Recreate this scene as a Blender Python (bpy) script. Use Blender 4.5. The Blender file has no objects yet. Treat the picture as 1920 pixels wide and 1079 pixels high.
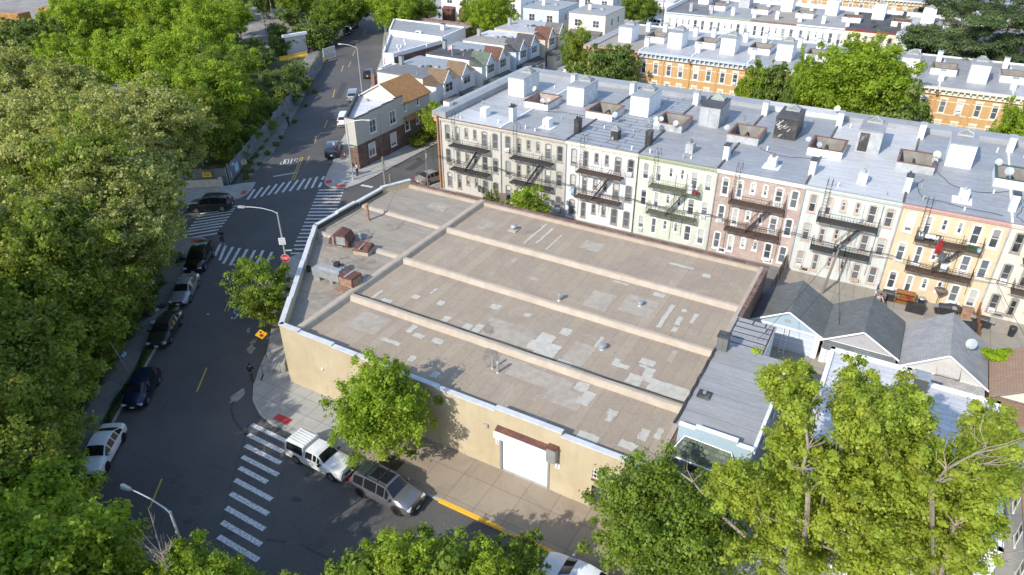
import bpy, bmesh, math, random
import numpy as np
from mathutils import Vector, Matrix, Euler
R=math.radians
rnd=random.Random(7)
SC=bpy.context.scene
COL=SC.collection
# ---------------------------------------------------------------- camera
F_PX=1345.75; PIT=0.547413; ROL=-0.005429; YAW=-0.519304
CAM=Vector((48.976,-68.547,36.5))
_fw=Vector((math.sin(YAW)*math.cos(PIT),math.cos(YAW)*math.cos(PIT),-math.sin(PIT)))
_r0=Vector((math.cos(YAW),-math.sin(YAW),0)); _u0=_r0.cross(_fw)
_r=_r0*math.cos(ROL)+_u0*math.sin(ROL); _u=-_r0*math.sin(ROL)+_u0*math.cos(ROL)
cd=bpy.data.cameras.new('camera'); cam=bpy.data.objects.new('camera',cd); COL.objects.link(cam)
cd.sensor_width=36; cd.lens=F_PX/1920*36; cd.clip_end=3000; cd.clip_start=0.5
m3=Matrix((_r,_u,-_fw)).transposed().to_4x4(); m3.translation=CAM; cam.matrix_world=m3
SC.camera=cam
def G(px,py,z=0.0):
    """ground position of a spot read off the survey photograph (1920 wide), on the level z"""
    d=_fw+_r*(px-960)/F_PX-_u*(py-539.5)/F_PX
    return CAM+d*((z-CAM.z)/d.z)
# ---------------------------------------------------------------- world, sun, exposure
SUN_EL=35.0; SH=Vector((0.236,0.972,0)).normalized()     # direction in which shadows fall
w=bpy.data.worlds.new('World'); SC.world=w; w.use_nodes=True
nt=w.node_tree; nt.nodes.clear()
sky=nt.nodes.new('ShaderNodeTexSky'); sky.sky_type='NISHITA'; sky.sun_disc=False
sky.sun_elevation=R(SUN_EL); sky.sun_rotation=math.atan2(-SH.x,-SH.y); sky.air_density=1.0; sky.dust_density=0.6
bg=nt.nodes.new('ShaderNodeBackground'); bg.inputs[1].default_value=0.15
wo=nt.nodes.new('ShaderNodeOutputWorld'); nt.links.new(sky.outputs[0],bg.inputs[0]); nt.links.new(bg.outputs[0],wo.inputs[0])
sl=bpy.data.lights.new('sun','SUN'); sl.energy=2.6; sl.angle=R(0.5); sl.color=(1.0,0.94,0.84)
so=bpy.data.objects.new('sun',sl); COL.objects.link(so)
_ld=Vector((SH.x*math.cos(R(SUN_EL)),SH.y*math.cos(R(SUN_EL)),-math.sin(R(SUN_EL))))
so.rotation_euler=_ld.to_track_quat('-Z','Y').to_euler(); so.location=(30,-60,80)
SC.view_settings.view_transform='Standard'; SC.view_settings.look='None'; SC.view_settings.exposure=1.03; SC.view_settings.gamma=1
SC.view_settings.use_curve_mapping=False
SC.cycles.max_bounces=6; SC.cycles.transparent_max_bounces=6; SC.cycles.diffuse_bounces=3; SC.cycles.glossy_bounces=3
# ---------------------------------------------------------------- materials
MT={}
def _new(name):
    m=bpy.data.materials.new(name); m.use_nodes=True; n=m.node_tree; n.nodes.clear()
    o=n.nodes.new('ShaderNodeOutputMaterial'); b=n.nodes.new('ShaderNodeBsdfPrincipled'); n.links.new(b.outputs[0],o.inputs[0])
    MT[name]=m; return m,n,b,o
def N(n,t,**k):
    x=n.nodes.new(t)
    for a,v in k.items(): setattr(x,a,v)
    return x
def ramp(n,fac,stops):
    r=n.nodes.new('ShaderNodeValToRGB'); e=r.color_ramp.elements
    while len(e)<len(stops): e.new(0.5)
    for i,(p,c) in enumerate(stops): e[i].position=p; e[i].color=(*c[:3],1)
    n.links.new(fac,r.inputs[0]); return r.outputs[0]
def noise(n,vec,scale,detail=4,rough=.6,dist=0):
    x=n.nodes.new('ShaderNodeTexNoise'); x.inputs['Scale'].default_value=scale; x.inputs['Detail'].default_value=detail
    x.inputs['Roughness'].default_value=rough; x.inputs['Distortion'].default_value=dist
    n.links.new(vec,x.inputs['Vector']); return x.outputs[0]
def pos(n,obj=False):
    if obj: return n.nodes.new('ShaderNodeTexCoord').outputs['Object']
    return n.nodes.new('ShaderNodeNewGeometry').outputs['Position']
def mix(n,f,a,b,mode='MIX'):
    x=n.nodes.new('ShaderNodeMix'); x.data_type='RGBA'; x.blend_type=mode
    for s,v in ((0,f),(6,a),(7,b)):
        if hasattr(v,'is_output'): n.links.new(v,x.inputs[s])
        elif s==0: x.inputs[0].default_value=v
        else: x.inputs[s].default_value=(*v[:3],1)
    return x.outputs[2]
def bump(n,b,h,strength,dist=.02):
    x=n.nodes.new('ShaderNodeBump'); x.inputs['Strength'].default_value=strength; x.inputs['Distance'].default_value=dist
    n.links.new(h,x.inputs['Height']); n.links.new(x.outputs[0],b.inputs['Normal'])
def plain(name,c,c2=None,scale=1.5,rough=.8,metal=0,bmp=0,bs=20,spec=None,stain=0,stc=(.1,.09,.08),coat=0,streak=0):
    m,n,b,o=_new(name); p=pos(n)
    c2=c2 or tuple(x*.78 for x in c)
    f=noise(n,p,scale,5); col=ramp(n,f,[(.35,c2),(.65,c)])
    if stain:
        f2=noise(n,p,scale*.35,6,.7,.6); k=ramp(n,f2,[(.5,(0,0,0)),(.72,(1,1,1))])
        mm=n.nodes.new('ShaderNodeMath'); mm.operation='MULTIPLY'; mm.inputs[1].default_value=stain; n.links.new(k,mm.inputs[0])
        col=mix(n,mm.outputs[0],col,stc)
    if streak: col=streaks(n,col,streak,tuple(x*.55 for x in c))
    n.links.new(col,b.inputs['Base Color']); b.inputs['Roughness'].default_value=rough; b.inputs['Metallic'].default_value=metal
    if coat: b.inputs['Coat Weight'].default_value=coat; b.inputs['Coat Roughness'].default_value=.08
    if spec is not None: b.inputs['Specular IOR Level'].default_value=spec
    if bmp: bump(n,b,noise(n,p,bs,3),bmp)
    return m
def streaks(n,col,amt,dark):
    mp=N(n,'ShaderNodeMapping'); mp.inputs['Scale'].default_value=(2.2,2.2,.16); n.links.new(pos(n),mp.inputs[0])
    k=ramp(n,noise(n,mp.outputs[0],1.0,5,.7),[(.5,(0,0,0)),(.68,(amt,)*3)]); return mix(n,k,col,dark)
def facade_vec(n):
    """u = x+y , v = z : works on every upright wall of an axis aligned building"""
    s=N(n,'ShaderNodeSeparateXYZ'); n.links.new(pos(n),s.inputs[0])
    a=N(n,'ShaderNodeMath',operation='ADD'); n.links.new(s.outputs[0],a.inputs[0]); n.links.new(s.outputs[1],a.inputs[1])
    c=N(n,'ShaderNodeCombineXYZ'); n.links.new(a.outputs[0],c.inputs[0]); n.links.new(s.outputs[2],c.inputs[1]); return c.outputs[0]
def brick(name,c1,c2,mortar,bw=.22,bh=.075,ms=.008,rough=.85,vec=None,offset=.5,stain=0,rot=None,weather=.25,wc=(.5,.48,.45),bmp=.3):
    m,n,b,o=_new(name)
    v=facade_vec(n) if vec is None else pos(n)
    if rot is not None:
        mp=N(n,'ShaderNodeMapping'); mp.inputs['Rotation'].default_value=rot; n.links.new(v,mp.inputs[0]); v=mp.outputs[0]
    t=N(n,'ShaderNodeTexBrick'); t.offset=offset; n.links.new(v,t.inputs[0])
    t.inputs['Color1'].default_value=(*c1,1); t.inputs['Color2'].default_value=(*c2,1); t.inputs['Mortar'].default_value=(*mortar,1)
    t.inputs['Scale'].default_value=1; t.inputs['Mortar Size'].default_value=ms; t.inputs['Brick Width'].default_value=bw; t.inputs['Row Height'].default_value=bh
    t.inputs['Bias'].default_value=0
    f=noise(n,pos(n),.9,6,.7); k=ramp(n,f,[(.45,(0,0,0)),(.75,(weather,)*3)])
    col=mix(n,k,t.outputs[0],wc)
    if stain:
        k2=ramp(n,noise(n,pos(n),.25,6,.75,.8),[(.5,(0,0,0)),(.7,(stain,)*3)]); col=mix(n,k2,col,(.08,.07,.06))
    if vec is None: col=streaks(n,col,.3,tuple(x*.6 for x in c2))
    n.links.new(col,b.inputs['Base Color']); b.inputs['Roughness'].default_value=rough
    b.inputs['Specular IOR Level'].default_value=.15 if vec is not None else .4
    inv=N(n,'ShaderNodeMath',operation='SUBTRACT'); inv.inputs[0].default_value=1; n.links.new(t.outputs[1],inv.inputs[1])
    bump(n,b,inv.outputs[0],bmp,.01)
    return m
def siding(name,c,pitch=.16,rough=.6):
    m,n,b,o=_new(name); s=N(n,'ShaderNodeSeparateXYZ'); n.links.new(pos(n),s.inputs[0])
    d=N(n,'ShaderNodeMath',operation='DIVIDE'); d.inputs[1].default_value=pitch; n.links.new(s.outputs[2],d.inputs[0])
    fr=N(n,'ShaderNodeMath',operation='FRACT'); n.links.new(d.outputs[0],fr.inputs[0])
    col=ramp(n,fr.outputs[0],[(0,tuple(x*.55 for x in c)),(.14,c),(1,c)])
    col=mix(n,ramp(n,noise(n,pos(n),1.2,5),[(.4,(0,0,0)),(.8,(.35,)*3)]),col,tuple(x*.75 for x in c))
    n.links.new(col,b.inputs['Base Color']); b.inputs['Roughness'].default_value=rough
    bump(n,b,fr.outputs[0],.5,.02); return m
def roofing(name,c1,c2,seam,wx=12.,wy=.95,rot=0,rough=.55,metal=0,stc=(.2,.2,.2),stain=.35,ms=.02,spec=.3,sc=.35):
    """roll roofing: long overlapping strips with seams, dirt and ponding stains"""
    m,n,b,o=_new(name); mp=N(n,'ShaderNodeMapping'); mp.inputs['Rotation'].default_value=(0,0,rot); n.links.new(pos(n),mp.inputs[0])
    t=N(n,'ShaderNodeTexBrick'); t.offset=.37; n.links.new(mp.outputs[0],t.inputs[0])
    t.inputs['Color1'].default_value=(*c1,1); t.inputs['Color2'].default_value=(*c2,1); t.inputs['Mortar'].default_value=(*seam,1)
    t.inputs['Scale'].default_value=1; t.inputs['Mortar Size'].default_value=ms; t.inputs['Mortar Smooth'].default_value=.6; t.inputs['Brick Width'].default_value=wx; t.inputs['Row Height'].default_value=wy
    p=pos(n)
    k=ramp(n,noise(n,p,sc,7,.72,1.0),[(.42,(0,0,0)),(.7,(stain,)*3)])
    col=mix(n,k,t.outputs[0],stc)
    mp2=N(n,'ShaderNodeMapping'); mp2.inputs['Scale'].default_value=(.25,2.4,1); n.links.new(p,mp2.inputs[0]); ks=ramp(n,noise(n,mp2.outputs[0],1.3,5,.7),[(.42,(.80,)*3),(.68,(1.06,)*3)]); col=mix(n,.75,col,ks,'MULTIPLY')
    k2=ramp(n,noise(n,p,3.2,6,.75),[(.35,(.86,)*3),(.7,(1.06,)*3)]); col=mix(n,.8,col,k2,'MULTIPLY')
    k3=ramp(n,noise(n,p,24,3,.8),[(.3,(.85,)*3),(.7,(1.05,)*3)]); col=mix(n,.7,col,k3,'MULTIPLY')
    n.links.new(col,b.inputs['Base Color']); b.inputs['Metallic'].default_value=metal
    rr=ramp(n,noise(n,p,1.3,5),[(.3,(max(0,rough-.12),)*3),(.7,(min(1,rough+.2),)*3)]); n.links.new(rr,b.inputs['Roughness'])
    b.inputs['Specular IOR Level'].default_value=spec
    bump(n,b,noise(n,p,2.2,6,.7),.35,.03); return m
def paint(name,c,metal=.0,rough=.3):
    m,n,b,o=_new(name); col=ramp(n,noise(n,pos(n,True),2.5,4),[(.3,tuple(x*.9 for x in c)),(.7,c)])
    n.links.new(col,b.inputs['Base Color']); b.inputs['Roughness'].default_value=rough; b.inputs['Metallic'].default_value=metal
    b.inputs['Coat Weight'].default_value=.8; b.inputs['Coat Roughness'].default_value=.06; return m
def leafmat(name,c1,c2,c3,trans=.35,rough=.45,flower=None,fa=.5):
    """leaf tone varies from clump to clump (attribute tone) and leaf to leaf"""
    m,n,b,o=_new(name)
    at=N(n,'ShaderNodeAttribute',attribute_name='tone')
    col=ramp(n,at.outputs['Fac'],[(0,tuple(x*.7 for x in c1)),(.5,c2),(1,c3)])
    f=noise(n,pos(n),3.0,3); col=mix(n,ramp(n,f,[(.35,(0,0,0)),(.7,(.6,)*3)]),col,c1)
    f=noise(n,pos(n),.45,3); col=mix(n,ramp(n,f,[(.4,(0,0,0)),(.65,(.45,)*3)]),col,tuple(a*b for a,b in zip(c2,(1.25,.95,1.3))))
    if flower:
        at2=N(n,'ShaderNodeAttribute',attribute_name='bloom'); col=mix(n,at2.outputs['Fac'],col,flower)
    n.links.new(col,b.inputs['Base Color']); b.inputs['Roughness'].default_value=rough; b.inputs['Specular IOR Level'].default_value=.3
    tr=N(n,'ShaderNodeBsdfTranslucent'); tc=mix(n,1.0,col,(1.4,1.32,.6),'MULTIPLY'); n.links.new(tc,tr.inputs[0])
    mx=N(n,'ShaderNodeMixShader'); mx.inputs[0].default_value=trans
    n.links.new(b.outputs[0],mx.inputs[1]); n.links.new(tr.outputs[0],mx.inputs[2]); n.links.new(mx.outputs[0],o.inputs[0])
    return m
def glassmat(name,c=(.045,.05,.055),blind=(.52,.52,.48),amount=.55):
    """window glass with a blind drawn down behind it to a height that differs from window to window"""
    m,n,b,o=_new(name); tc=N(n,'ShaderNodeTexCoord'); s=N(n,'ShaderNodeSeparateXYZ'); n.links.new(tc.outputs['Generated'],s.inputs[0])
    oi=N(n,'ShaderNodeObjectInfo'); ml=N(n,'ShaderNodeMath',operation='MULTIPLY_ADD'); ml.inputs[1].default_value=1.4; ml.inputs[2].default_value=1.05-1.4*amount-.15
    n.links.new(oi.outputs['Random'],ml.inputs[0])
    gt=N(n,'ShaderNodeMath',operation='GREATER_THAN'); n.links.new(s.outputs[2],gt.inputs[0]); n.links.new(ml.outputs[0],gt.inputs[1])
    w2=N(n,'ShaderNodeMath',operation='MULTIPLY'); w2.inputs[1].default_value=37.0; n.links.new(oi.outputs['Random'],w2.inputs[0])
    fr=N(n,'ShaderNodeMath',operation='FRACT'); n.links.new(w2.outputs[0],fr.inputs[0])
    bl=ramp(n,fr.outputs[0],[(0,tuple(x*.45 for x in blind)),(.5,tuple(x*.8 for x in blind)),(1,blind)])
    dk=ramp(n,fr.outputs[0],[(0,c),(1,tuple(x*3.2 for x in c))])
    dk=mix(n,ramp(n,noise(n,pos(n),2.2,4),[(.45,(0,0,0)),(.7,(.5,)*3)]),dk,(.12,.12,.11))  # cloudy lighter tones: reflections painted into the glass colour
    col=mix(n,gt.outputs[0],dk,bl)
    n.links.new(col,b.inputs['Base Color']); b.inputs['Roughness'].default_value=.12; b.inputs['Specular IOR Level'].default_value=.5; return m
M=MT
# ground & paving
def asphalt():
    m,n,b,o=_new('asphalt'); p=pos(n)
    c=ramp(n,noise(n,p,.12,5,.6),[(.35,(.074,.071,.070)),(.68,(.112,.105,.098))])
    c=mix(n,.8,c,ramp(n,noise(n,p,6,5,.8),[(.3,(.72,)*3),(.7,(1.2,)*3)]),'MULTIPLY')
    c=mix(n,.9,c,ramp(n,noise(n,p,60,2,.8),[(.3,(.75,)*3),(.7,(1.25,)*3)]),'MULTIPLY')
    # cracks and old repairs
    v=N(n,'ShaderNodeTexVoronoi',feature='DISTANCE_TO_EDGE'); v.inputs['Scale'].default_value=.16
    ds=N(n,'ShaderNodeVectorMath',operation='ADD'); nn=N(n,'ShaderNodeTexNoise'); nn.inputs['Scale'].default_value=.7; n.links.new(p,nn.inputs['Vector'])
    n.links.new(p,ds.inputs[0]); n.links.new(nn.outputs['Color'],ds.inputs[1]); n.links.new(ds.outputs[0],v.inputs['Vector'])
    k=ramp(n,v.outputs['Distance'],[(0,(.35,)*3),(.006,(0,0,0))]); c=mix(n,k,c,(.03,.03,.03))
    k=ramp(n,noise(n,p,.45,7,.8,.5),[(.6,(0,0,0)),(.72,(.35,)*3)]); c=mix(n,k,c,(.13,.125,.11))
    n.links.new(c,b.inputs['Base Color']); b.inputs['Roughness'].default_value=.85; bump(n,b,noise(n,p,35,3),.4,.01)
asphalt()
plain('asphalt_new',(.060,.059,.060),(.05,.05,.051),4,.85); plain('asphalt_old',(.088,.085,.08),(.07,.068,.065),3,.9,stain=.4,stc=(.05,.05,.05))
def concrete(name,c,c2,slab=1.5,joint=(.12,.11,.1)):
    m,n,b,o=_new(name); p=pos(n); t=N(n,'ShaderNodeTexBrick'); t.offset=0; n.links.new(p,t.inputs[0])
    t.inputs['Color1'].default_value=(*c,1); t.inputs['Color2'].default_value=(*c2,1); t.inputs['Mortar'].default_value=(*joint,1)
    t.inputs['Scale'].default_value=1; t.inputs['Mortar Size'].default_value=.016; t.inputs['Brick Width'].default_value=slab; t.inputs['Row Height'].default_value=slab
    col=mix(n,ramp(n,noise(n,p,.5,7,.75,.6),[(.45,(0,0,0)),(.72,(.55,)*3)]),t.outputs[0],tuple(x*.6 for x in c2))
    col=mix(n,.7,col,ramp(n,noise(n,p,14,4,.8),[(.3,(.8,)*3),(.7,(1.1,)*3)]),'MULTIPLY')
    n.links.new(col,b.inputs['Base Color']); b.inputs['Roughness'].default_value=.9; bump(n,b,noise(n,p,18,4),.3,.01)
concrete('concrete',(.40,.39,.36),(.34,.335,.31)); concrete('concrete_warm',(.33,.27,.20),(.29,.235,.175),2.2)
concrete('concrete_yard',(.36,.32,.26),(.30,.27,.22),2.6); concrete('concrete_dirty',(.24,.235,.21),(.19,.19,.17),1.8)
plain('kerb',(.42,.40,.35),(.3,.29,.26),2,.85,stain=.4)
plain('soil',(.11,.095,.06),(.05,.055,.03),1.2,.95,bmp=.6,bs=8); plain('grass_soil',(.06,.085,.025),(.09,.08,.04),1.6,.95,bmp=.6,bs=9)
plain('gravel',(.30,.28,.25),(.20,.19,.17),.4,.95,bmp=.5,bs=10,stain=.4)
def worn(name,c,lo=.53,hi=.56,amt=.8):
    m,n,b,o=_new(name); p=pos(n); k=ramp(n,noise(n,p,7,6,.8),[(lo-.12,(amt,)*3),(hi-.05,(0,0,0))])
    n.links.new(mix(n,k,c,(.09,.09,.09)),b.inputs['Base Color']); b.inputs['Roughness'].default_value=.75
worn('road_white',(.66,.66,.64)); worn('road_yellow',(.55,.36,.07),.5,.55); worn('kerb_yellow',(.75,.42,.03),.45,.5,.5); worn('pad_red',(.48,.045,.04),.4,.45,.3)
plain('iron',(.05,.045,.04),(.08,.06,.05),6,.6)
# roofs
def tanroof(name='tan_roof'):
    m,n,b,o=_new(name); p=pos(n)
    sp=N(n,'ShaderNodeSeparateXYZ'); n.links.new(p,sp.inputs[0])
    wob=N(n,'ShaderNodeMath',operation='MULTIPLY_ADD'); wob.inputs[1].default_value=.10; n.links.new(noise(n,p,.35,2),wob.inputs[0]); n.links.new(sp.outputs[0],wob.inputs[2])
    dv=N(n,'ShaderNodeMath',operation='DIVIDE'); dv.inputs[1].default_value=.93; n.links.new(wob.outputs[0],dv.inputs[0])
    fl=N(n,'ShaderNodeMath',operation='FLOOR'); n.links.new(dv.outputs[0],fl.inputs[0]); fr=N(n,'ShaderNodeMath',operation='FRACT'); n.links.new(dv.outputs[0],fr.inputs[0])
    wn=N(n,'ShaderNodeTexWhiteNoise',noise_dimensions='1D'); n.links.new(fl.outputs[0],wn.inputs['W'])
    c=ramp(n,wn.outputs[0],[(0,(.335,.27,.198)),(.5,(.355,.29,.214)),(1,(.375,.308,.232))])
    yo=N(n,'ShaderNodeMath',operation='MULTIPLY_ADD'); yo.inputs[1].default_value=7.3; n.links.new(wn.outputs[0],yo.inputs[0]); n.links.new(sp.outputs[1],yo.inputs[2])
    yd=N(n,'ShaderNodeMath',operation='DIVIDE'); yd.inputs[1].default_value=6.1; n.links.new(yo.outputs[0],yd.inputs[0]); yf=N(n,'ShaderNodeMath',operation='FRACT'); n.links.new(yd.outputs[0],yf.inputs[0])
    brk=ramp(n,noise(n,p,1.1,4),[(.38,(.25,)*3),(.6,(1,)*3)])
    k=ramp(n,fr.outputs[0],[(0,(.6,)*3),(.04,(.35,)*3),(.08,(0,0,0)),(.97,(0,0,0)),(1,(.4,)*3)]); k=mix(n,1.0,k,brk,'MULTIPLY'); c=mix(n,k,c,(.17,.135,.11))
    k=ramp(n,yf.outputs[0],[(0,(.3,)*3),(.010,(.2,)*3),(.016,(0,0,0))]); c=mix(n,k,c,(.2,.16,.13))
    k=ramp(n,noise(n,p,.16,7,.75,1.2),[(.45,(0,0,0)),(.62,(.55,)*3)]); c=mix(n,k,c,(.27,.22,.185))
    k=ramp(n,noise(n,p,.33,7,.78,.8),[(.56,(0,0,0)),(.66,(.5,)*3)]); c=mix(n,k,c,(.41,.36,.30))
    c=mix(n,.9,c,ramp(n,noise(n,p,5,6,.8),[(.3,(.82,)*3),(.7,(1.1,)*3)]),'MULTIPLY'); c=mix(n,.8,c,ramp(n,noise(n,p,45,2,.8),[(.3,(.85,)*3),(.7,(1.1,)*3)]),'MULTIPLY')
    n.links.new(c,b.inputs['Base Color']); b.inputs['Roughness'].default_value=.92; b.inputs['Specular IOR Level'].default_value=.2; bump(n,b,noise(n,p,2.0,6,.7),.4,.03)
tanroof()
roofing('grey_gravel_roof',(.375,.325,.262),(.35,.305,.245),(.30,.26,.21),30,3.,R(90),.95,stc=(.22,.20,.18),stain=.5,ms=.02,spec=.15)
plain('beam_coat',(.43,.362,.285),(.36,.30,.235),1.2,.85,stain=.45,stc=(.3,.25,.2))
plain('patch_light',(.49,.465,.40),(.41,.385,.33),2.5,.85,stain=.5,stc=(.27,.24,.2)); plain('patch_mid',(.39,.345,.28),(.33,.28,.225),2.0,.9,stain=.5,stc=(.2,.17,.14))
plain('roof_dirt',(.20,.17,.14),(.30,.255,.21),1.6,.9,stain=.5,stc=(.12,.10,.085)); plain('silver_pad',(.36,.31,.26),(.25,.21,.17),2.0,.9,stain=.6)
for nm,a,bb,st in (('silver_roof_a',(.50,.495,.495),(.47,.465,.465),.5),('silver_roof_b',(.38,.38,.385),(.355,.355,.36),.5),('silver_roof_c',(.355,.365,.38),(.335,.345,.36),.3),('silver_roof_d',(.61,.605,.60),(.58,.575,.57),.25)):
    roofing(nm,a,bb,tuple(x*.5 for x in a),14.,1.0,0,.5,metal=.04,stc=tuple(x*.6 for x in a),stain=st,ms=.012,spec=.45)
roofing('banded_roof',(.36,.38,.41),(.33,.35,.38),(.035,.03,.03),4.5,1.0,R(2),.55,stc=(.2,.2,.21),stain=.3,ms=.07,spec=.4)
roofing('grey_roof',(.36,.352,.345),(.33,.322,.315),(.12,.12,.12),40,1.15,0,.6,stc=(.36,.36,.37),stain=.5,ms=.02,spec=.4)
roofing('white_roof',(.70,.70,.71),(.66,.66,.67),(.5,.5,.5),9,1.1,0,.6,stc=(.34,.28,.24),stain=.5,ms=.012,sc=.25)
roofing('dark_roof',(.09,.09,.095),(.075,.075,.08),(.04,.04,.04),9,1.0,0,.8,stc=(.2,.2,.2),stain=.4)
roofing('tan_flat_roof',(.38,.35,.31),(.35,.32,.28),(.25,.22,.2),9,1.0,0,.8,stc=(.25,.23,.2),stain=.4)
def shingle(name,c1,c2,axis='x',mortar=None,moss=0,wc=(.1,.1,.1)):
    return brick(name,c1,c2,mortar or tuple(x*.6 for x in c1),.33,.16,.012,.9,vec=1,rot=None,weather=.5,wc=wc,stain=moss,bmp=.4)
shingle('shingle_grey',(.13,.137,.135),(.175,.182,.178),wc=(.09,.095,.09)); shingle('shingle_old',(.30,.30,.30),(.38,.375,.365),moss=.25,wc=(.2,.19,.18)); shingle('shingle_brown',(.30,.20,.14),(.36,.25,.18),wc=(.24,.16,.11))
shingle('shingle_tan2',(.23,.16,.10),(.17,.115,.075),wc=(.13,.09,.06)); shingle('shingle_tan',(.36,.20,.09),(.27,.14,.06),wc=(.2,.11,.05)); shingle('shingle_dark',(.065,.065,.07),(.11,.11,.115)); shingle('shingle_mid',(.13,.12,.11),(.2,.19,.18)); shingle('shingle_green',(.09,.115,.085),(.16,.19,.15)); shingle('shingle_redbrown',(.17,.085,.06),(.11,.055,.04))
# walls
plain('stucco_beige',(.47,.39,.258),(.43,.352,.228),.8,.9,bmp=.2,bs=14,stain=.6,stc=(.55,.475,.34),streak=.25)
plain('black_tar',(.025,.025,.028),(.05,.05,.05),4,.6); plain('coping_white',(.58,.59,.60),(.47,.48,.49),1.5,.55,stain=.3,stc=(.4,.38,.36))
WALLC={'wall_greige':(.50,.47,.41),'wall_sand':(.47,.445,.385),'wall_white':(.66,.66,.645),'wall_mint':(.56,.58,.48),'wall_pale_grey':(.52,.54,.505),'wall_yellow':(.60,.475,.31),'wall_cream':(.60,.54,.46),'wall_offwhite':(.66,.66,.62),'wall_light_grey':(.60,.60,.58),'wall_cream_yellow':(.74,.66,.45)}
for k,v in WALLC.items():
    brick(k,v,tuple(x*.965 for x in v),tuple(x*.93 for x in v),.22,.075,.006,.85,stain=.22,weather=.35,wc=tuple(x*.82 for x in v),bmp=.15)
brick('wall_old_brick',(.30,.17,.12),(.40,.29,.24),(.45,.4,.36),.22,.075,.01,.9,weather=.9,wc=(.55,.48,.43),stain=.2)
brick('brick_gold',(.54,.335,.145),(.46,.27,.11),(.42,.28,.15),.24,.08,.006,.85,weather=.2,wc=(.5,.3,.12))
brick('brick_red',(.17,.075,.05),(.24,.12,.08),(.25,.2,.17),.22,.075,.008,.9,weather=.4,wc=(.12,.07,.05),stain=.3); brick('brick_brown',(.13,.065,.045),(.17,.09,.065),(.12,.09,.08),.22,.075,.006,.9,stain=.4)
brick('brick_orange',(.42,.2,.08),(.36,.17,.07),(.3,.2,.14)); brick('brick_terracotta_cap',(.20,.105,.075),(.15,.08,.06),(.09,.06,.05),.4,.3,.03,.8,vec=1)
plain('brown_cornice',(.17,.085,.055),(.24,.125,.08),3,.7); plain('white_trim',(.76,.76,.75),(.68,.68,.67),3,.5); plain('brown_trim',(.15,.115,.09),(.21,.165,.13),4,.7); plain('stone_trim',(.68,.62,.50),(.6,.54,.42),4,.8)
plain('grey_cornice',(.52,.55,.58),(.45,.48,.5),4,.6); plain('cream_cornice',(.72,.66,.52),(.6,.55,.43),4,.7); plain('tan_cornice',(.40,.24,.13),(.5,.33,.2),8,.7)
siding('siding_blue',(.36,.47,.55)); siding('siding_white',(.74,.74,.74)); siding('siding_cream',(.72,.66,.55)); siding('siding_greige',(.48,.46,.40),.2); siding('siding_grey',(.42,.41,.42)); siding('siding_beige',(.62,.53,.40))
siding('siding_old',(.56,.55,.52)); siding('siding_brown',(.26,.17,.12),.3); siding('siding_pale_blue',(.55,.62,.70)); siding('shutter_white',(.80,.80,.80),.09)
plain('bulkhead_white',(.68,.69,.70),(.5,.51,.53),1.5,.7,stain=.5,stc=(.25,.24,.23),streak=.4); plain('bulkhead_bright',(.80,.80,.81),(.72,.72,.73),1.2,.6); plain('bulkhead_grey',(.40,.41,.42),(.30,.31,.32),1.5,.6,stain=.4); plain('tar_black',(.022,.02,.02),(.05,.045,.042),3,.45,stain=.5,stc=(.2,.19,.17))
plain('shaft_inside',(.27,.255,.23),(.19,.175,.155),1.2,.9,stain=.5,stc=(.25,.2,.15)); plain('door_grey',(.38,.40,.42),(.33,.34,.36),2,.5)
plain('skylight_glass',(.12,.14,.14),(.22,.24,.23),5,.2); plain('skylight_green',(.25,.30,.22),(.3,.33,.27),5,.3)
plain('rust',(.13,.048,.032),(.075,.032,.028),3,.8,stain=.4,stc=(.3,.16,.08)); plain('rust_light',(.35,.22,.15),(.22,.12,.08),3,.8); plain('galvanised',(.42,.43,.43),(.32,.33,.33),3,.45,metal=.4); plain('steel_pole',(.46,.48,.49),(.38,.40,.41),3,.45,metal=.3)
plain('iron_black',(.03,.03,.032),(.05,.045,.04),5,.6); plain('iron_brown',(.055,.038,.03),(.09,.058,.042),5,.8); plain('iron_green',(.13,.15,.09),(.07,.06,.045),4,.7)
plain('wood_pole',(.24,.21,.175),(.16,.14,.115),5,.9); plain('wood_brown',(.33,.15,.045),(.24,.1,.03),6,.6); plain('bark',(.16,.125,.09),(.085,.065,.05),4,.95,bmp=.8,bs=10); plain('bark_pale',(.30,.25,.2),(.18,.15,.12),4,.95,bmp=.8,bs=10)
plain('fence_mesh',(.16,.185,.20),(.11,.13,.14),.6,.8,stain=.3,stc=(.06,.07,.08)); plain('yellow_paint',(.72,.46,.04),(.6,.36,.03),2,.6,stain=.3); plain('black_plastic',(.02,.02,.022),(.035,.035,.037),4,.45); plain('plastic_green',(.03,.09,.05),None,4,.5)
plain('dish_grey',(.32,.35,.37),(.27,.3,.31),3,.45); plain('dish_tan',(.62,.58,.45),(.5,.45,.33),5,.6); plain('orange_paint',(.70,.15,.03),None,3,.6); plain('sign_red',(.60,.02,.025),(.5,.02,.02),3,.4); plain('sign_white',(.80,.80,.80),None,3,.4); plain('sign_yellow',(.80,.50,.02),(.7,.42,.02),3,.4); plain('sign_green',(.01,.20,.10),None,3,.4); plain('sign_back',(.45,.42,.38),(.38,.35,.3),5,.6)
plain('ink_black',(.015,.015,.015),None,3,.6); plain('ink_red',(.5,.02,.02),None,3,.5); plain('mattress_blue',(.40,.58,.72),(.33,.5,.64),2,.8); plain('trash_white',(.6,.62,.66),(.4,.42,.48),8,.6)
plain('container_yellow',(.40,.22,.05),(.27,.14,.04),.8,.75,stain=.5,stc=(.16,.07,.04)); plain('container_roof',(.30,.22,.19),(.20,.13,.11),1.0,.75,stain=.5)
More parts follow.
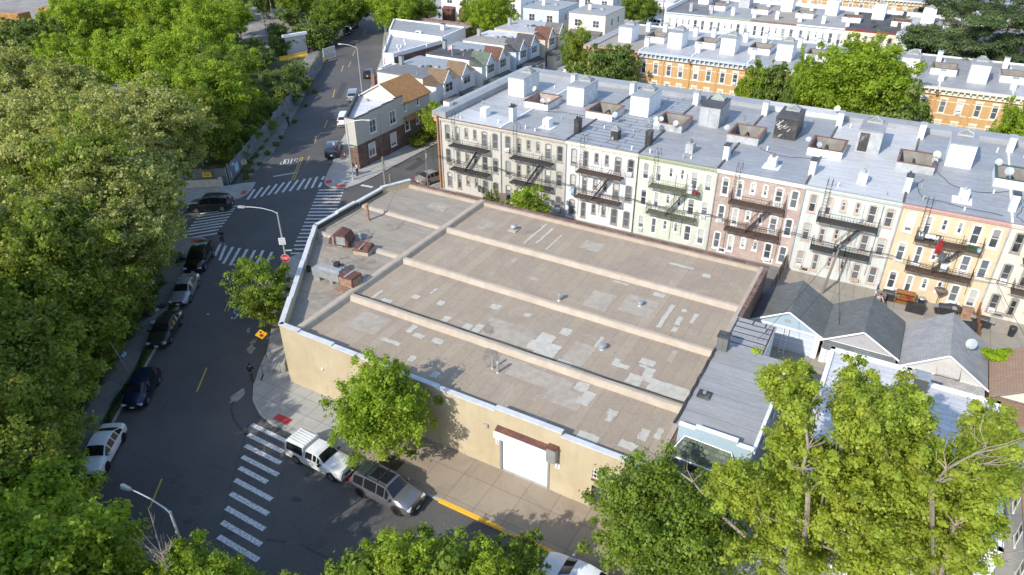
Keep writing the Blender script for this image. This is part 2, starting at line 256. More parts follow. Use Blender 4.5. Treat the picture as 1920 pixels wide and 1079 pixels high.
plain('skin',(.42,.25,.17),None,9,.6); plain('cloth_black',(.012,.012,.014),(.025,.025,.028),9,.85); plain('cloth_grey',(.10,.11,.12),None,9,.85); plain('cloth_pink',(.50,.36,.36),(.42,.3,.32),9,.85); plain('hair_dark',(.015,.012,.01),None,9,.7); plain('shoe_white',(.72,.72,.72),None,9,.6); plain('cloth_red',(.32,.02,.025),None,6,.8); plain('cloth_blue',(.05,.14,.3),None,6,.8); plain('cloth_white',(.6,.6,.62),(.45,.45,.48),6,.85)
plain('petal_purple',(.16,.03,.42),(.1,.02,.3),8,.6); plain('flag_red',(.45,.03,.05),(.6,.55,.55),1,.8)
plain('sash_white',(.62,.62,.60),(.5,.5,.48),5,.5); plain('sash_grey',(.34,.33,.31),(.26,.25,.24),5,.5); plain('trim_dark',(.24,.215,.185),(.30,.275,.24),5,.7); plain('trim_rust',(.44,.32,.25),(.48,.37,.3),5,.7); glassmat('pane'); glassmat('pane_dark',(.02,.022,.025),(.5,.5,.47),.28); glassmat('pane_bright',(.05,.06,.07),(.70,.70,.66),.62)
mm,n_,b_,o_=_new('car_glass'); b_.inputs['Base Color'].default_value=(.012,.014,.016,1); b_.inputs['Roughness'].default_value=.06; b_.inputs['Specular IOR Level'].default_value=.6
mm,n_,b_,o_=_new('tyre'); b_.inputs['Base Color'].default_value=(.014,.014,.015,1); b_.inputs['Roughness'].default_value=.85
mm,n_,b_,o_=_new('rim'); b_.inputs['Base Color'].default_value=(.38,.39,.40,1); b_.inputs['Roughness'].default_value=.35; b_.inputs['Metallic'].default_value=.8
mm,n_,b_,o_=_new('rim_dark'); b_.inputs['Base Color'].default_value=(.03,.03,.03,1); b_.inputs['Roughness'].default_value=.4; b_.inputs['Metallic'].default_value=.6
mm,n_,b_,o_=_new('lamp_clear'); b_.inputs['Base Color'].default_value=(.55,.56,.58,1); b_.inputs['Roughness'].default_value=.12
mm,n_,b_,o_=_new('lamp_red'); b_.inputs['Base Color'].default_value=(.35,.01,.012,1); b_.inputs['Roughness'].default_value=.15
mm,n_,b_,o_=_new('chrome'); b_.inputs['Base Color'].default_value=(.5,.5,.5,1); b_.inputs['Roughness'].default_value=.22; b_.inputs['Metallic'].default_value=.9
for nm,c,me,ro in (('car_white',(.72,.73,.74),0,.3),('car_blue',(.006,.016,.055),.4,.3),('car_charcoal',(.055,.05,.048),.5,.35),('car_silver',(.42,.43,.45),.6,.32),('car_black',(.008,.008,.010),.1,.22),('car_graphite',(.045,.042,.05),.5,.3),('car_red',(.20,.008,.012),.3,.28),('car_cream',(.70,.70,.66),0,.35),('car_lightsilver',(.21,.21,.235),.55,.32),('car_tan',(.36,.31,.25),.4,.35),('car_green',(.05,.07,.06),.4,.35),('car_navy',(.03,.045,.07),.4,.3)): paint(nm,c,me,ro)
leafmat('leaf_maple',(.15,.235,.02),(.28,.41,.032),(.40,.53,.05),.52)
leafmat('leaf_street',(.10,.17,.02),(.19,.285,.032),(.29,.40,.05),.48)
leafmat('leaf_tulip',(.17,.24,.028),(.32,.42,.045),(.47,.56,.075),.5)
leafmat('leaf_dark',(.03,.065,.012),(.06,.11,.018),(.10,.17,.026),.3)
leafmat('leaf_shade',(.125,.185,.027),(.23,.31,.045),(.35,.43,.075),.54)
leafmat('leaf_locust',(.17,.235,.042),(.26,.32,.07),(.36,.40,.11),.48,.5,(.55,.53,.25))
leafmat('leaf_pine',(.04,.075,.025),(.08,.125,.04),(.14,.185,.06),.15,.6)
leafmat('leaf_vine',(.17,.30,.01),(.26,.42,.015),(.36,.52,.03),.35)
leafmat('leaf_scrub',(.07,.115,.02),(.14,.21,.035),(.23,.30,.06),.3)
# ---------------------------------------------------------------- mesh builder
def T(x=0,y=0,z=0,rz=0): return Matrix.Translation((x,y,z))@Matrix.Rotation(rz,4,'Z')
class MB:
    def __init__(s,M=None): s.v=[]; s.f=[]; s.M=M; s.mi=[]; s.cur=0
    def add(s,vs,fs):
        k=len(s.v); 
        if s.M is not None: vs=[tuple(s.M@Vector(p)) for p in vs]
        s.v+= [tuple(p) for p in vs]; s.f+=[tuple(i+k for i in f) for f in fs]; s.mi+=[s.cur]*len(fs); return s
    def box(s,x0,x1,y0,y1,z0,z1):
        v=[(x0,y0,z0),(x1,y0,z0),(x1,y1,z0),(x0,y1,z0),(x0,y0,z1),(x1,y0,z1),(x1,y1,z1),(x0,y1,z1)]
        return s.add(v,[(0,3,2,1),(4,5,6,7),(0,1,5,4),(1,2,6,5),(2,3,7,6),(3,0,4,7)])
    def obox(s,c,sx,sy,sz,rz=0,tx=0,ty=0):
        m=Matrix.Translation(c)@Euler((tx,ty,rz)).to_matrix().to_4x4()
        v=[tuple(m@Vector((a*sx/2,b*sy/2,d*sz/2))) for d in(-1,1) for a,b in((-1,-1),(1,-1),(1,1),(-1,1))]
        return s.add(v,[(0,3,2,1),(4,5,6,7),(0,1,5,4),(1,2,6,5),(2,3,7,6),(3,0,4,7)])
    def prism(s,poly,z0,z1,z1b=None):
        n=len(poly)
        a=sum(poly[i][0]*poly[(i+1)%n][1]-poly[(i+1)%n][0]*poly[i][1] for i in range(n))
        if a<0: poly=poly[::-1]
        v=[(x,y,z0) for x,y in poly]+[(x,y,z1) for x,y in poly]
        return s.add(v,[tuple(range(n-1,-1,-1)),tuple(range(n,2*n))]+[(i,(i+1)%n,n+(i+1)%n,n+i) for i in range(n)])
    def poly(s,pts): return s.add(pts,[tuple(range(len(pts)))])
    def flat(s,poly,z): return s.poly(poly_ccw(poly,z))
    def cyl(s,p0,p1,r0,r1=None,n=8,cap=True):
        r1=r0 if r1 is None else r1; p0=Vector(p0);p1=Vector(p1); d=(p1-p0)
        if d.length<1e-6: return s
        q=d.to_track_quat('Z','Y'); v=[]
        for p,r in((p0,r0),(p1,r1)):
            for i in range(n):
                a=2*math.pi*i/n; v.append(tuple(p+q@Vector((r*math.cos(a),r*math.sin(a),0))))
        f=[(i,(i+1)%n,n+(i+1)%n,n+i) for i in range(n)]
        if cap: f+=[tuple(range(n-1,-1,-1)),tuple(range(n,2*n))]
        return s.add(v,f)
    def tube(s,pts,rs,n=6):
        pts=[Vector(p) for p in pts]; 
        if not hasattr(rs,'__len__'): rs=[rs]*len(pts)
        v=[]; 
        for i,p in enumerate(pts):
            d=(pts[min(i+1,len(pts)-1)]-pts[max(i-1,0)]); q=d.to_track_quat('Z','Y')
            for j in range(n):
                a=2*math.pi*j/n; v.append(tuple(p+q@Vector((rs[i]*math.cos(a),rs[i]*math.sin(a),0))))
        f=[(i*n+j,i*n+(j+1)%n,(i+1)*n+(j+1)%n,(i+1)*n+j) for i in range(len(pts)-1) for j in range(n)]
        f+=[tuple(range(n-1,-1,-1)),tuple(range((len(pts)-1)*n,len(pts)*n))]
        return s.add(v,f)
    def ball(s,c,rx,ry=None,rz=None,n=10,m=6,rot=None):
        ry=rx if ry is None else ry; rz=rx if rz is None else rz; v=[];c=Vector(c)
        for i in range(m+1):
            t=math.pi*i/m
            for j in range(n):
                a=2*math.pi*j/n; p=Vector((rx*math.sin(t)*math.cos(a),ry*math.sin(t)*math.sin(a),rz*math.cos(t)))
                v.append(tuple(c+(rot@p if rot else p)))
        f=[(i*n+j,(i+1)*n+j,(i+1)*n+(j+1)%n,i*n+(j+1)%n) for i in range(m) for j in range(n)]
        return s.add(v,f)
    def mesh(s,name,mats,smooth=False):
        me=bpy.data.meshes.new(name); me.from_pydata(s.v,[],s.f)
        for m in (mats if isinstance(mats,(list,tuple)) else [mats]): me.materials.append(MT[m] if isinstance(m,str) else m)
        if any(s.mi): me.polygons.foreach_set('material_index',s.mi)
        if smooth:
            me.polygons.foreach_set('use_smooth',[True]*len(s.f)); me.set_sharp_from_angle(angle=R(35))
        me.update(); return me
    def build(s,name,mats,parent=None,M=None,smooth=False): return put(s.mesh(name,mats,smooth),name,parent,M)
def put(me,name,parent=None,M=None):
    o=bpy.data.objects.new(name,me); COL.objects.link(o)
    if parent is not None: o.parent=parent
    if M is not None: o.matrix_local=M
    return o
def poly_ccw(poly,z):
    n=len(poly); a=sum(poly[i][0]*poly[(i+1)%n][1]-poly[(i+1)%n][0]*poly[i][1] for i in range(n))
    if a<0: poly=poly[::-1]
    return [(p[0],p[1],z) for p in poly]
def tag(o,label,cat,group=None):
    o['label']=label; o['category']=cat
    if group: o['group']=group
    return o
def thing(name,label,cat,loc=(0,0,0),rz=0,group=None):
    o=bpy.data.objects.new(name,None); COL.objects.link(o); o.empty_display_size=.3; o.location=loc; o.rotation_euler=(0,0,rz)
    return tag(o,label,cat,group)
def struct(o): o['kind']='structure'; return o
def stuff(o,label,cat): o['kind']='stuff'; return tag(o,label,cat)
def kids(o): return [c for c in bpy.data.objects if c.parent==o]
def wall(mb,w,z0,z1,holes=(),depth=.16,x0=0):
    """upright wall in the plane y=0 facing -y with real openings that have reveals"""
    xs=sorted({x0,x0+w}|{h[0] for h in holes}|{h[1] for h in holes}); zs=sorted({z0,z1}|{h[2] for h in holes}|{h[3] for h in holes})
    for i in range(len(xs)-1):
        for j in range(len(zs)-1):
            cx=(xs[i]+xs[i+1])/2; cz=(zs[j]+zs[j+1])/2
            if any(h[0]<cx<h[1] and h[2]<cz<h[3] for h in holes): continue
            mb.poly([(xs[i],0,zs[j]),(xs[i+1],0,zs[j]),(xs[i+1],0,zs[j+1]),(xs[i],0,zs[j+1])])
    for a,b,c,d in holes:
        mb.poly([(a,0,c),(a,0,d),(a,depth,d),(a,depth,c)]); mb.poly([(b,0,d),(b,0,c),(b,depth,c),(b,depth,d)])
        mb.poly([(a,0,c),(a,depth,c),(b,depth,c),(b,0,c)]); mb.poly([(a,0,d),(b,0,d),(b,depth,d),(a,depth,d)])
_wc={}
def window(parent,M,x,z,w,h,trim='white_trim',pane='pane',style='double',arch=False,lintel=None,sill=True,out=.03,pin=.09):
    """x,z = lower left corner of the opening; parts: window > pane"""
    key=(round(w,2),round(h,2),trim,pane,style,arch,lintel,sill,pin)
    if key not in _wc:
        t=.05; f=MB(); o=out; q_=.035
        if arch:
            pts=[(-.07,-.02),(w+.07,-.02),(w+.07,h-.02)]+[(w+.07-(w+.14)*k/6,h-.02+.13*math.sin(math.pi*k/6)) for k in range(1,6)]+[(-.07,h-.02)]
            inn=[(q_,q_),(w-q_,q_),(w-q_,h-q_-.04)]+[(w-q_-(w-2*q_)*k/6,h-q_-.04+.04*math.sin(math.pi*k/6)) for k in range(1,6)]+[(q_,h-q_-.04)]
            n=len(pts); v=[(a,-o,b) for a,b in pts]+[(a,-o,b) for a,b in inn]+[(a,0,b) for a,b in pts]+[(a,pin,b) for a,b in inn]
            f.add(v,[(i,(i+1)%n,n+(i+1)%n,n+i) for i in range(n)]+[(2*n+i,2*n+(i+1)%n,(i+1)%n,i) for i in range(n)]+[(n+i,n+(i+1)%n,3*n+(i+1)%n,3*n+i) for i in range(n)])
        else:
            for a,b,c,d in((-.06,q_,-.02,h+.05),(w-q_,w+.06,-.02,h+.05),(q_,w-q_,h-q_,h+.05),(q_,w-q_,-.02,q_)): f.box(a,b,-o,pin,c,d)
        f.cur=2; z0_=pin-.035; p0_=pin-.004
        for a,b,c,d in((q_,q_+t,q_,h-q_-.02),(w-q_-t,w-q_,q_,h-q_-.02),(q_+t,w-q_-t,h-q_-t-.02,h-q_-.02),(q_+t,w-q_-t,q_,q_+t)): f.box(a,b,z0_,p0_,c,d)
        t+=q_
        if style in('double','double2','pair','triple'): f.box(t,w-t,z0_-.01,p0_,h*.5-.03,h*.5+.03)
        if style in('double2','pair'): f.box(w/2-.045,w/2+.045,z0_-.012,p0_,t,h-t)
        if style=='triple':
            for q in(1/3,2/3): f.box(w*q-.05,w*q+.05,z0_-.012,p0_,t,h-t)
        f.cur=0
        if sill: f.box(-.1,w+.1,-.09,-.001,-.12,-.02)
        if lintel:
            f.cur=1; f.box(-.14,w+.14,-.06,-.002,h+.055,h+.30); f.cur=0
        fm=f.mesh('window',[trim,lintel or trim,'sash_white' if trim!='trim_dark' else 'sash_grey'])
        p=MB().box(t-.02,w-t+.02,pin,pin+(.02 if pin>0 else .027),t-.02,h-t+.02); _wc[key]=(fm,p.mesh('pane',pane))
    fm,pm=_wc[key]; o=put(fm,'window',parent,M@Matrix.Translation((x,0,z))); put(pm,'pane',o); return o
def wires(pts,sag,name,label,rad=.018,seg=8):
    mb=MB()
    for a,b in zip(pts[:-1],pts[1:]):
        a=Vector(a);b=Vector(b); q=[a.lerp(b,i/seg)-Vector((0,0,sag*4*(i/seg)*(1-i/seg))) for i in range(seg+1)]; mb.tube(q,rad,4)
    o=mb.build(name,'ink_black'); tag(o,label,'cable'); return o
def dish(loc,az,size,label,mat='dish_grey',el=35,mast=.6):
    t=thing('satellite_dish',label,'satellite dish',loc,az,'satellite dishes on the roofs')
    mb=MB(); n=14; rows=4; v=[];f=[]
    q=Euler((R(90-el),0,0)).to_matrix()
    for i in range(rows+1):
        r=size*.36*i/rows
        for j in range(n):
            a=2*math.pi*j/n; p=Vector((r*math.cos(a),r*math.sin(a)*1.05,-.28*(r*r)/size+.0)); p=q@Vector((p.x,p.y,-p.z)); v.append((p.x,p.y,p.z+mast+size*.3))
    f=[(i*n+j,i*n+(j+1)%n,(i+1)*n+(j+1)%n,(i+1)*n+j) for i in range(rows) for j in range(n)]
    k=len(v); v+= [(a,b+.03,c-.01) for a,b,c in v]; f+=[tuple(x+k for x in g[::-1]) for g in f]
    mb.add(v,f); mb.build('reflector',mat,t,smooth=True)
    mb=MB().cyl((0,.05,0),(0,.05,mast+size*.25),.025,n=6).cyl((0,.04,mast),(0,-size*.55,mast+size*.2),.015,n=5).ball((0,-size*.55,mast+size*.2+.02),.05,n=6,m=4); mb.build('mast','galvanised',t); return t
# ================================================================ GROUND, ROADS, PAVEMENTS
U=Vector((-.562,.827,0)); Nn=Vector((.827,.562,0))
def ST(s,t,z=0.0):
    p=Vector((12,-52,0))+U*s+Nn*t; return (p.x,p.y) if z is None else (p.x,p.y,z)
def xy(s,t): return ST(s,t,None)
o=MB().poly([(-1500,-900,-.30),(1500,-900,-.30),(1500,2500,-.30),(-1500,2500,-.30)]).build('ground','soil'); struct(o)
road=MB(); road.poly(poly_ccw([xy(-45,-7.6),xy(75,-7.6),xy(300,-7.6),(95,300),(95,-100),(25,-100)],0.0))
wd=Vector((-.72,-.69,0)); A0=Vector((-19.6,-13.0,0)); B0=Vector((-12.5,-25.8,0))
road.poly(poly_ccw([tuple(A0[:2]),tuple((A0+wd*70)[:2]),tuple((B0+wd*70)[:2]),tuple(B0[:2])],.004))
rd=road.build('road','asphalt'); struct(rd)
def slab(name,poly,z1=.13,m='concrete',z0=-.25,kerb='kerb'):
    """paving slab with a kerb stone running round it"""
    mb=MB(); n=len(poly); a=sum(poly[i][0]*poly[(i+1)%n][1]-poly[(i+1)%n][0]*poly[i][1] for i in range(n))
    if a<0: poly=poly[::-1]
    P=[Vector((p[0],p[1],0)) for p in poly]; ins=[]
    for i in range(n):
        d1=(P[i]-P[i-1]).normalized(); d2=(P[(i+1)%n]-P[i]).normalized(); n1=Vector((-d1.y,d1.x,0)); n2=Vector((-d2.y,d2.x,0))
        q=(n1+n2); q=q.normalized()*(.16/max(.35,q.normalized().dot(n1))); ins.append(P[i]+q)
    v=[(p.x,p.y,z0) for p in P]+[(p.x,p.y,z1) for p in P]+[(p.x,p.y,z1+.003) for p in ins]
    mb.cur=1; mb.add(v,[(i,(i+1)%n,n+(i+1)%n,n+i) for i in range(n)]+[(n+i,n+(i+1)%n,2*n+(i+1)%n,2*n+i) for i in range(n)])
    mb.cur=0; mb.add(v,[tuple(range(2*n,3*n))])
    o=mb.build(name,[m,kerb]); return struct(o)
slab('sidewalk',[(95,-42.4),(60,-42.4),(17,-42.35),(13.4,-42.4),(11.8,-42.1),(10.1,-41.2),(8.7,-39.8),(7.4,-37.9),(6.2,-35.9),(-.6,-27.6),(-2.9,-25.0),(-3.9,-24.2),(-4.1,-23.2),(-3.7,-21.5),(-2.95,-19.6),(-2.8,22.5),(-2.6,25.0),(-1.6,25.9),(95,26),(95,-10)])
slab('sidewalk',[(-2.6,37.2),(-1.6,36.4),(95,36.2),(95,94),(-1.6,94),(-2.7,93)],m='concrete')
slab('sidewalk',[(-18.1,-.3),(-16.6,-3.0),(-14.9,-5.5),(-14.2,-6.2),(-13.5,-6.5),(-12.6,-6.7),(-11.8,-6.5),(-10.9,-5.7),(-10.4,-4),(-10.2,-1.4),(-10.1,20),(-10.0,110),(-78,110),(-89,99),(-64.4,69.7),(-48.9,49.1),(-34.5,27.1),(-24.9,10.3),(-20.5,2.6)])
slab('sidewalk',[(-26.0-10,-20.4-9.6),(-26,-20.5),(-24.4,-19.2),(-20.75,-15.4),(-20.4,-14.6),(-20.45,-13.6),(-21.2,-11.8),(-22.4,-10.1),(-23.6,-11.2),(-24.6,-12.6),(-28.9,-15.5),(-31.5,-17.3),(-40,-26)])
slab('sidewalk',[xy(-40,-5.3),xy(20,-5.35),xy(30.5,-5.5),(-13.2,-25.0),(-14.5,-24.3),(-15.8,-24.1),(-17.3,-24.9),(-17.3-13,-24.9-12.4),(-19.8-13,-27.4-12.4),(-19.0,-28.3),xy(29,-9.3),xy(20,-8.4),xy(-40,-8.3)],m='concrete_dirty')
slab('sidewalk',[xy(108,-5.6),xy(230,-5.8),xy(230,-9.5),xy(111,-9.2),xy(107,-8.2)],m='concrete_dirty')
# plain sheets on the slabs
def sheet(name,poly,z,m): o=MB().poly(poly_ccw(poly,z)).build(name,m); return struct(o)
sheet('yard',[(20.5,-42.2),(41.2,-42.2),(41.2,-38.05),(20.5,-38.05)],.139,'concrete_warm')
sheet('yard',[(41.5,-17.3),(70,-17.3),(70,-.1),(41.5,-.1)],.137,'concrete_yard'); sheet('yard',[(2,-9.6),(41.4,-9.6),(41.4,-.1),(2,-.1)],.137,'concrete_dirty')
sheet('yard',[(0,59.5),(94,59.5),(94,73),(0,73)],.137,'concrete_dirty'); sheet('yard',[(-20.5,16.8),(-19,16.8),(-19,72),(-59,72),(-44.5,50),(-30.5,28)],.137,'concrete_yard')
sheet('yard',[xy(-45,-8.3),xy(29,-9.4),(-20,-29),(-60,-67),(-20,-120)],.02,'grass_soil')
sheet('yard',[(-24.7,-12.6),(-28.9,-15.5),(-40,-26),(-120,-100),(-300,0),(-300,300),(-140,220),xy(230,-9.6),xy(111,-9.3)],-.04,'grass_soil')
sheet('yard',[(-52,8),(-66,30),(-72,48),(-84,66),(-130,120),(-220,130),(-220,40),(-120,-10),(-75,-2)],-.03,'gravel')
sheet('verge',[xy(64,-4.9),xy(106,-5.0),xy(109,-7.3),xy(64,-7.3),xy(58,-6.6),xy(54,-6.3)],.012,'concrete_dirty')
sheet('verge',[xy(107,-5.7),xy(230,-5.9),xy(230,-7.3),xy(107,-7.1)],.141,'grass_soil')
sheet('verge',[xy(-40,-5.45),xy(22,-5.5),xy(22,-6.2),xy(-40,-6.25)],.141,'grass_soil')
# ---------------- painted markings (children of the road)
def marks(name,m,items,z=.009):
    mb=MB()
    for it in items:
        if len(it)==3:
            a=Vector((*it[0],0)); b=Vector((*it[1],0)); d=(b-a).normalized(); q=Vector((-d.y,d.x,0))*it[2]/2
            mb.poly([(p.x,p.y,z) for p in(a-q,b-q,b+q,a+q)])
        else: mb.poly(poly_ccw(it,z))
    return mb.build(name,m,rd)
L=[]
for a in ((12.0,-43.1),(12.6,-44.0),(13.3,-44.9),(13.95,-45.8),(14.6,-46.65),(15.2,-47.6),(15.9,-48.6),(16.6,-49.6),(17.3,-50.55),(18.0,-51.45),(18.7,-52.4)): L.append((a,(a[0]+(3.5 if a[1]!=-46.65 else 2.7),a[1]-.04),.36))
marks('crosswalk_marking','road_white',L)
L=[((-12.3+.535*k*.93-1.4,-7.1-.84*k*.93-.8),(-12.3+.535*k*.93+1.4,-7.1-.84*k*.93+.8),.30) for k in range(0,19)]
marks('crosswalk_marking','road_white',L)
c=[((-19.35,-14.35),(-20.95,-11.7)),((-18.95,-13.65),(-20.55,-10.75)),((-18.55,-12.9),(-20.15,-9.9)),((-18.1,-12.15),(-19.7,-9.1)),((-17.65,-11.45),(-19.3,-8.25)),((-17.15,-10.65),(-18.85,-7.5)),((-16.65,-9.95),(-18.3,-6.75)),((-16.05,-9.2),(-17.8,-6.05)),((-15.45,-8.55),(-17.3,-5.45)),((-14.9,-7.85),(-16.85,-4.75)),((-14.25,-7.25),(-15.05,-5.9)),((-15.6,-5.2),(-16.15,-4.2))]
marks('crosswalk_marking','road_white',[(a,b,.30) for a,b in c])
c=[(-19.0,-16.3),(-18.65,-16.95),(-18.3,-17.5),(-17.9,-18.2),(-17.45,-18.9),(-17.05,-19.6),(-16.65,-20.25),(-16.25,-20.95),(-15.85,-21.75),(-15.3,-22.5)]
marks('crosswalk_marking','road_white',[(p,(p[0]-2.45,p[1]-3.05),.30) for p in c],.013)
c=[((-11.35,-26.3),(-13.0,-24.1)),((-10.15,-26.7),(-12.2,-24.1)),((-9.25,-27.0),(-11.25,-23.95)),((-8.35,-26.9),(-10.4,-23.75)),((-7.45,-26.7),(-9.5,-23.55)),((-6.7,-26.2),(-8.6,-23.3)),((-5.9,-25.8),(-7.8,-22.9)),((-4.9,-25.5),(-6.7,-22.7))]
marks('crosswalk_marking','road_white',[(a,b,.30) for a,b in c])
marks('stop_bar_marking','road_white',[((-22.0,-7.5),(-20.3,-5.0),.28)]); marks('stop_bar_marking','road_white',[((-10.0,-4.1),(-8.3,-3.9),.45)])
marks('centre_line_marking','road_yellow',[((-23.75,-.5),(-18.9,-7.3),.11),((-23.5,-.35),(-18.65,-7.15),.11),((-7.1,-26.3),(-1.95,-33.3),.11),((-6.85,-26.1),(-1.7,-33.1),.11)])
L=[]
for a,b in (((3.5,-40.0),(5.3,-42.5)),((10.8,-50),(12.3,-52.1))): L.append((a,b,.12))
for q in ((608,240,614,226),(624,183,628,168),(640,135,644,123),(653,126,658,116),(661,105,666,95),(667,88,670,80),(682,66,685,57),(590,270,593,257),(575,305,580,293)): a=G(q[0],q[1]);b=G(q[2],q[3]); L.append(((a.x,a.y),(b.x,b.y),.14))
marks('centre_line_marking','road_yellow',L)
def letters(word,org,dx,dy,lw,lh,gap,name,m,z=.009,wd=.13,parent=None):
    """block letters drawn as strokes; dx,dy are the reading and the up directions on the ground"""
    S={'S':[((1,.85),(.8,1),(.2,1),(0,.85),(0,.62),(.2,.52),(.8,.48),(1,.36),(1,.15),(.8,0),(.2,0),(0,.15))],'T':[((0,1),(1,1)),((.5,1),(.5,0))],'O':[((.25,0),(0,.2),(0,.8),(.25,1),(.75,1),(1,.8),(1,.2),(.75,0),(.25,0))],'P':[((0,0),(0,1),(.8,1),(1,.85),(1,.6),(.8,.45),(0,.45))]}
    mb=MB(); x=0
    for ch in word:
        for st in S[ch]:
            for a,b in zip(st[:-1],st[1:]):
                pa=Vector(org)+Vector(dx)*(x+a[0]*lw)+Vector(dy)*(a[1]*lh); pb=Vector(org)+Vector(dx)*(x+b[0]*lw)+Vector(dy)*(b[1]*lh)
                d=(pb-pa).normalized(); q=d.cross(Vector(dx).cross(Vector(dy)).normalized())*wd/2; e=d*wd*.3
                mb.poly([tuple(pa-q-e),tuple(pb-q+e),tuple(pb+q+e),tuple(pa+q-e)])
        x+=lw+gap
    return mb.build(name,m,parent)
# road word STOP reads for traffic coming towards the camera
letters('STOP',(-23.75,-1.1,.009),(-.77,-.64,0),(.62,-.78,0),.42,1.9,.17,'word_marking','road_white',parent=rd)
letters('STOP',tuple(G(433,598,.009)),(.80,.60,0),(-.56,.83,0),.42,1.8,.22,'word_marking','road_white',parent=rd)
# worn patches of old paint on the asphalt near the kerb
def blob(c,rx,ry,rz,n=18,seed=1):
    r=random.Random(seed); return [(c[0]+math.cos(2*math.pi*i/n)*rx*k*math.cos(rz)-math.sin(2*math.pi*i/n)*ry*k*math.sin(rz),c[1]+math.cos(2*math.pi*i/n)*rx*k*math.sin(rz)+math.sin(2*math.pi*i/n)*ry*k*math.cos(rz)) for i in range(n) for k in [r.uniform(.55,1.15)]]
for i,(px,py,rx,ry,rz) in enumerate(((446,742,.42,1.0,.2),(441,745,.25,.5,.9),(470,655,.35,.7,.6),(476,640,.25,.5,.3),(466,620,.2,.5,.5))):
    p=G(px,py); mb=MB(); pl=blob((p.x,p.y),rx,ry,rz,seed=i); mb.add([(p.x,p.y,.0092+.0007*i)]+[(a,b,.0092+.0007*i) for a,b in pl],[(0,j+1,(j+1)%len(pl)+1) for j in range(len(pl))]); mb.build('worn_paint_marking','silver_pad',rd)
# dark sealed joint around the south east corner, tar seams
def seam(pts,wd,name='tar_seam',z=.006):
    mb=MB(); pts=[Vector((p[0],p[1],z)) for p in pts]
    for a,b in zip(pts[:-1],pts[1:]):
        d=(b-a).normalized(); q=Vector((-d.y,d.x,0))*wd/2; mb.poly([tuple(a-q),tuple(b-q),tuple(b+q),tuple(a+q)]); z+=.0003
    return mb.build(name,'tar_black',rd)
seam([G(*p) for p in ((436,755),(433,770),(440,790),(455,808),(462,816))],.14)
seam([G(*p) for p in ((466,795),(447,860),(420,960),(405,1030))],.07); seam([G(*p) for p in ((552,815),(530,890),(505,1015))],.035)
seam([G(*p) for p in ((690,335),(655,352),(640,360))],.05); seam([G(*p) for p in ((505,600),(560,470),(600,380))],.04)
seam([G(*p) for p in ((500,1012),(560,1020),(600,1040),(640,1060))],.16)
# utility cuts and old patches in the carriageway
for i,(px,py,w_,l_,rz,m) in enumerate(((560,300,1.6,7,.0,0),(600,420,1.4,4,.6,1),(700,990,1.3,6,1.35,0),(480,870,1.8,3,.3,0),(250,960,1.5,5,.1,0),(640,170,1.2,10,0,1),(640,280,2.0,5,0,0),(780,310,1.2,4,-.5,1))):
    p=G(px,py); q=Vector((-.562,.827,0)); q.rotate(Euler((0,0,rz))); c_=Vector((-q.y,q.x,0))*w_/2; P=[p-c_-q*l_/2,p+c_-q*l_/2,p+c_+q*l_/2,p-c_+q*l_/2]
    o=MB().poly(poly_ccw([tuple(v[:2]) for v in P],.0052+.0002*i)).build('asphalt_patch','asphalt_new' if m else 'asphalt_old',rd)
for i in range(26):
    r=random.Random(100+i); a_=ST(r.uniform(-25,70),r.choice((-4.2,-2,-1.2,1.8,2.8,4.0))+r.uniform(-.4,.4)) if i<18 else (r.uniform(18,42),-44.5-r.uniform(0,4),0); pl=blob(a_,r.uniform(.12,.4),r.uniform(.2,.7),r.uniform(0,3),n=12,seed=i); mb=MB(); z=.0072+.0001*(i%5); mb.add([(a_[0],a_[1],z)]+[(p[0],p[1],z) for p in pl],[(0,j+1,(j+1)%len(pl)+1) for j in range(len(pl))]); mb.build('oil_stain','asphalt_new' if i%3 else 'tar_black',rd)
# manholes & drains
for px,py,r_ in ((366,938,.42),(601,1019,.38),(470,389,.5),(433,432,.5),(785,299,.42),(785,325,.42),(547,470,.35)):
    p=G(px,py); t=MB().cyl((p.x,p.y,-.02),(p.x,p.y,.012),r_,n=20); o=t.build('manhole_cover','iron',rd)
for P,z in (([(-21.15,-13.85),(-21.75,-12.7),(-21.05,-12.75),(-20.6,-13.6)],.137),([(-14.85,-5.35),(-14.3,-4.85),(-13.55,-5.6),(-14.05,-6.15)],.137),([(-12.75,-5.9),(-11.75,-5.15),(-11.15,-5.75),(-12.1,-6.4)],.137),([(13.0,-41.95),(13.0,-41.3),(14.45,-41.3),(14.5,-41.95)],.137),([(-16.6,-25.1),(-15.6,-24.45),(-14.8,-24.8),(-15.8,-25.6)],.137),([(-14.3,-25.5),(-13.5,-25.1),(-12.9,-25.9),(-13.7,-26.3)],.137)):
    o=MB().poly(poly_ccw(P,z)).build('tactile_paving','pad_red'); tag(o,'red tactile paving pad at a kerb corner of the crossing','paving pad','red tactile pads at the kerb corners')
L=['on the pavement by the stop sign and concrete wall','nearest the traffic lane on the corner below the brick house','nearest the side street on the corner below the brick house','on the curved pavement beside the beige warehouse','nearest the side street on the corner with the blue mattress','beside the black parked car on the mattress corner']
for o,l in zip([o for o in bpy.data.objects if o.name.startswith('tactile')],L): o['label']='red tactile pad '+l
mb=MB(); mb.poly([(28.4,-42.42,.1365),(28.4,-42.15,.1365),(33.2,-42.15,.1365),(33.2,-42.42,.1365)]); mb.poly([(34.2,-42.42,.1365),(34.2,-42.15,.1365),(37.3,-42.15,.1365),(37.3,-42.42,.1365)]); mb.box(28.4,37.2,-42.46,-42.405,-.1,.13)
o=mb.build('kerb_paint','kerb_yellow'); struct(o)
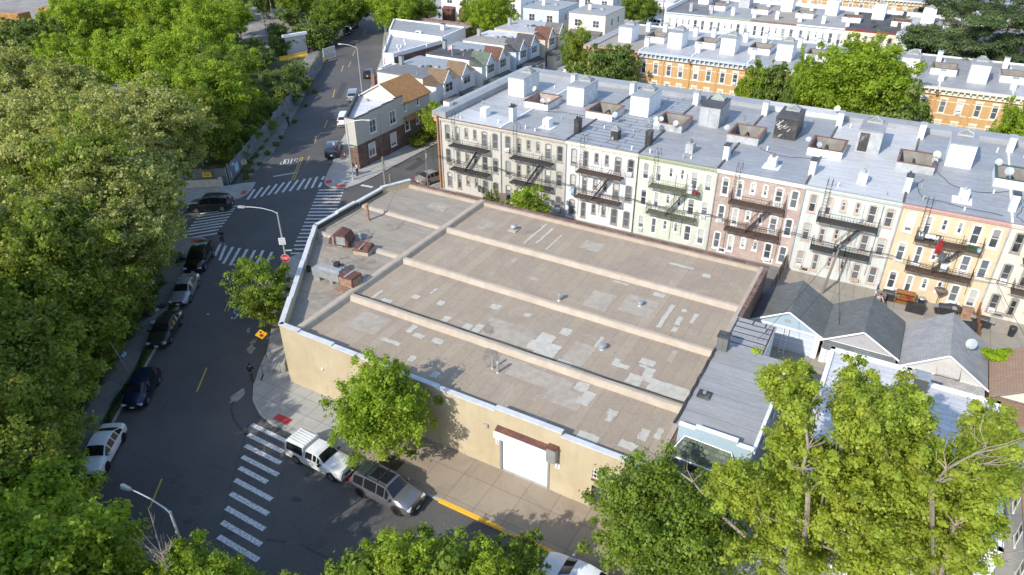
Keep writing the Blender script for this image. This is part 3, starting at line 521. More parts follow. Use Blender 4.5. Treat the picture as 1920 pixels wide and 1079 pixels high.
sheet('tree_pit',[(3.6,-33.9),(5.0,-32.6),(2.4,-29.3),(1.2,-30.6)],.142,'soil'); sheet('tree_pit',[(22.8,-41.9),(24.4,-41.9),(24.4,-40.6),(22.8,-40.6)],.142,'soil'); sheet('tree_pit',[(42,-42),(44,-42),(44,-40.6),(42,-40.6)],.142,'soil')
# ================================================================ WAREHOUSE
WH=thing('warehouse','long low beige warehouse with a patched tan flat roof divided by raised beams','warehouse',(0,0,0))
RZ=4.7
out=[(11.0,-38.0),(41.4,-38.0),(41.4,-9.8),(2.4,-9.8),(.9,-13.0),(.9,-23.4)]
def pwall(a,b,zt,mb,th=.3,z0=.0,holes=()):
    a=Vector((*a,0));b=Vector((*b,0)); d=b-a; m=Matrix.Translation(a)@Matrix.Rotation(math.atan2(d.y,d.x),4,'Z'); mb.M=m
    wall(mb,d.length,z0,zt,holes,.25); mb.poly([(d.length,th,RZ-.5),(0,th,RZ-.5),(0,th,zt),(d.length,th,zt)]); mb.poly([(0,0,zt),(d.length,0,zt),(d.length,th,zt),(0,th,zt)])
    mb.poly([(0,0,RZ-1),(0,0,zt),(0,th,zt),(0,th,RZ-1)]); mb.poly([(d.length,0,RZ-1),(d.length,th,RZ-1),(d.length,th,zt),(d.length,0,zt)])
    mb.M=None; return m,d.length
wb=MB(); cp=MB()
def coping(m,l,z,th=.3,w0=-.07,w1=.12,h=.11): cp.M=m; cp.box(-.03,l+.03,w0+.02,th+.05,z-.02,z+h-.03); cp.M=None
fr=[(11.0,12.9,5.62),(12.9,16.2,5.5),(16.2,20.8,5.38),(20.8,25.6,5.3),(25.6,30.2,5.22),(30.2,35.0,5.42),(35.0,41.4,5.14)]
for a,b,z in fr:
    hs=[]
    if a==30.2: hs=[(.4,3.95,.0,3.35)]
    if a==35.0: hs=[(2.25,3.35,.14,2.1),(2.25,3.6,2.7,3.5)]
    m,l=pwall((a,-38.0),(b,-38.0),z,wb,holes=hs); coping(m,l,z)
pa=Vector((.9,-23.4,0)); pb=Vector((11.0,-38.0,0)); 
for k,(s0,s1,z) in enumerate(((0,.16,5.3),(.16,.42,5.38),(.42,.78,5.46),(.78,1,5.62))): 
    m,l=pwall(tuple(pa.lerp(pb,s0)[:2]),tuple(pa.lerp(pb,s1)[:2]),z,wb); coping(m,l,z)
for a,b,z in (((.9,-20.2),(.9,-23.4),5.3),((.9,-17.4),(.9,-20.2),5.42),((.9,-13.0),(.9,-17.4),5.3),((2.4,-9.8),(.9,-13.0),5.42)):
    m,l=pwall(a,b,z,wb); coping(m,l,z)
wb.build('wall','stucco_beige',WH); cp.build('coping','coping_white',WH)
eb=MB(); pwall((41.4,-38.0),(41.4,-9.8),5.12,eb); pwall((41.4,-9.8),(2.4,-9.8),5.05,eb); eb.build('brick_wall','brick_brown',WH)
cb=MB(); cb.box(2.6,41.46,-10.14,-9.74,5.05,5.13); cb.box(41.06,41.47,-17.4,-10.14,5.12,5.22); cb.build('tile_coping','brick_terracotta_cap',WH)
cb=MB(); cb.box(40.75,41.055,-37.7,-10.2,RZ,5.16); cb.box(2.7,40.8,-10.42,-10.15,RZ,5.02); cb.build('flashing','beam_coat',WH)
tb=MB(); tb.M=Matrix.Translation((.9,0,0)); tb.box(.3,.33,-23.2,-17.0,RZ+.1,5.28); tb.box(.3,.33,-16.9,-13.1,RZ+.12,5.12); tb.M=None; tb.build('tar_flashing','black_tar',WH)
# roof deck
rb=MB(); rb.poly(poly_ccw([(11.9,-37.8),(41.2,-37.8),(41.2,-10),(11.9,-10)],RZ)); rb.build('roof','tan_roof',WH)
rb=MB(); rb.poly(poly_ccw([(11.2,-37.8),(11.9,-37.8),(11.9,-10),(2.5,-10),(1.1,-13),(1.1,-23.5)],RZ)); rb.build('roof','grey_gravel_roof',WH)
def beam(a,b,name='roof_beam',h=.38,wt=.36,wb_=.85):
    a=Vector((*a,RZ));b=Vector((*b,RZ)); d=b-a; l=d.length; mb=MB(Matrix.Translation(a)@Matrix.Rotation(math.atan2(d.y,d.x),4,'Z'))
    n=max(2,int(l/1.6)); r=random.Random(int(a.x*7+a.y)); pr=[(-wb_/2,0),(-wt/2-.06,h*.82),(-wt/2+.04,h),(wt/2-.04,h),(wt/2+.06,h*.82),(wb_/2,0)]; v=[]
    for i in range(n+1):
        j=r.uniform(-.02,.02); v+=[(l*i/n,y+j,z+ (r.uniform(-.012,.012) if z>0 else 0)) for y,z in pr]
    k=len(pr); f=[(i*k+q,(i+1)*k+q,(i+1)*k+q+1,i*k+q+1) for i in range(n) for q in range(k-1)]+[tuple(range(k-1,-1,-1)),tuple(n*k+q for q in range(k))]
    mb.add(v,f); return mb.build(name,'beam_coat',WH)
beam((12.1,-31.2),(40.8,-31.4)); beam((12.1,-24.0),(40.8,-24.3)); beam((12.1,-17.0),(40.8,-17.35)); beam((12.0,-37.6),(12.0,-10.1),h=.5,wt=.5,wb_=.85); beam((1.3,-16.6),(11.6,-16.9),h=.22); beam((1.3,-23.5),(11.6,-23.65),h=.2)
mb=MB(); mb.tube([(12.4,-30.88,RZ+.33)]+[(12.4+i*2.85,-30.9-.02*i+.03*((i%2)*2-1),RZ+.37) for i in range(1,10)]+[(40.8,-31.05,RZ+.37)],.03,5); o=mb.build('roof_cable','ink_black'); tag(o,'thin black cable lying along the lowest long beam of the warehouse roof','cable')
# patches of repair coating on the deck
PT=[]
def pp(m,*r): PT.append((m,r))
for m,x0,x1,y0,y1 in (('patch_light',23.5,24.1,-30.4,-29.3),('patch_light',22.6,23.3,-30.4,-29.7),('patch_light',28.4,29.7,-29.1,-27.9),('patch_light',29.0,30.6,-30.5,-28.9),('patch_light',28.2,29.0,-30.3,-29.1),('patch_light',29.6,30.4,-27.45,-26.5),('patch_mid',31.2,32.9,-30.6,-27.7),('patch_mid',24.3,28.2,-30.4,-28.6),('patch_mid',23.9,26.8,-28.6,-28.0),('patch_light',31.0,32.2,-30.9,-30.3),('patch_light',32.6,32.9,-27.7,-26.2),('patch_light',34.6,35.1,-29.1,-28.2),('patch_light',35.1,35.9,-29.1,-28.6),('patch_light',36.3,37.4,-27.9,-27.2),('patch_light',36.4,37.0,-28.3,-28.0),('patch_light',37.0,37.7,-29.3,-28.1),('patch_light',36.2,37.3,-30.5,-29.3),('patch_light',37.8,40.6,-30.5,-29.15),('patch_light',37.3,37.9,-29.7,-29.1),('patch_light',20.6,21.2,-30.4,-29.6),('patch_light',18.9,19.5,-28.6,-27.9),('patch_light',23.0,23.8,-26.9,-26.2),('patch_light',26.0,26.5,-26.6,-26.1),('patch_light',33.9,34.9,-18.6,-18.0),
 ('patch_mid',28.4,33.2,-33.8,-32.2),('patch_mid',27.2,29.5,-32.8,-31.9),('patch_mid',32.0,34.6,-34.9,-33.2),('patch_light',33.4,34.3,-32.9,-31.9),('patch_light',34.3,35.1,-33.5,-32.6),('patch_light',34.1,35.0,-34.1,-33.4),('patch_light',36.4,37.1,-34.1,-33.6),('patch_light',36.6,37.0,-34.8,-34.1),('patch_light',35.6,37.0,-37.3,-36.4),('patch_light',33.0,34.0,-37.5,-36.9),('patch_mid',31.9,33.4,-37.4,-36.6),('patch_light',38.2,39.4,-36.6,-35.9),('patch_light',39.0,39.6,-35.4,-34.3),('patch_light',39.9,40.3,-34.8,-33.7),('patch_light',23.9,24.5,-36.6,-35.9),('patch_light',18.1,19.8,-34.8,-34.4),('patch_light',19.9,20.8,-33.2,-32.7),('patch_light',19.1,19.6,-33.0,-31.9),('patch_light',21.6,22.5,-33.1,-32.5),('patch_light',21.4,21.9,-35.9,-35.2),('patch_mid',14.5,17.3,-34.6,-32.2),
 ('patch_light',35.8,36.15,-22.9,-19.2),('patch_light',36.9,37.3,-21.9,-20.6),('patch_light',37.0,37.4,-22.9,-22.2),('patch_light',37.9,38.2,-21.1,-19.6),('patch_light',36.8,37.2,-19.9,-19.4),('patch_mid',32.2,34.9,-22.1,-19.4),('patch_mid',29.4,31.4,-22.9,-20.2),('patch_mid',25.0,27.0,-14.0,-12.2),('patch_light',20.0,20.25,-15.8,-11.0),('patch_light',21.0,21.25,-15.2,-11.6),('patch_light',22.4,22.6,-15.8,-12.4),('patch_light',33.4,35.6,-12.9,-12.5),('patch_light',36.6,37.3,-13.6,-13.0),('patch_light',30.2,31.6,-18.2,-17.95),('patch_light',13.6,13.9,-30.6,-29.0),('patch_light',14.6,15.6,-30.4,-29.9),('patch_mid',7.2,9.4,-13.6,-12.2),('patch_light',16.5,17.2,-28.8,-28.2)):
    pp(m,x0,x1,y0,y1)
rp=random.Random(3)
for i in range(13):
    x=rp.uniform(14,40);y=rp.uniform(-37,-11)
    if any(abs(y-b)<1.3 for b in(-31.3,-24.1,-17.2)): continue
    pp(rp.choice(['patch_light','patch_mid','patch_mid']),x,x+rp.choice([.25,.4,.9]),y,y+rp.uniform(.4,1.6))
for i,(m,(x0,x1,y0,y1)) in enumerate(PT):
    z=RZ+.004+.0012*(i%9)+(0 if m=='patch_mid' else .012); r=random.Random(i); pts=[]; n=max(3,int((x1-x0)*3))
    for (ax,ay),(bx,by) in zip(((x0,y0),(x1,y0),(x1,y1),(x0,y1)),((x1,y0),(x1,y1),(x0,y1),(x0,y0))):
        for k in range(7): t=k/7; pts.append((ax+(bx-ax)*t+r.uniform(-.045,.045),ay+(by-ay)*t+r.uniform(-.045,.045),z))
    MB().poly(pts).build('roof_patch',m,WH)
# garage shutter, hood, door, window
t_=MB(); t_.box(30.62,34.13,-37.86,-37.80,.02,3.3); sh=t_.build('shutter','shutter_white',WH)
MB().box(30.50,30.62,-38.06,-37.78,.0,3.4).build('shutter_guide','galvanised',WH); MB().box(34.13,34.27,-38.06,-37.78,.0,3.4).build('shutter_guide','galvanised',WH)
t_=MB(); t_.add([(x,y,z) for x in(30.35,34.2) for y,z in((-38.01,3.35),(-38.45,3.35),(-38.45,3.9),(-38.01,4.12))],[(0,1,2,3),(7,6,5,4),(0,4,5,1),(3,2,6,7),(0,3,7,4)]); hd=t_.build('hood','rust',WH)
MB().box(30.33,34.22,-38.51,-38.455,3.38,3.95).build('hood_fascia','white_trim',hd)
MB().box(34.22,34.85,-38.5,-38.01,3.1,4.25).build('motor_box','galvanised',hd); MB().box(34.2,34.9,-38.55,-38.0,4.25,4.3).build('lid','rust',hd)
t_=MB(); t_.box(37.25,38.35,-37.80,-37.75,.14,2.1); t_.build('door','iron_black',WH)
t_=MB(); t_.box(37.45,38.2,-37.84,-37.805,1.0,1.95); t_.build('door_window','pane_dark',WH)
t_=MB()
for k in range(7): t_.box(37.3+k*.2,37.35+k*.2,-37.97,-37.93,2.72,3.48)
for z in(2.76,3.1,3.42): t_.box(37.26,38.6,-37.99,-37.96,z,z+.05)
w_=MB().box(37.25,38.6,-37.82,-37.78,2.7,3.5).build('window','pane_dark',WH); t_.build('window_bars','white_trim',w_); MB().box(37.2,38.7,-38.06,-38.005,2.55,2.69).build('sill','rust',w_)
t_=MB(); t_.box(29.32,29.66,-38.12,-38.005,3.55,3.85); t_.build('light_fixture','galvanised',WH); MB().box(29.34,29.6,-38.14,-38.12,3.6,3.8).build('lens','sign_back',WH)
for x0,z0 in((30.2,2.38),(34.66,2.36)):
    q=thing('notice_sign','white notice board fixed to the beige wall just '+('left' if x0<31 else 'right')+' of the white shutter','sign',(x0,-38.01,z0),0,'white notices beside the shutter')
    MB().box(0,.34,-.02,-.002,0,.42).build('panel','sign_white',q); mb=MB()
    for a,b,c,d in((.13,.21,.24,.36),(.06,.28,.15,.18),(.08,.26,.09,.115)): mb.box(a,b,-.026,-.021,c,d)
    mb.build('lettering','ink_red',q)
t_=thing('wall_lamp','small white dome lamp high on the tree-shaded beige wall','lamp',(14.9,-38.0,2.9)); MB().ball((0,-.05,0),.12,.1,.12).build('dome','sign_white',t_,smooth=True); MB().box(-.06,.06,-.04,0,-.06,.06).build('bracket','galvanised',t_)
# silver pads / stains on the west part of the deck
for i,(x,y,rx,ry) in enumerate(((9.0,-13.3,1.3,.7),(7.5,-26.8,2.2,1.3),(4.5,-25.5,1.2,.8),(10.3,-27.5,.8,1.4),(11.2,-32.6,.9,.5))):
    pl=blob((x,y),rx,ry,.3*i,n=22,seed=40+i); mb=MB(); mb.add([(x,y,RZ+.005+.001*i)]+[(a,b,RZ+.005+.001*i) for a,b in pl],[(0,j+1,(j+1)%len(pl)+1) for j in range(len(pl))]); mb.build('roof_stain','silver_pad',WH)
for i,(x,y,rx,ry) in enumerate(((9.6,-26.2,1.9,1.0),(5.6,-22.0,1.2,1.6),(10.0,-31.9,1.5,.7),(3.2,-24.4,.8,1.4),(7.2,-18.7,1.3,.9),(26.5,-32.4,1.6,.6),(24.6,-29.6,.9,.4),(19.5,-13.0,.5,1.2))):
    pl=blob((x,y),rx,ry,.4*i,n=26,seed=60+i); mb=MB(); z=RZ+.0265+.001*i; mb.add([(x,y,z)]+[(a,b,z) for a,b in pl],[(0,j+1,(j+1)%len(pl)+1) for j in range(len(pl))]); mb.build('roof_stain','roof_dirt',WH)
# roof furniture standing on the warehouse
def rt(name,label,x,y,rz=0,cat='vent',g=None,z=RZ): return thing(name,label,cat,(x,y,z),rz,g)
q=rt('vent_hood','rusty angular exhaust hood with a torn white side on the shaded roof',5.2,-24.3,.25,'exhaust hood')
mb=MB(); pr=[(-1.0,.35),(-.8,1.0),(-.1,1.55),(.75,1.35),(1.1,.7),(1.0,.25)]
mb.add([(x,-.75,z) for x,z in pr]+[(x,.75,z) for x,z in pr],[tuple(range(5,-1,-1)),tuple(range(6,12))]+[(i,(i+1)%6,6+(i+1)%6,6+i) for i in range(6)]); mb.build('hood','rust',q); mb=MB(); mb.box(-.1,.8,-.79,-.755,.4,1.2).box(-.5,-.35,-.81,-.76,.3,1.2).box(-.4,.3,-.5,.5,0,.4).build('torn_panel','galvanised',q)
q=rt('vent_box','low cream box with a rusty sloping lid beside the exhaust hood',8.0,-24.5,.2,'roof vent')
mb=MB(); mb.box(-.75,.75,-.6,.6,0,.42).build('base','beam_coat',q); mb=MB(); mb.add([(-.85,-.7,.42),(.85,-.7,.42),(.85,.7,.5),(-.85,.7,.5),(-.7,-.5,.62),(.7,-.5,.62),(.7,.55,.85),(-.7,.55,.85)],[(0,3,2,1),(4,5,6,7),(0,1,5,4),(1,2,6,5),(2,3,7,6),(3,0,4,7)]); mb.build('lid','rust',q); MB().box(-.06,.06,-.75,.6,.7,.8).build('rail','galvanised',q)
q=rt('duct','long silver square duct leading to a rusty box at the cross beam',8.9,-30.0,.02,'duct')
mb=MB(); mb.box(-1.6,1.5,-.45,.45,.45,1.15).box(-1.6,-.9,-.4,.4,0,.45).box(.2,.5,-.35,.35,0,.45).box(-1.1,1.2,-.15,.3,1.15,1.4); mb.build('trunking','galvanised',q)
mb=MB(); mb.box(1.5,3.0,-.62,.62,.35,1.35); b_=mb.build('fan_box','rust',q); MB().box(1.6,2.9,-.66,-.625,.45,1.2).box(3.0,3.03,-.5,.5,.45,1.2).build('grille','rust_light',b_); MB().box(2.1,2.3,-.62,.62,1.35,1.39).build('strap','galvanised',b_)
MB().box(1.1,3.7,-1.1,-.5,0,.06).box(2.6,3.9,-.9,-.6,.07,.12).build('base_plate','rust_light',q)
q=rt('air_handler','small black box unit with a fan beside the silver duct',8.6,-28.3,.4,'air unit'); MB().box(-.4,.4,-.3,.3,.1,.65).build('casing','galvanised',q); MB().box(-.5,-.1,-.35,.2,.5,1.0).cyl((.1,0,.65),(.1,0,.75),.22,n=12).build('fan','iron_black',q); MB().cyl((-.3,-.2,.9),(-.5,-.5,1.35),.03).build('bracket','iron_black',q)
def pipevent(x,y,h,r_,label,cap=True,m='galvanised',z=RZ):
    q=rt('vent_pipe',label,x,y,0,'vent pipe',None,z); MB().cyl((0,0,0),(0,0,.08),r_*1.7,r_*1.2,10).cyl((0,0,.08),(0,0,h),r_,n=10).build('pipe',m,q,smooth=True)
    if cap: MB().cyl((0,0,h-.02),(0,0,h+.05),r_*1.6,r_*1.5,12).cyl((0,0,h+.05),(0,0,h+.14),r_*1.5,r_*.3,12).build('cap',m,q,smooth=True)
    return q
pipevent(4.05,-19.0,1.75,.15,'tall tan pipe with a mushroom cap near the west parapet of the warehouse',m='rust_light')
pipevent(6.3,-22.9,.8,.13,'squat galvanised pipe vent just behind the rusty exhaust hood')
pipevent(27.95,-33.85,.85,.09,'shorter of two thin pipes standing side by side on the lowest roof strip'); pipevent(27.4,-33.65,.98,.08,'taller uncapped one of two thin pipes on the lowest roof strip',cap=False)
pipevent(27.5,-23.1,.55,.14,'silver mushroom vent on the roof strip between the middle and upper beams'); pipevent(33.6,-20.6,.35,.17,'low silver cap vent in the square patch near the blue house'); pipevent(33.3,-27.6,.35,.2,'low silver vent on a round pad among white patches')
q=rt('turbine_vent','round silver turbine vent on a square base on the topmost roof strip',17.9,-13.8,0,'roof vent'); MB().box(-.45,.45,-.45,.45,0,.12).build('base','beam_coat',q); MB().cyl((0,0,.12),(0,0,.3),.22,n=12).ball((0,0,.42),.34,.34,.22,12,6).build('turbine','galvanised',q,smooth=True)
q=rt('chimney_stub','dark open pipe stub by the diagonal parapet of the warehouse',6.0,-29.6,0,'vent pipe'); MB().cyl((0,0,0),(0,0,.5),.2,n=12,cap=False).build('pipe','iron_black',q)
# ================================================================ BUILDINGS
def gable(mb,x0,x1,y0,y1,ze,zr,ov=.2,th=.12,axis='y'):
    """two roof slopes; axis is the direction of the ridge"""
    def P(a,b,z): return (a,b,z) if axis=='y' else (b,a,z)
    if axis=='y': a0,a1,b0,b1=x0,x1,y0,y1
    else: a0,a1,b0,b1=y0,y1,x0,x1
    m=(a0+a1)/2; s=(zr-ze)/(m-a0); e=ze-s*ov
    for sgn,ax in((-1,a0-ov),(1,a1+ov)):
        v=[P(ax,b0-ov,e),P(m,b0-ov,zr),P(m,b1+ov,zr),P(ax,b1+ov,e)]; v2=[(p[0],p[1],p[2]-th) for p in v]
        flip=(sgn<0)==(axis=='y'); f=[(0,1,2,3),(7,6,5,4),(0,4,5,1),(1,5,6,2),(2,6,7,3),(3,7,4,0)]
        mb.add(v+v2,f if not flip else [g[::-1] for g in f])
    return mb
def tri(mb,x0,x1,y,ze,zr,sgn=-1): return mb.poly([(x0,y,ze),(x1,y,ze),((x0+x1)/2,y,zr)])
def chimney(parent,x,y,z,w,d,h,mat,cap='iron_black',pots=0,name='chimney'):
    o=MB().box(x-w/2,x+w/2,y-d/2,y+d/2,z,z+h).build(name,mat,parent)
    c=MB(); c.box(x-w/2-.05,x+w/2+.05,y-d/2-.05,y+d/2+.05,z+h-.001,z+h+.08)
    for k in range(pots): c.cyl((x+(k-(pots-1)/2)*.3,y,z+h+.08),(x+(k-(pots-1)/2)*.3,y,z+h+.35),.1,n=8)
    c.build('chimney_cap',cap,o); return o
def skylight(parent,x,y,z,w,d,h,mat='skylight_glass',base='galvanised',name='skylight'):
    b=MB().box(x-w/2,x+w/2,y-d/2,y+d/2,z,z+.18).build(name,base,parent); g=MB()
    g.add([(x-w/2,y-d/2,z+.18),(x+w/2,y-d/2,z+.18),(x+w/2,y+d/2,z+.18),(x-w/2,y+d/2,z+.18),(x,y-d*.12,z+.18+h),(x,y+d*.12,z+.18+h)],[(0,1,4),(1,2,5,4),(2,3,5),(3,0,4,5)]); g.build('glazing',mat,b)
    f=MB()
    for a in((-1,-1),(1,-1),(1,1),(-1,1)): f.cyl((x+a[0]*w/2,y+a[1]*d/2,z+.19),(x,y+a[1]*d*.12,z+.19+h),.025,n=4)
    for k in(-.5,0,.5): f.cyl((x+k*w/2,y-d/2,z+.19),(x+k*.1,y-d*.12,z+.18+h),.015,n=4)
    f.build('glazing_bar','sign_back',b); return b
def deck(mb,x0,x1,y0,y1,z,holes=()):
    xs=sorted({x0,x1}|{min(max(h[k],x0),x1) for h in holes for k in(0,1)}); ys=sorted({y0,y1}|{h[k] for h in holes for k in(2,3)})
    for i in range(len(xs)-1):
        for j in range(len(ys)-1):
            cx=(xs[i]+xs[i+1])/2; cy=(ys[j]+ys[j+1])/2
            if any(h[0]<cx<h[1] and h[2]<cy<h[3] for h in holes): continue
            mb.poly([(xs[i],ys[j],z),(xs[i+1],ys[j],z),(xs[i+1],ys[j+1],z),(xs[i],ys[j+1],z)])
def fire_escape(parent,mat,x0=1.74,x1=6.95,seed=0):
    root=None; r=random.Random(seed)
    def platform(z):
        mb=MB(); mb.box(x0,x1,-1.12,-1.06,z-.1,z).box(x0,x1,-.06,-.0,z-.1,z)
        for k in range(9): mb.box(x0,x1,-1.04+k*.115,-.99+k*.115,z-.03,z)
        for x in(x0,x0+1.3,x0+2.6,x1-1.3,x1): mb.box(x-.03,x+.03,-1.1,0,z-.1,z-.032); mb.cyl((x,-1.05,z-.1),(x,-.02,z-.75),.025,n=4)
        return mb
    def rail(z):
        mb=MB()
        for zz in(.5,.95): mb.cyl((x0,-1.09,z+zz),(x1,-1.09,z+zz),.022,n=4).cyl((x0,-1.09,z+zz),(x0,0,z+zz),.02,n=4).cyl((x1,-1.09,z+zz),(x1,0,z+zz),.02,n=4)
        n=int((x1-x0)/.26)
        for k in range(n+1):
            x=x0+(x1-x0)*k/n; mb.cyl((x,-1.09,z),(x,-1.09,z+.95),.011 if k%4 else .022,n=4)
        for k in range(1,5): mb.cyl((x0,-1.09+k*.22,z),(x0,-1.09+k*.22,z+.95),.011,n=4).cyl((x1,-1.09+k*.22,z),(x1,-1.09+k*.22,z+.95),.011,n=4)
        return mb
    root=thing_part('fire_escape',parent)
    for z in(3.45,6.42): platform(z).build('platform',mat,root); rail(z).build('railing',mat,root)
    mb=MB(); a=Vector((3.7,-.62,3.45)); b=Vector((5.65,-.62,6.42))
    for dy in(-.26,.26): mb.tube([a+Vector((0,dy,0)),b+Vector((0,dy,0))],.05,4); mb.tube([a+Vector((0,dy,.85)),b+Vector((0,dy,.85))],.02,4)
    for k in range(13):
        p=a.lerp(b,(k+.5)/13); mb.obox(p,.2,.5,.03)
        if k%3==0: mb.cyl(p+Vector((0,.26,0)),p+Vector((0,.26,.85)),.015,n=4).cyl(p+Vector((0,-.26,0)),p+Vector((0,-.26,.85)),.015,n=4)
    mb.build('stair',mat,root)
    mb=MB(); lx=2.05
    for dx in(-.2,.2): mb.tube([(lx+dx,-.3,6.5),(lx+dx,-.25,9.7),(lx+dx,-.1,10.15),(lx+dx,.35,10.25),(lx+dx,.6,9.9),(lx+dx,.62,9.38)],.022,4)
    for k in range(9): mb.cyl((lx-.2,-.28,6.8+k*.33),(lx+.2,-.28,6.8+k*.33),.014,n=4)
    mb.build('ladder',mat,root)
    mb=MB()
    for dx in(-.18,.18): mb.cyl((5.0+dx,-1.15,2.3),(5.0+dx,-1.15,4.4),.018,n=4)
    for k in range(6): mb.cyl((4.82,-1.15,2.4+k*.33),(5.18,-1.15,2.4+k*.33),.012,n=4)
    mb.build('drop_ladder',mat,root); return root
def thing_part(name,parent):
    o=bpy.data.objects.new(name,None); COL.objects.link(o); o.empty_display_size=.2; o.parent=parent; return o
APX=[(.66,1.30),(2.16,2.68),(3.47,3.88),(4.69,5.07),(5.84,6.53),(7.30,7.98)]
def ac(parent,M,x,z):
    o=MB(M@Matrix.Translation((x,0,z))).box(0,.5,-.32,.06,0,.34).build('air_conditioner','bulkhead_bright',parent); MB(M@Matrix.Translation((x,0,z))).box(.05,.45,-.335,-.322,.05,.29).build('grille','sign_back',o)
def rear_windows(b,M,wallm,wm,trim,pane,arch,rows,zr=9.35,sw=8.38,H=10,basement=False,style='double',seed=0,lintel=None):
    hs=[]; r=random.Random(seed)
    for zt in rows:
        for i,(a,c) in enumerate(APX):
            h=1.10 if i in(2,3) else 1.82
            hs.append((a,c,zt-h,zt,i))
    if basement: hs+=[(1.2,2.0,.25,.75,9),(6.0,6.8,.25,.75,9)]
    mb=MB(M); wall(mb,sw,0,zr,[h[:4] for h in hs],.14); mb.build('wall',wallm,b)
    for a,c,z0,z1,i in hs:
        window(b,M,a,z0,c-a,z1-z0,trim,pane,style if i!=9 else 'plain',arch and i!=9,lintel,i!=9)
        if i in(0,4,5) and r.random()<.16: ac(b,M,a+(c-a)/2-.25,z0+.06)
def roof_unit(b,x,kind,door,zr=9.35,dx=2.35,y0=11.6,y1=15.9,h=2.3,top='silver_roof_b',sk='skylight_glass'):
    u=MB().box(x+2.75,x+5.05,y0,y1,zr,zr+h).build('stair_bulkhead',kind,b)
    MB().box(x+2.7,x+5.1,y0-.08,y1+.05,zr+h,zr+h+.08).build('bulkhead_roof',top,u); skylight(u,x+3.9,y1-.95,zr+h+.08,1.5,1.3,.42,sk)
    if door: MB().box(x+2.95,x+3.85,y0-.05,y0-.004,zr+.12,zr+2.05).build('door',door,u)
    return u
def shaft(b,x0,x1,y0,y1,z,zt,outm,capm,inm='shaft_inside',zb=3.):
    t=.17; o=MB(); 
    for a,c,d,e in((x0,x1,y0,y0+t),(x0,x1,y1-t,y1),(x0,x0+t,y0+t,y1-t),(x1-t,x1,y0+t,y1-t)): o.box(a,c,d,e,z-.05,zt)
    o=o.build('light_shaft',outm,b); c=MB()
    for a,cc,d,e in((x0-.04,x1+.04,y0-.04,y0+t+.03),(x0-.04,x1+.04,y1-t-.03,y1+.04),(x0-.04,x0+t+.03,y0+t+.03,y1-t-.03),(x1-t-.03,x1+.04,y0+t+.03,y1-t-.03)): c.box(a,cc,d,e,zt,zt+.07)
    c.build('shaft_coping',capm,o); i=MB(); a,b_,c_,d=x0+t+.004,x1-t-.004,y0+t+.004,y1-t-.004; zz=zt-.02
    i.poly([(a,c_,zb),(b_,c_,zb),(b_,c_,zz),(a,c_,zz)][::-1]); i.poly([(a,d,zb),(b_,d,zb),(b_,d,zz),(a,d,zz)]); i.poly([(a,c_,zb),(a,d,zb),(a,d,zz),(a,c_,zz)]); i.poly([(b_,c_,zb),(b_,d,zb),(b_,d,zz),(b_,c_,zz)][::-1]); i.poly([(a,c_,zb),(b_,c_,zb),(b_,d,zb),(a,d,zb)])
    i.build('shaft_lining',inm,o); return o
ROW1=[ # wall, trim, roof, fire escape, label, cornice, bulkhead, door, shaft outside, shaft coping, small box, arch, pane
 ('wall_greige','trim_dark','silver_roof_a','iron_black','three storey greige rear-facade apartment house at the street end of the near row','brown_cornice','bulkhead_white',None,'bulkhead_white','brick_terracotta_cap','bulkhead_bright','pane'),
 ('wall_sand','trim_dark','silver_roof_b','iron_black','three storey sand coloured apartment house second from the street end, leafy vine at its foot','brown_cornice','bulkhead_white',None,'bulkhead_white','brown_cornice','bulkhead_bright','pane'),
 ('wall_white','trim_dark','banded_roof','iron_brown','bright white apartment house under the black-banded silver roof','cream_cornice','bulkhead_bright','bulkhead_white','bulkhead_grey','brown_cornice','tar_black','pane'),
 ('wall_mint','white_trim','silver_roof_b','iron_green','pale mint apartment house with green fire escape','plastic_olive','bulkhead_grey','door_grey','bulkhead_grey','brown_cornice','bulkhead_grey','pane'),
 ('wall_old_brick','white_trim','silver_roof_c','iron_brown','weathered red brick apartment house in the near row','white_trim','tar_black',None,'bulkhead_bright','brick_terracotta_cap','bulkhead_bright','pane'),
 ('wall_pale_grey','trim_rust','silver_roof_d','iron_black','pale grey apartment house with a plain white-silver roof and a dark bulkhead door','wall_pale_grey','bulkhead_grey','tar_black','bulkhead_grey','brick_terracotta_cap','bulkhead_white','pane'),
 ('wall_yellow','white_trim','silver_roof_c','iron_brown','warm yellow apartment house with laundry on its fire escape','pink_cornice','bulkhead_bright',None,'bulkhead_bright','plastic_green','bulkhead_bright','pane'),
 ('wall_cream','trim_dark','silver_roof_c','iron_brown','cream pink apartment house with brown windows at the right edge of the photo','plastic_green','bulkhead_bright',None,'bulkhead_bright','brown_cornice','bulkhead_bright','pane_dark')]
plain('plastic_olive',(.36,.39,.26),(.29,.31,.2),4,.7); plain('pink_cornice',(.50,.30,.27),(.4,.25,.22),4,.7)
PW=8.38
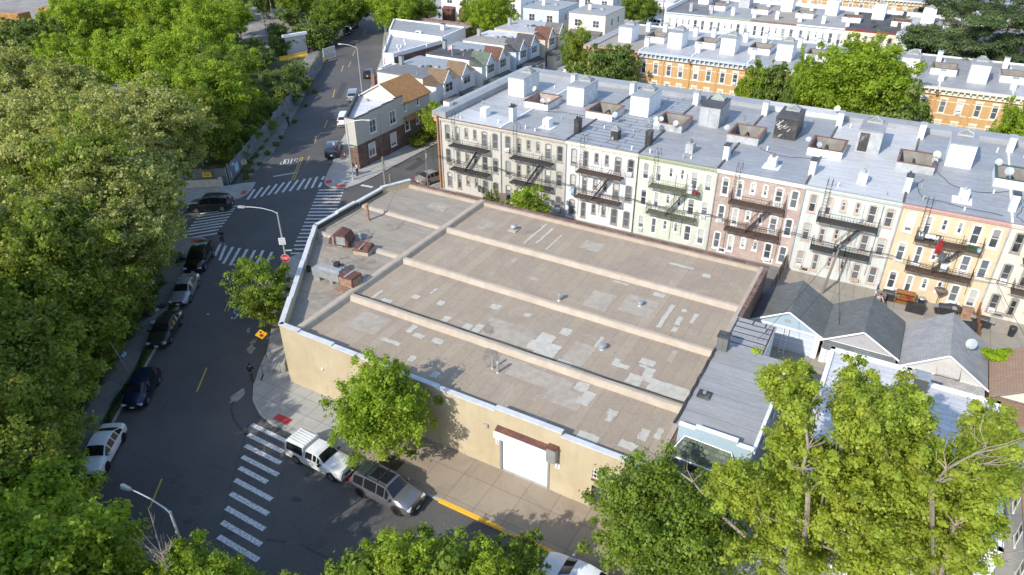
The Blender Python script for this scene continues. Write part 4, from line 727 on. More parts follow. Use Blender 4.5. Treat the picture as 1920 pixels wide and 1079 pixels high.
for k,(wm,tr,rm,fm,lab,cm,bm,dm,sm,scm,xm,pm) in enumerate(ROW1):
    b=thing('apartment_building',lab,'apartment building',(k*PW,0,0),0,'near row of apartment houses'); Mx=Matrix.Identity(4); x1=PW
    rear_windows(b,Mx,wm,PW,tr,pm,True,(8.5,5.5,2.45),seed=k,basement=(k>=4))
    holes=[(6.95,10.3,8.1,12.1)]+([(6.95-PW,10.3-PW,8.1,12.1)] if k else [])
    d=MB(); deck(d,0,PW-.002,-.12,22.2,9.35+.002*(k%2),holes); rf=d.build('roof',rm,b)
    d=MB(); d.box(0,PW-.004,-.24,-.005,9.12,9.30).box(0,PW-.004,-.14,-.005,8.92,9.12); n=28
    for i in range(n): d.box(i*PW/n+.05,i*PW/n+.2,-.2,-.141,8.98,9.115)
    d.build('cornice',wm if cm in('brown_cornice','plastic_green') else cm,b)
    if k in(0,1): MB().box(0,PW-.004,-.27,-.1,9.31,9.37).build('eaves_strip','brown_cornice',b)
    d=MB(); d.cyl((.06,-.1,0),(.06,-.1,9.1),.06,n=8); d.build('downpipe','bulkhead_grey' if k!=3 else 'iron_green',b,smooth=True)
    rr=random.Random(k+70)
    for cx_ in (rr.choice((1.75,5.45)),rr.choice((4.3,7.0))):
        d=MB(); d.tube([(cx_,-.04,rr.uniform(.2,2)),(cx_+.02,-.04,5),(cx_-.03,-.04,rr.uniform(7,9))],.022,4).tube([(cx_,-.04,4.1),(cx_+rr.choice((-1.1,1.1)),-.04,4.05)],.015,4); d.build('conduit','ink_black' if rr.random()<.5 else 'bulkhead_grey',b)
    # street side parapet: a sloping metal mansard seen from behind
    d=MB(); d.add([(0,21.2,9.35),(PW-.004,21.2,9.35),(PW-.004,21.2,9.95),(0,21.2,9.95),(0,22.7,10.1),(PW-.004,22.7,10.1),(0,22.7,8.6),(PW-.004,22.7,8.6)],[(0,1,2,3),(3,2,5,4),(4,5,7,6)]); d.build('parapet','silver_roof_c' if k!=4 else 'silver_roof_d',b)
    MB().box(0.1,PW-.1,22.15,22.3,0,9.3).build('street_wall','brick_gold',b)
    roof_unit(rf,0,bm,dm,top='silver_roof_b' if k not in(3,4) else 'dark_roof',sk='skylight_green' if k==3 else 'skylight_glass')
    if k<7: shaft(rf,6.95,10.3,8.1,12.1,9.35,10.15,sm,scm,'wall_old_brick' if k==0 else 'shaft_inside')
    else: pass
    v=MB().box(4.15,4.95,2.45,3.5,9.35,10.35).build('vent_box',xm,rf); MB().box(4.3,4.5,2.38,2.449,9.4,9.7).build('vent_hood','bulkhead_grey',v)
    if k in(2,): skylight(v,4.55,2.97,10.35,.8,1.0,.3)
    if k in(3,4,5,6): MB().cyl((4.55,2.97,10.35),(4.55,2.97,10.75),.14,n=8).build('flue','brown_trim' if k<5 else 'galvanised',v)
    MB().box(3.75,5.35,2.1,3.9,9.353,9.362).build('roof_coating','bulkhead_bright',rf) if k in(1,4,6) else None
    if k==0: MB().poly([(.95,-.05,9.357),(8.25,-.05,9.357),(8.25,3.3,9.357),(6.9,3.6,9.357),(5.0,4.0,9.357),(3,3.8,9.357),(1.05,4.4,9.357)]).build('roof_coating','silver_roof_d',rf)
    chimney(rf,PW,2.9,9.35,.55,.95,1.5 if k else 1.7,['bulkhead_white','tar_black','tar_black','bulkhead_white','bulkhead_white','bulkhead_white','bulkhead_bright','bulkhead_bright'][k],'tar_black',pots=2 if k<2 else 0)
    chimney(rf,PW+.1,19.4,9.35,.6,1.0,1.55,['bulkhead_white','bulkhead_white','bulkhead_bright','bulkhead_bright','bulkhead_bright','bulkhead_bright','bulkhead_bright','bulkhead_bright'][k],'bulkhead_grey')
    s=MB(); s.box(PW-.09,PW+.09,0,21.15,9.355,9.47); s.build('party_wall_cap',('tar_black' if k in(1,2,3,4,5) else 'bulkhead_bright'),rf)
    for i in range(5): 
        rr=random.Random(k*9+i); x=rr.uniform(.9,7.6);y=rr.choice([rr.uniform(.6,1.4),rr.uniform(4.5,7.5),rr.uniform(16.5,20)]); MB().cyl((x,y,9.35),(x,y,9.35+rr.uniform(.25,.5)),.07,n=8).build('vent_stub','bulkhead_grey' if i%2 else 'bulkhead_bright',rf)
    fire_escape(b,fm,seed=k)
    if k==0:
        MB().box(-.3,-.004,0,22.2,0,9.3).build('end_wall','brick_orange',b)
        d=MB(); d.add([(-.95,-.25,10.05),(.15,-.25,10.3),(1.0,-.25,10.1),(1.0,-.25,9.36),(-.95,-.25,9.6),(-.95,22.9,10.05),(.15,22.9,10.3),(1.0,21.0,10.1),(1.0,21.0,9.36),(-.95,22.9,9.6)],[(0,5,6,1),(1,6,7,2),(2,7,8,3),(0,1,2,3,4),(0,4,9,5)]); d.build('side_parapet','silver_roof_c',b)
        d=MB(); d.box(-.98,-.3,-.25,22.8,9.25,9.6); 
        for i in range(26): d.box(-.85,-.3,-.1+i*.88,.15+i*.88,8.75,9.25)
        d.build('bracket_cornice','tan_cornice',b); d=MB(); d.cyl((-.34,-.14,0),(-.34,-.14,9.2),.12,n=6); d.build('corner_pier','brick_orange',b)
        chimney(rf,-.1,2.0,10.0,.8,.8,.75,'bulkhead_bright','brick_terracotta_cap')
        for i,y in enumerate((3,6.5,10,13.5,17,20)):
            for z in(.9,3.9,6.8): window(b,Matrix.Translation((-.305,y,0))@Matrix.Rotation(-math.pi/2,4,'Z'),0,z,.75,1.7,'white_trim','pane')
# laundry, clutter on the escapes of the yellow house
def cloth(loc,w,h,mat,label,cat='laundry',rz=0,seed=0,g=None):
    r=random.Random(seed); mb=MB(); nx,nz=7,7; v=[]
    for j in range(nz+1):
        for i in range(nx+1): v.append((w*(i/nx-.5)*(1-.25*j/nz*r.uniform(.6,1)),.06*math.sin(i*1.9+seed)+r.uniform(-.02,.02)+.05*math.sin(j),-h*j/nz))
    f=[(j*(nx+1)+i,j*(nx+1)+i+1,(j+1)*(nx+1)+i+1,(j+1)*(nx+1)+i) for j in range(nz) for i in range(nx)]
    mb.add(v+[(a,b+.012,c) for a,b,c in v],f+[tuple(q+len(v) for q in g_[::-1]) for g_ in f]); o=mb.build('laundry',mat,smooth=True); o.location=loc; o.rotation_euler=(0,0,rz); tag(o,label,cat,g); return o
X7=6*PW
cloth((X7+3.75,-1.25,7.0),.55,1.35,'cloth_red','bright red cloth hanging from the upper fire escape of the yellow house',seed=1)
cloth((X7+3.45,-1.2,7.45),.5,.9,'cloth_grey','grey shirt hanging just left of the red cloth on the yellow house',seed=2)
cloth((X7+4.25,-1.2,5.9),.6,1.1,'cloth_grey','dark grey cloth dangling below the red cloth by the stair of the yellow house',seed=3)
cloth((X7+4.6,-1.2,4.9),.55,.8,'cloth_white','pale cloth knotted on the stair rail of the yellow house',seed=4)
cloth((X7+2.7,-1.17,7.35),1.7,.45,'cloth_white','long crumpled pale blanket over the upper railing of the yellow house',seed=5)
cloth((X7+2.1,-1.18,7.45),.75,.8,'cloth_grey','grey board shaped cloth at the left end of the upper railing, yellow house',seed=6)
cloth((5.6,-.55,1.9),.45,.9,'cloth_grey','dark laundry hanging low on the greige house at the street end',seed=7)
cloth((17.9,-.5,4.2),.4,1.0,'mattress_blue','light blue towel hanging at the left side of the white apartment house',seed=8)
q=thing('planter','green planter on the right end of the upper fire escape, yellow house','planter',(X7+6.3,-.6,6.44)); MB().box(-.5,.5,-.3,.3,0,.25).build('trough','plastic_green',q); MB().box(-.45,.45,-.25,.25,.25,.3).build('plants','leaf_scrub',q)
q=thing('bucket','light blue bucket standing on the upper fire escape platform, yellow house','bucket',(X7+6.75,-.85,6.44)); MB().cyl((0,0,0),(0,0,.32),.12,.17,10).build('pail','mattress_blue',q,smooth=True)
q=thing('storage_pile','white boxes and a red crate on the upper fire escape, mint house','boxes',(3*PW+6.3,-.6,6.44)); MB().box(-.5,0,-.3,.2,0,.5).box(-.4,-.1,-.2,.1,.5,.9).build('white_boxes','sign_white',q); MB().box(.15,.5,-.3,.1,0,.35).build('red_crate','cloth_red',q)
# roof dishes and aerials of the near row
for i,(px,py,z,az,s,m,l) in enumerate(((1002,172,9.6,-.5,.95,'dish_tan','cream dish on the left side of the first roof shaft'),(1016,193,9.9,.3,.7,'dish_grey','left one of the pair on the first shaft wall'),(1027,193,9.9,.3,.7,'dish_grey','right one of the pair on the first shaft wall'),(983,190,9.6,-.7,.6,'dish_grey','small dish at the left corner of the first shaft'),(1152,222,9.5,-.2,1.0,'dish_grey','dish on a tall mast beside the second shaft'),(1212,232,9.5,1.0,.9,'dish_grey','leftmost dish of the cluster at the third shaft'),(1228,229,9.7,.2,.8,'dish_grey','upper dish of the cluster at the third shaft'),(1238,229,9.7,.2,.8,'dish_grey','upper right dish of the cluster at the third shaft'),(1229,238,9.6,.1,.9,'dish_tan','rusty orange dish of the cluster at the third shaft'),(1265,238,9.6,.1,.9,'dish_grey','dish on the near wall of the third shaft'),(1361,246,9.5,-.3,.9,'dish_grey','dish left of the fourth shaft'),(1395,227,9.4,2.4,.6,'dish_grey','small dark tilted dish behind the fourth shaft'),(1513,268,9.5,-.3,.8,'dish_grey','dish left of the terracotta capped fifth shaft'),(1533,278,9.9,.4,.75,'dish_grey','dish on the near wall of the fifth shaft'),(1567,210,9.7,-.2,.95,'dish_tan','cream dish on the far parapet between two roofs'),(1752,298,9.5,.2,1.0,'dish_tan','upper cream dish right of the sixth shaft'),(1748,308,9.4,.2,.8,'dish_grey','lower grey dish right of the sixth shaft'),(1867,313,9.5,-.2,.95,'dish_grey','upper dish left of the green box at the right edge'),(1886,331,9.5,0,1.1,'dish_grey','large dish in front of the green box at the right edge'))):
    p=G(px,py+8,z); dish(p,az,s,'satellite '+l,m)
q=thing('roof_box','dark green clad roof box with rusty lid at the right edge','roof box',(7*PW+2.0,8.3,9.35)); MB().box(0,3.4,0,3.6,0,1.0).build('cladding','plastic_olive',q); MB().box(-.05,3.45,-.05,3.65,1.0,1.06).build('lid','brown_cornice',q); MB().box(0,3.4,-.35,-.004,0,.5).build('skirting','bulkhead_bright',q)
# scrawled tags on two of the bulkheads, loose cables on the decks
def scrawl(bx,x0,x1,z0,z1,y,n,seed,parent,mat='sign_white'):
    r=random.Random(seed); mb=MB()
    for i in range(n):
        x=r.uniform(x0,x1-.5); z=r.uniform(z0,z1); a=r.uniform(0,6); pts=[(bx+x+.22*math.cos(a+t*1.3)*(.6+.1*t)+.04*t,y,z+.2*math.sin(a+t*1.7)) for t in range(6)]; mb.tube(pts,.016,4)
    mb.build('graffiti',mat,parent)
U_=[o for o in bpy.data.objects if o.name.startswith('stair_bulkhead')]
def bulk(k): return [o for o in U_ if o.parent and o.parent.parent and abs(o.parent.parent.location.x-k*PW)<.1 and abs(o.parent.parent.location.y)<.1][0]
scrawl(0,2.9,4.9,9.7,11.3,11.58,9,3,bulk(4)); scrawl(0,3.0,3.7,10.0,11.2,11.53,4,5,bulk(5),'bulkhead_grey')
for i,(pts,l) in enumerate((([(52.5,9.5),(53.5,7),(55,5.5),(57,6),(58.8,7.5)],'looping black cable on the roof of the yellow house'),([(51.4,6.5),(51.0,4.2),(51.8,2.0),(54,1.5),(58,1.0)],'long cable along the front eaves of the yellow house roof'),([(36,7.5),(38,6.2),(40.5,6.8),(42.5,8.0)],'curved cable on the roof of the red brick house'),([(59.5,6.9),(59.8,4.2),(59.0,2.0),(59.4,.3)],'cable bundle running down the roof edge of the cream pink house'),([(10,7.8),(12.5,8.6),(15.4,8.4)],'cable between the first and second roof shafts'))):
    mb=MB(); P=[Vector((a,b_,9.39)) for a,b_ in pts]; Q=[]
    for a,b_ in zip(P[:-1],P[1:]):
        for t in range(6): Q.append(a.lerp(b_,t/6)+Vector((.12*math.sin(t*1.1+a.x),.12*math.cos(t+a.y),0)))
    mb.tube(Q+[P[-1]],.022,4); tag(mb.build('roof_cable','ink_black'),l,'cable')
def aerial(x,y,z,h,label,az=0):
    t=thing('tv_aerial',label,'aerial',(x,y,z),az,'television aerials'); mb=MB().cyl((0,0,0),(0,0,h),.02,n=5); mb.build('mast','galvanised',t); mb=MB().cyl((-.6,0,h-.1),(.6,0,h-.1),.012,n=4)
    for k in range(6): mb.cyl((-.55+k*.22,-.35+.03*k,h-.1),(-.55+k*.22,.35-.03*k,h-.1),.009,n=4)
    mb.build('elements','galvanised',t)
for x,y,h,l in ((5.4,9.3,2.6,'aerial rising beside the first roof shaft'),(12.9,15.0,2.9,'tall aerial behind the second bulkhead'),(17.0,5.0,2.7,'aerial near the dark chimney before the banded roof'),(20.6,6.8,1.6,'short aerial on the banded roof'),(29.9,11.0,1.7,'aerial on the roof over the mint house'),(33.0,15.4,2.4,'tall aerial by the double chimney right of the black-roofed bulkhead'),(8.0,6.2,1.8,'thin aerial between the first two chimneys')): aerial(x,y,9.35,h,l,.4)
# ---------------- row 2: gold brick street fronts
def front_house(x,y,w,k,lab,corn,zr=9.75,dpt=18.2,rows=(8.27,5.35,2.4),wall_='brick_gold',roofm='silver_roof_c',grp='gold brick apartment row behind the near row',bul='bulkhead_bright',units=True,n=4):
    b=thing('brick_row_building',lab,'apartment building',(x,y,0),0,grp); I=Matrix.Identity(4); hs=[]
    ws=[(.66,1.38),(2.62,3.34),(4.72,5.44),(6.6,7.32)]
    for zt in rows:
        for a,c in ws: hs.append((a,c,zt-1.78,zt))
    mb=MB(); wall(mb,w,0,zr,hs,.14); mb.build('wall',wall_,b)
    for a,c,z0,z1 in hs:
        window(b,I,a,z0,c-a,z1-z0,'white_trim' if k%3 else 'stone_trim','pane' if k%2 else 'pane_bright','double',False,'stone_trim',True)
        if random.Random(int(a*10+z0*7+k*13)).random()<.15: ac(b,I,a+.1,z0+.06)
    d=MB()
    for zt in rows: d.box(0,w-.004,-.045,-.002,zt-1.98,zt-1.86).box(0,w-.004,-.035,-.002,zt-.28,zt-.18)
    d.build('band_course','stone_trim',b)
    d=MB(); d.box(-.16,.16,-.12,-.003,0,zr-.9).box(w/2-.14,w/2+.14,-.1,-.003,0,zr-.9)
    d.build('pier',wall_,b)
    # bracketed cornice
    d=MB(); d.box(0.02,w-.02,-.85,.15,zr-.12,zr+.04).box(.02,w-.02,-.3,-.004,zr-.85,zr-.13)
    for i in range(12): d.box(.15+i*(w-.3)/11.4,.33+i*(w-.3)/11.4,-.78,-.3,zr-.42,zr-.121)
    c=d.build('cornice',corn,b); MB().box(-.14,.14,-.6,-.01,zr-.9,zr-.14).build('cornice_bracket','brown_cornice',c)
    shh=[(w-1.5,w+1.7,6.6,10.4)]+([(-1.5-.06,1.7-.06,6.6,10.4)] if k else [])
    d=MB(); deck(d,0,w-.002,.1,dpt,zr+.002*(k%2),shh if units else []); rf=d.build('roof',roofm,b)
    MB().box(0,w-.004,dpt-.2,dpt,0,zr+.2).build('rear_wall','wall_offwhite',b)
    if units:
        u=MB().box(3.1,5.3,4.3,7.6,zr,zr+2.35).build('stair_bulkhead',bul,rf); MB().box(3.04,5.36,4.2,7.66,zr+2.35,zr+2.43).build('bulkhead_roof','silver_roof_b',u); skylight(u,4.2,6.7,zr+2.43,1.4,1.2,.45)
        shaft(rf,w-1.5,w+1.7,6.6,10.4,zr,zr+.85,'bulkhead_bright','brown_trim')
    for yy,xx,h in((3.6,w,1.3),(14.5,w-.8,1.5),(14.2,4.6,1.4)): chimney(rf,xx,yy,zr,.65,.75,h,'bulkhead_bright','bulkhead_grey')
    MB().box(w-.09,w+.09,.3,dpt,zr+.003,zr+.1).build('party_wall_cap','bulkhead_bright',rf); return b
names=['first','second','third','fourth','fifth','sixth','seventh','eighth','ninth']
W2=8.32
for k in range(8):
    lab='gold brick row house number %s from the left'%names[k] if 0 else ['gold brick corner row house with carved brown cornice and tree in front','gold brick row house with grey cornice just right of the brown cornice corner house','gold brick row house with grey cornice, third from the corner house','gold brick row house mostly behind the left edge of the bright green tree','gold brick row house hidden behind the big bright green tree','gold brick row house with cream cornice emerging right of the bright green tree','gold brick row house with cream cornice and an air conditioner on its upper floor','gold brick row house with cream cornice at the right edge of the photo'][k]
    b=front_house(1.2+k*W2,40.6,W2,k,lab,('tan_cornice','grey_cornice','grey_cornice','grey_cornice','grey_cornice','cream_cornice','cream_cornice','cream_cornice')[k],roofm=('tan_flat_roof','silver_roof_a','silver_roof_a','silver_roof_b','silver_roof_b','silver_roof_b','silver_roof_b','silver_roof_a')[k])
    if k==0:
        MB().box(-.2,-.004,0.1,18.2,0,9.7).build('end_wall','brick_gold',b); MB().box(-.7,1.0,-.8,18.3,9.755,9.9).build('side_parapet','grey_roof',b)
        MB().box(-.75,-.2,-.85,18.2,9.3,9.7).build('side_cornice','tan_cornice',b)
# ---------------- row 3: rear fronts beyond the back yards, row 4 behind
W3=8.15
R3=[('wall_light_grey','dark_roof2','white_trim','grey_cornice','light grey rear front at the left end of the third row'),('wall_offwhite','silver_roof_b','white_trim','plastic_olive','off white rear front with green eaves in the third row'),('wall_white','tan_flat_roof','white_trim','brown_cornice','white rear front with a thin brown eaves line in the third row'),('wall_light_grey','grey_roof','white_trim','white_trim','light grey rear front left of the yellow one in the third row'),('wall_cream_yellow','dark_roof','brown_trim','cloth_red','pale yellow rear front under a red eaves line in the third row'),('wall_white','silver_roof_d','white_trim','white_trim','white rear front half behind the pine in the third row'),('wall_offwhite','silver_roof_c','white_trim','white_trim','off white rear front behind the pine in the third row'),('wall_cream','silver_roof_c','white_trim','white_trim','cream rear front at the far right behind the pine')]
roofing('dark_roof2',(.20,.20,.20),(.17,.17,.175),(.1,.1,.1),9,1.0,0,.7,stc=(.3,.3,.3),stain=.4)
for k,(wm,rm,tr,cm,lab) in enumerate(R3):
    b=thing('rear_row_building',lab,'apartment building',(2.4+k*W3,73.7,0),0,'third row of apartment houses'); zr=9.55
    rear_windows(b,Matrix.Scale(W3/PW,4,(1,0,0)),wm,PW,tr,'pane' if k!=4 else 'pane_dark',True,(8.65,5.6,2.5),zr=zr,seed=50+k)
    MB().box(0,W3-.004,-.2,-.004,zr-.16,zr+.03).build('cornice',cm,b)
    d=MB(); deck(d,0,W3-.002,-.05,18.5,zr+.002*(k%2),[(W3-1.5,W3+1.6,6.2,9.2)]+([(-1.5,1.6,6.2,9.2)] if k else [])); rf=d.build('roof',rm,b)
    u=MB().box(2.9,5.0,11.2,14.5,zr,zr+2.3).build('stair_bulkhead','bulkhead_bright' if k!=1 else 'bulkhead_grey',rf); skylight(u,3.95,13.6,zr+2.3,1.3,1.1,.4)
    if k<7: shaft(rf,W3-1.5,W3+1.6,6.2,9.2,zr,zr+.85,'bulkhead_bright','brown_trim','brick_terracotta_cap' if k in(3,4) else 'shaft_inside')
    for yy,xx in((2.7,W3),(3.2,4.0),(14.3,W3)): chimney(rf,xx,yy,zr,.6,.8,1.35,'bulkhead_bright' if (k not in(0,4)) else ('bulkhead_grey' if k==0 else 'tar_black'),'bulkhead_grey')
    MB().box(0,W3-.004,17.6,18.6,zr,zr+.6).build('parapet','bulkhead_bright',b)
    MB().box(0,W3-.004,18.3,18.5,0,zr-.1).build('street_wall','brick_gold',b)
    if k==0: MB().box(-.25,-.004,0,18.6,0,zr+.7).build('end_wall','bulkhead_bright',b)
    if k<5:
        fe=thing_part('fire_escape',b); mb=MB(); mb.box(1.7,6.8,-1.05,0,6.33,6.42).box(1.7,6.8,-1.05,0,3.4,3.48); mb.build('platform','iron_black',fe); mb=MB()
        for z in(3.45,6.42):
            for zz in(.5,.95): mb.cyl((1.7,-1.05,z+zz),(6.8,-1.05,z+zz),.022,n=4)
            for i in range(13): mb.cyl((1.7+i*.425,-1.05,z),(1.7+i*.425,-1.05,z+.95),.012,n=4)
        mb.build('railing','iron_black',fe)
for k in range(6):
    front_house(20.5+k*W2,106,W2,k,['gold brick front far behind the third row, leftmost visible','gold brick front behind the white capped bulkheads in the distance','gold brick front behind the black roof in the distance','gold brick front just left of the distant pine top','gold brick front hidden behind the pine top','gold brick front at the far right behind the pine crown'][k],'cream_cornice',zr=9.9,dpt=16,rows=(8.75,5.75,2.8),units=False,grp='most distant gold brick row')
# ---------------- corner house
I4=Matrix.Identity(4)
def face(x,y,dirv):
    """frame on a wall: origin (x,y), outward normal given as '-y','+x','-x'"""
    return Matrix.Translation((x,y,0))@Matrix.Rotation({'-y':0,'+x':math.pi/2,'-x':-math.pi/2,'+y':math.pi}[dirv],4,'Z')
b=thing('corner_house','wedge shaped corner house, brown brick below and grey siding above, tan gabled roof behind','house',(0,0,0))
cp_=[(-13.4,-.2),(-13.4,10.0),(-20.9,10.0),(-20.9,9.2),(-15.0,-.2)]
mb=MB(); M1=face(-13.4,-.2,'+x'); mb.M=M1; wall(mb,10.2,0,3.45,[(2.2,3.5,1.1,2.9),(6.9,8.15,1.0,2.85)],.14); mb.M=None
mb.poly([(-15.0,-.2,0),(-13.4,-.2,0),(-13.4,-.2,3.45),(-15.0,-.2,3.45)]); mb.poly([(-20.9,9.2,0),(-15,-.2,0),(-15,-.2,3.45),(-20.9,9.2,3.45)]); mb.build('brick_wall','brick_brown',b)
mb=MB(M1@Matrix.Translation((0,-.05,0))); wall(mb,10.25,3.4,6.9,[(2.75,4.1,4.2,5.95),(7.05,8.4,4.15,5.95)],.16)
for a,c,z in ((0,3.0,6.98),(3.0,5.8,7.1),(5.8,8.3,7.22),(8.3,10.25,7.36)): mb.box(a,c,0.002,.2,6.9,z)
mb.M=None; mb.poly([(-15.05,-.25,3.4),(-13.35,-.25,3.4),(-13.35,-.25,6.98),(-15.05,-.25,6.98)]); mb.poly([(-20.95,9.2,3.4),(-15.05,-.25,3.4),(-15.05,-.25,6.9),(-20.95,9.2,6.9)]); mb.poly(poly_ccw([(-13.35,-.25),(-13.35,10),(-20.95,10),(-20.95,9.2),(-15.05,-.25)],3.4)[::-1])
mb.build('siding_wall','siding_greige',b)
window(b,M1,2.2,1.1,1.3,1.8,'white_trim','pane_bright','pair'); window(b,M1,6.9,1.0,1.25,1.85,'white_trim','pane_bright','pair'); M2=M1@Matrix.Translation((0,-.05,0))
window(b,M2,2.75,4.2,1.35,1.75,'white_trim','pane','pair'); window(b,M2,7.05,4.15,1.35,1.8,'white_trim','pane','pair')
MB().poly(poly_ccw([(-13.5,0),(-13.5,10),(-20.8,10),(-20.7,9.2),(-14.95,0)],6.35)).build('flat_roof','white_roof',b)
mb=MB(M1@Matrix.Translation((0,-.05,0)))
for a,c,z in ((0,3.0,6.98),(3.0,5.8,7.1),(5.8,8.3,7.22),(8.3,10.25,7.36)): mb.box(a,c,-.04,.25,z,z+.1)
mb.M=Matrix.Translation((-15.05,-.25,0))@Matrix.Rotation(math.atan2(9.45,-5.9),4,'Z'); mb.box(0,11.1,-.25,.04,6.35,7.0); mb.M=None; mb.box(-15.1,-13.3,-.3,-.05,6.98,7.06); mb.build('parapet_cap','shingle_dark',b)
mb=MB(M1); 
for a,c,z0,z1,hs in ((10.2,16.7,0,3.9,[(10.4,11.4,2.2,3.8),(13.0,13.7,2.5,3.8)]),): wall(mb,c-a,z0,z1,hs,.14,x0=a)
mb.build('rear_brick_wall','brick_brown',b)
mb=MB(M1); wall(mb,6.5,3.9,6.4,[(10.45,10.95,5.1,6.2),(13.4,14.0,5.1,6.2)],.14,x0=10.2); mb.M=None; mb.poly([(-21.0,10,3.4),(-13.4,10,3.4),(-13.4,10,6.4),(-17.2,10,8.5),(-21,10,6.4)]); mb.poly([(-21,16.5,0),(-13.4,16.5,0),(-13.4,16.5,6.4),(-17.2,16.5,8.5),(-21,16.5,6.4)][::-1]); mb.poly([(-21,10,0),(-21,10,6.4),(-21,16.5,6.4),(-21,16.5,0)]); mb.build('rear_siding_wall','siding_greige',b)
MB().poly([(-21.0,9.98,6.2),(-13.42,9.98,6.2),(-17.2,9.98,8.4)]).build('gable_wall','siding_cream',b); window(b,face(-17.6,9.97,'-y'),0,6.9,.55,.6,'white_trim','pane_dark','plain')
for a,z,w_,h in ((10.45,5.1,.5,1.1),(13.4,5.1,.6,1.1)): window(b,M1,a,z,w_,h)
for a,z,w_,h in ((10.4,2.2,1.0,1.6),(13.0,2.5,.7,1.3)): window(b,M1,a,z,w_,h)
mb=MB(); gable(mb,-21,-13.4,10,16.5,6.4,8.55,.22); mb.build('gable_roof','shingle_tan',b)
mb=MB(); mb.add([(-13.4,9.9,4.35),(-12.7,9.9,3.8),(-12.7,16.6,3.8),(-13.4,16.6,4.35)],[(0,1,2,3)]); mb.add([(-13.4,9.9,4.3),(-12.7,9.9,3.74),(-12.7,16.6,3.74),(-13.4,16.6,4.3)],[(3,2,1,0)]); mb.build('pent_roof','shingle_tan',b)
mb=MB(); 
for s in(-1,1): mb.tube([(-17.2,9.76,8.5),(-17.2+s*4.05,9.76,6.28)],.09,4)
mb.build('barge_board','white_trim',b); chimney(b,-20.3,12.6,6.6,.6,.6,2.1,'brick_red','brown_trim',pots=1)
mb=MB().box(-14.6,-14.3,1.6,1.9,6.35,6.6).box(-18.4,-18.1,8.2,8.5,6.35,6.7); mb.build('roof_vent','galvanised',b)
# ---------------- semi detached pairs with mansard gables
def pair(y0,y1,yg,wallm,sidem,sh,roofs,zr=6.3,front=-16.0,back=-27.2,lab='',porch='shingle_dark',win='pair',side2=None):
    b=thing('semi_detached_house',lab,'house',(0,0,0),0,'semi detached houses behind the corner house')
    MB().box(back,-18.3,y0,y1,0,zr).build('wall',sidem,b)
    for i,(a,c) in enumerate(((y0-.05,(y0+y1)/2),((y0+y1)/2,y1+.05))):
        MB().box(back-.1,-18.2,a,c-.01,zr,zr+.12).build('roof',roofs[i],b)
    MB().box(-18.3,front,y0+.25,y1-.25,0,5.5).build('front_wall',wallm,b)
    # sloping mansard front with two gables
    mb=MB(); mb.add([(-18.25,y0,zr+.1),(front+.1,y0,5.45),(front+.1,y1,5.45),(-18.25,y1,zr+.1),(-18.25,y0,5.4),(-18.25,y1,5.4)],[(0,1,2,3),(0,4,1),(2,5,3)]); m=mb.build('mansard',sh[0],b)
    MB().poly([(front+.02,y0+.01,5.44),(-18.27,y0+.02,5.44),(-18.27,y0+.02,6.3)]) if 0 else None
    for i,g in enumerate(yg):
        mb=MB(); gable(mb,-18.9,front+.35,g-1.35,g+1.35,5.75,7.3,.18,.1,'x'); mb.build('dormer_roof',sh[i%len(sh)],b)
        f=MB().box(-18.4,front+.42,g-1.3,g+1.3,2.9,5.75); f.poly([(front+.43,g-1.35,5.72),(front+.43,g+1.35,5.72),(front+.43,g,7.2)]); bay=f.build('bay',wallm,b)
        t=MB()
        for s in(-1,1): t.tube([(front+.56,g,7.24),(front+.56,g+s*1.5,5.55)],.07,4)
        t.box(front+.43,front+.62,g-1.45,g+1.45,5.5,5.62); t.build('barge_board','white_trim',bay)
        window(b,face(front+.425,g-1.0,'+x'),0,4.0,2.0,1.4,'white_trim','pane_dark','triple' if win=='triple' else 'pair',pin=-.03,out=.06)
        window(b,face(front+.425,g-.9,'+x') ,0,1.2,1.8,1.4,'white_trim','pane_dark','triple' if win=='triple' else 'pair',pin=-.03,out=.06)
        p=MB(); p.add([(front+.42,g-2.2,3.15),(front+2.2,g-2.0,2.6),(front+2.2,g+1.6,2.6),(front+.42,g+1.9,3.15),(front+.42,g-2.2,2.45),(front+2.2,g-2.0,2.45),(front+2.2,g+1.6,2.45),(front+.42,g+1.9,2.45)],[(0,1,2,3),(0,4,5,1),(1,5,6,2),(2,6,7,3),(7,6,5,4)]); pr=p.build('porch_roof',porch,b)
        MB().box(front+.45,front+2.0,g-1.9,g+1.5,0,2.44).build('porch_wall',wallm if i else (side2 or wallm),b); window(b,face(front+2.005,g-1.2,'+x'),0,1.1,1.9,1.1,'white_trim','pane_dark','triple',pin=-.03,out=.06)
    for i in range(3): 
        r=random.Random(int(y0)+i); MB().box(-23+i*1.3,-22.3+i*1.3,(y0+y1)/2-.6+.5*i,(y0+y1)/2+.2+.4*i,zr+.12,zr+.38).build('roof_hatch','shingle_mid' if i%2 else 'galvanised',b)
    chimney(b,-26.3,(y0+y1)/2-.5,zr,.6,.6,1.5,'galvanised','iron_black'); MB().cyl((-20.4,y0+1.5,zr),(-20.4,y0+1.5,zr+.6),.08).build('vent_stub','galvanised',b)
    return b
pair(21.6,33.2,(24.7,29.9),'siding_white','siding_cream',['shingle_tan2','shingle_tan2'],['dark_roof2','silver_roof_c'],lab='white sided pair of houses with tan shingle gables just behind the corner house',porch='shingle_mid')
pair(35.0,45.2,(37.5,41.6),'siding_white','siding_white',['shingle_green','shingle_redbrown'],['dark_roof','silver_roof_c'],lab='white pair with one grey-green and one red-brown gable and a black front roof',porch='shingle_green',win='triple')
pair(46.8,56.4,(49.0,53.2),'siding_pale_blue','siding_white',['shingle_dark','shingle_dark'],['tan_flat_roof','white_roof'],lab='pair with charcoal gables over pale blue bays and a half tan, half white roof',win='triple')
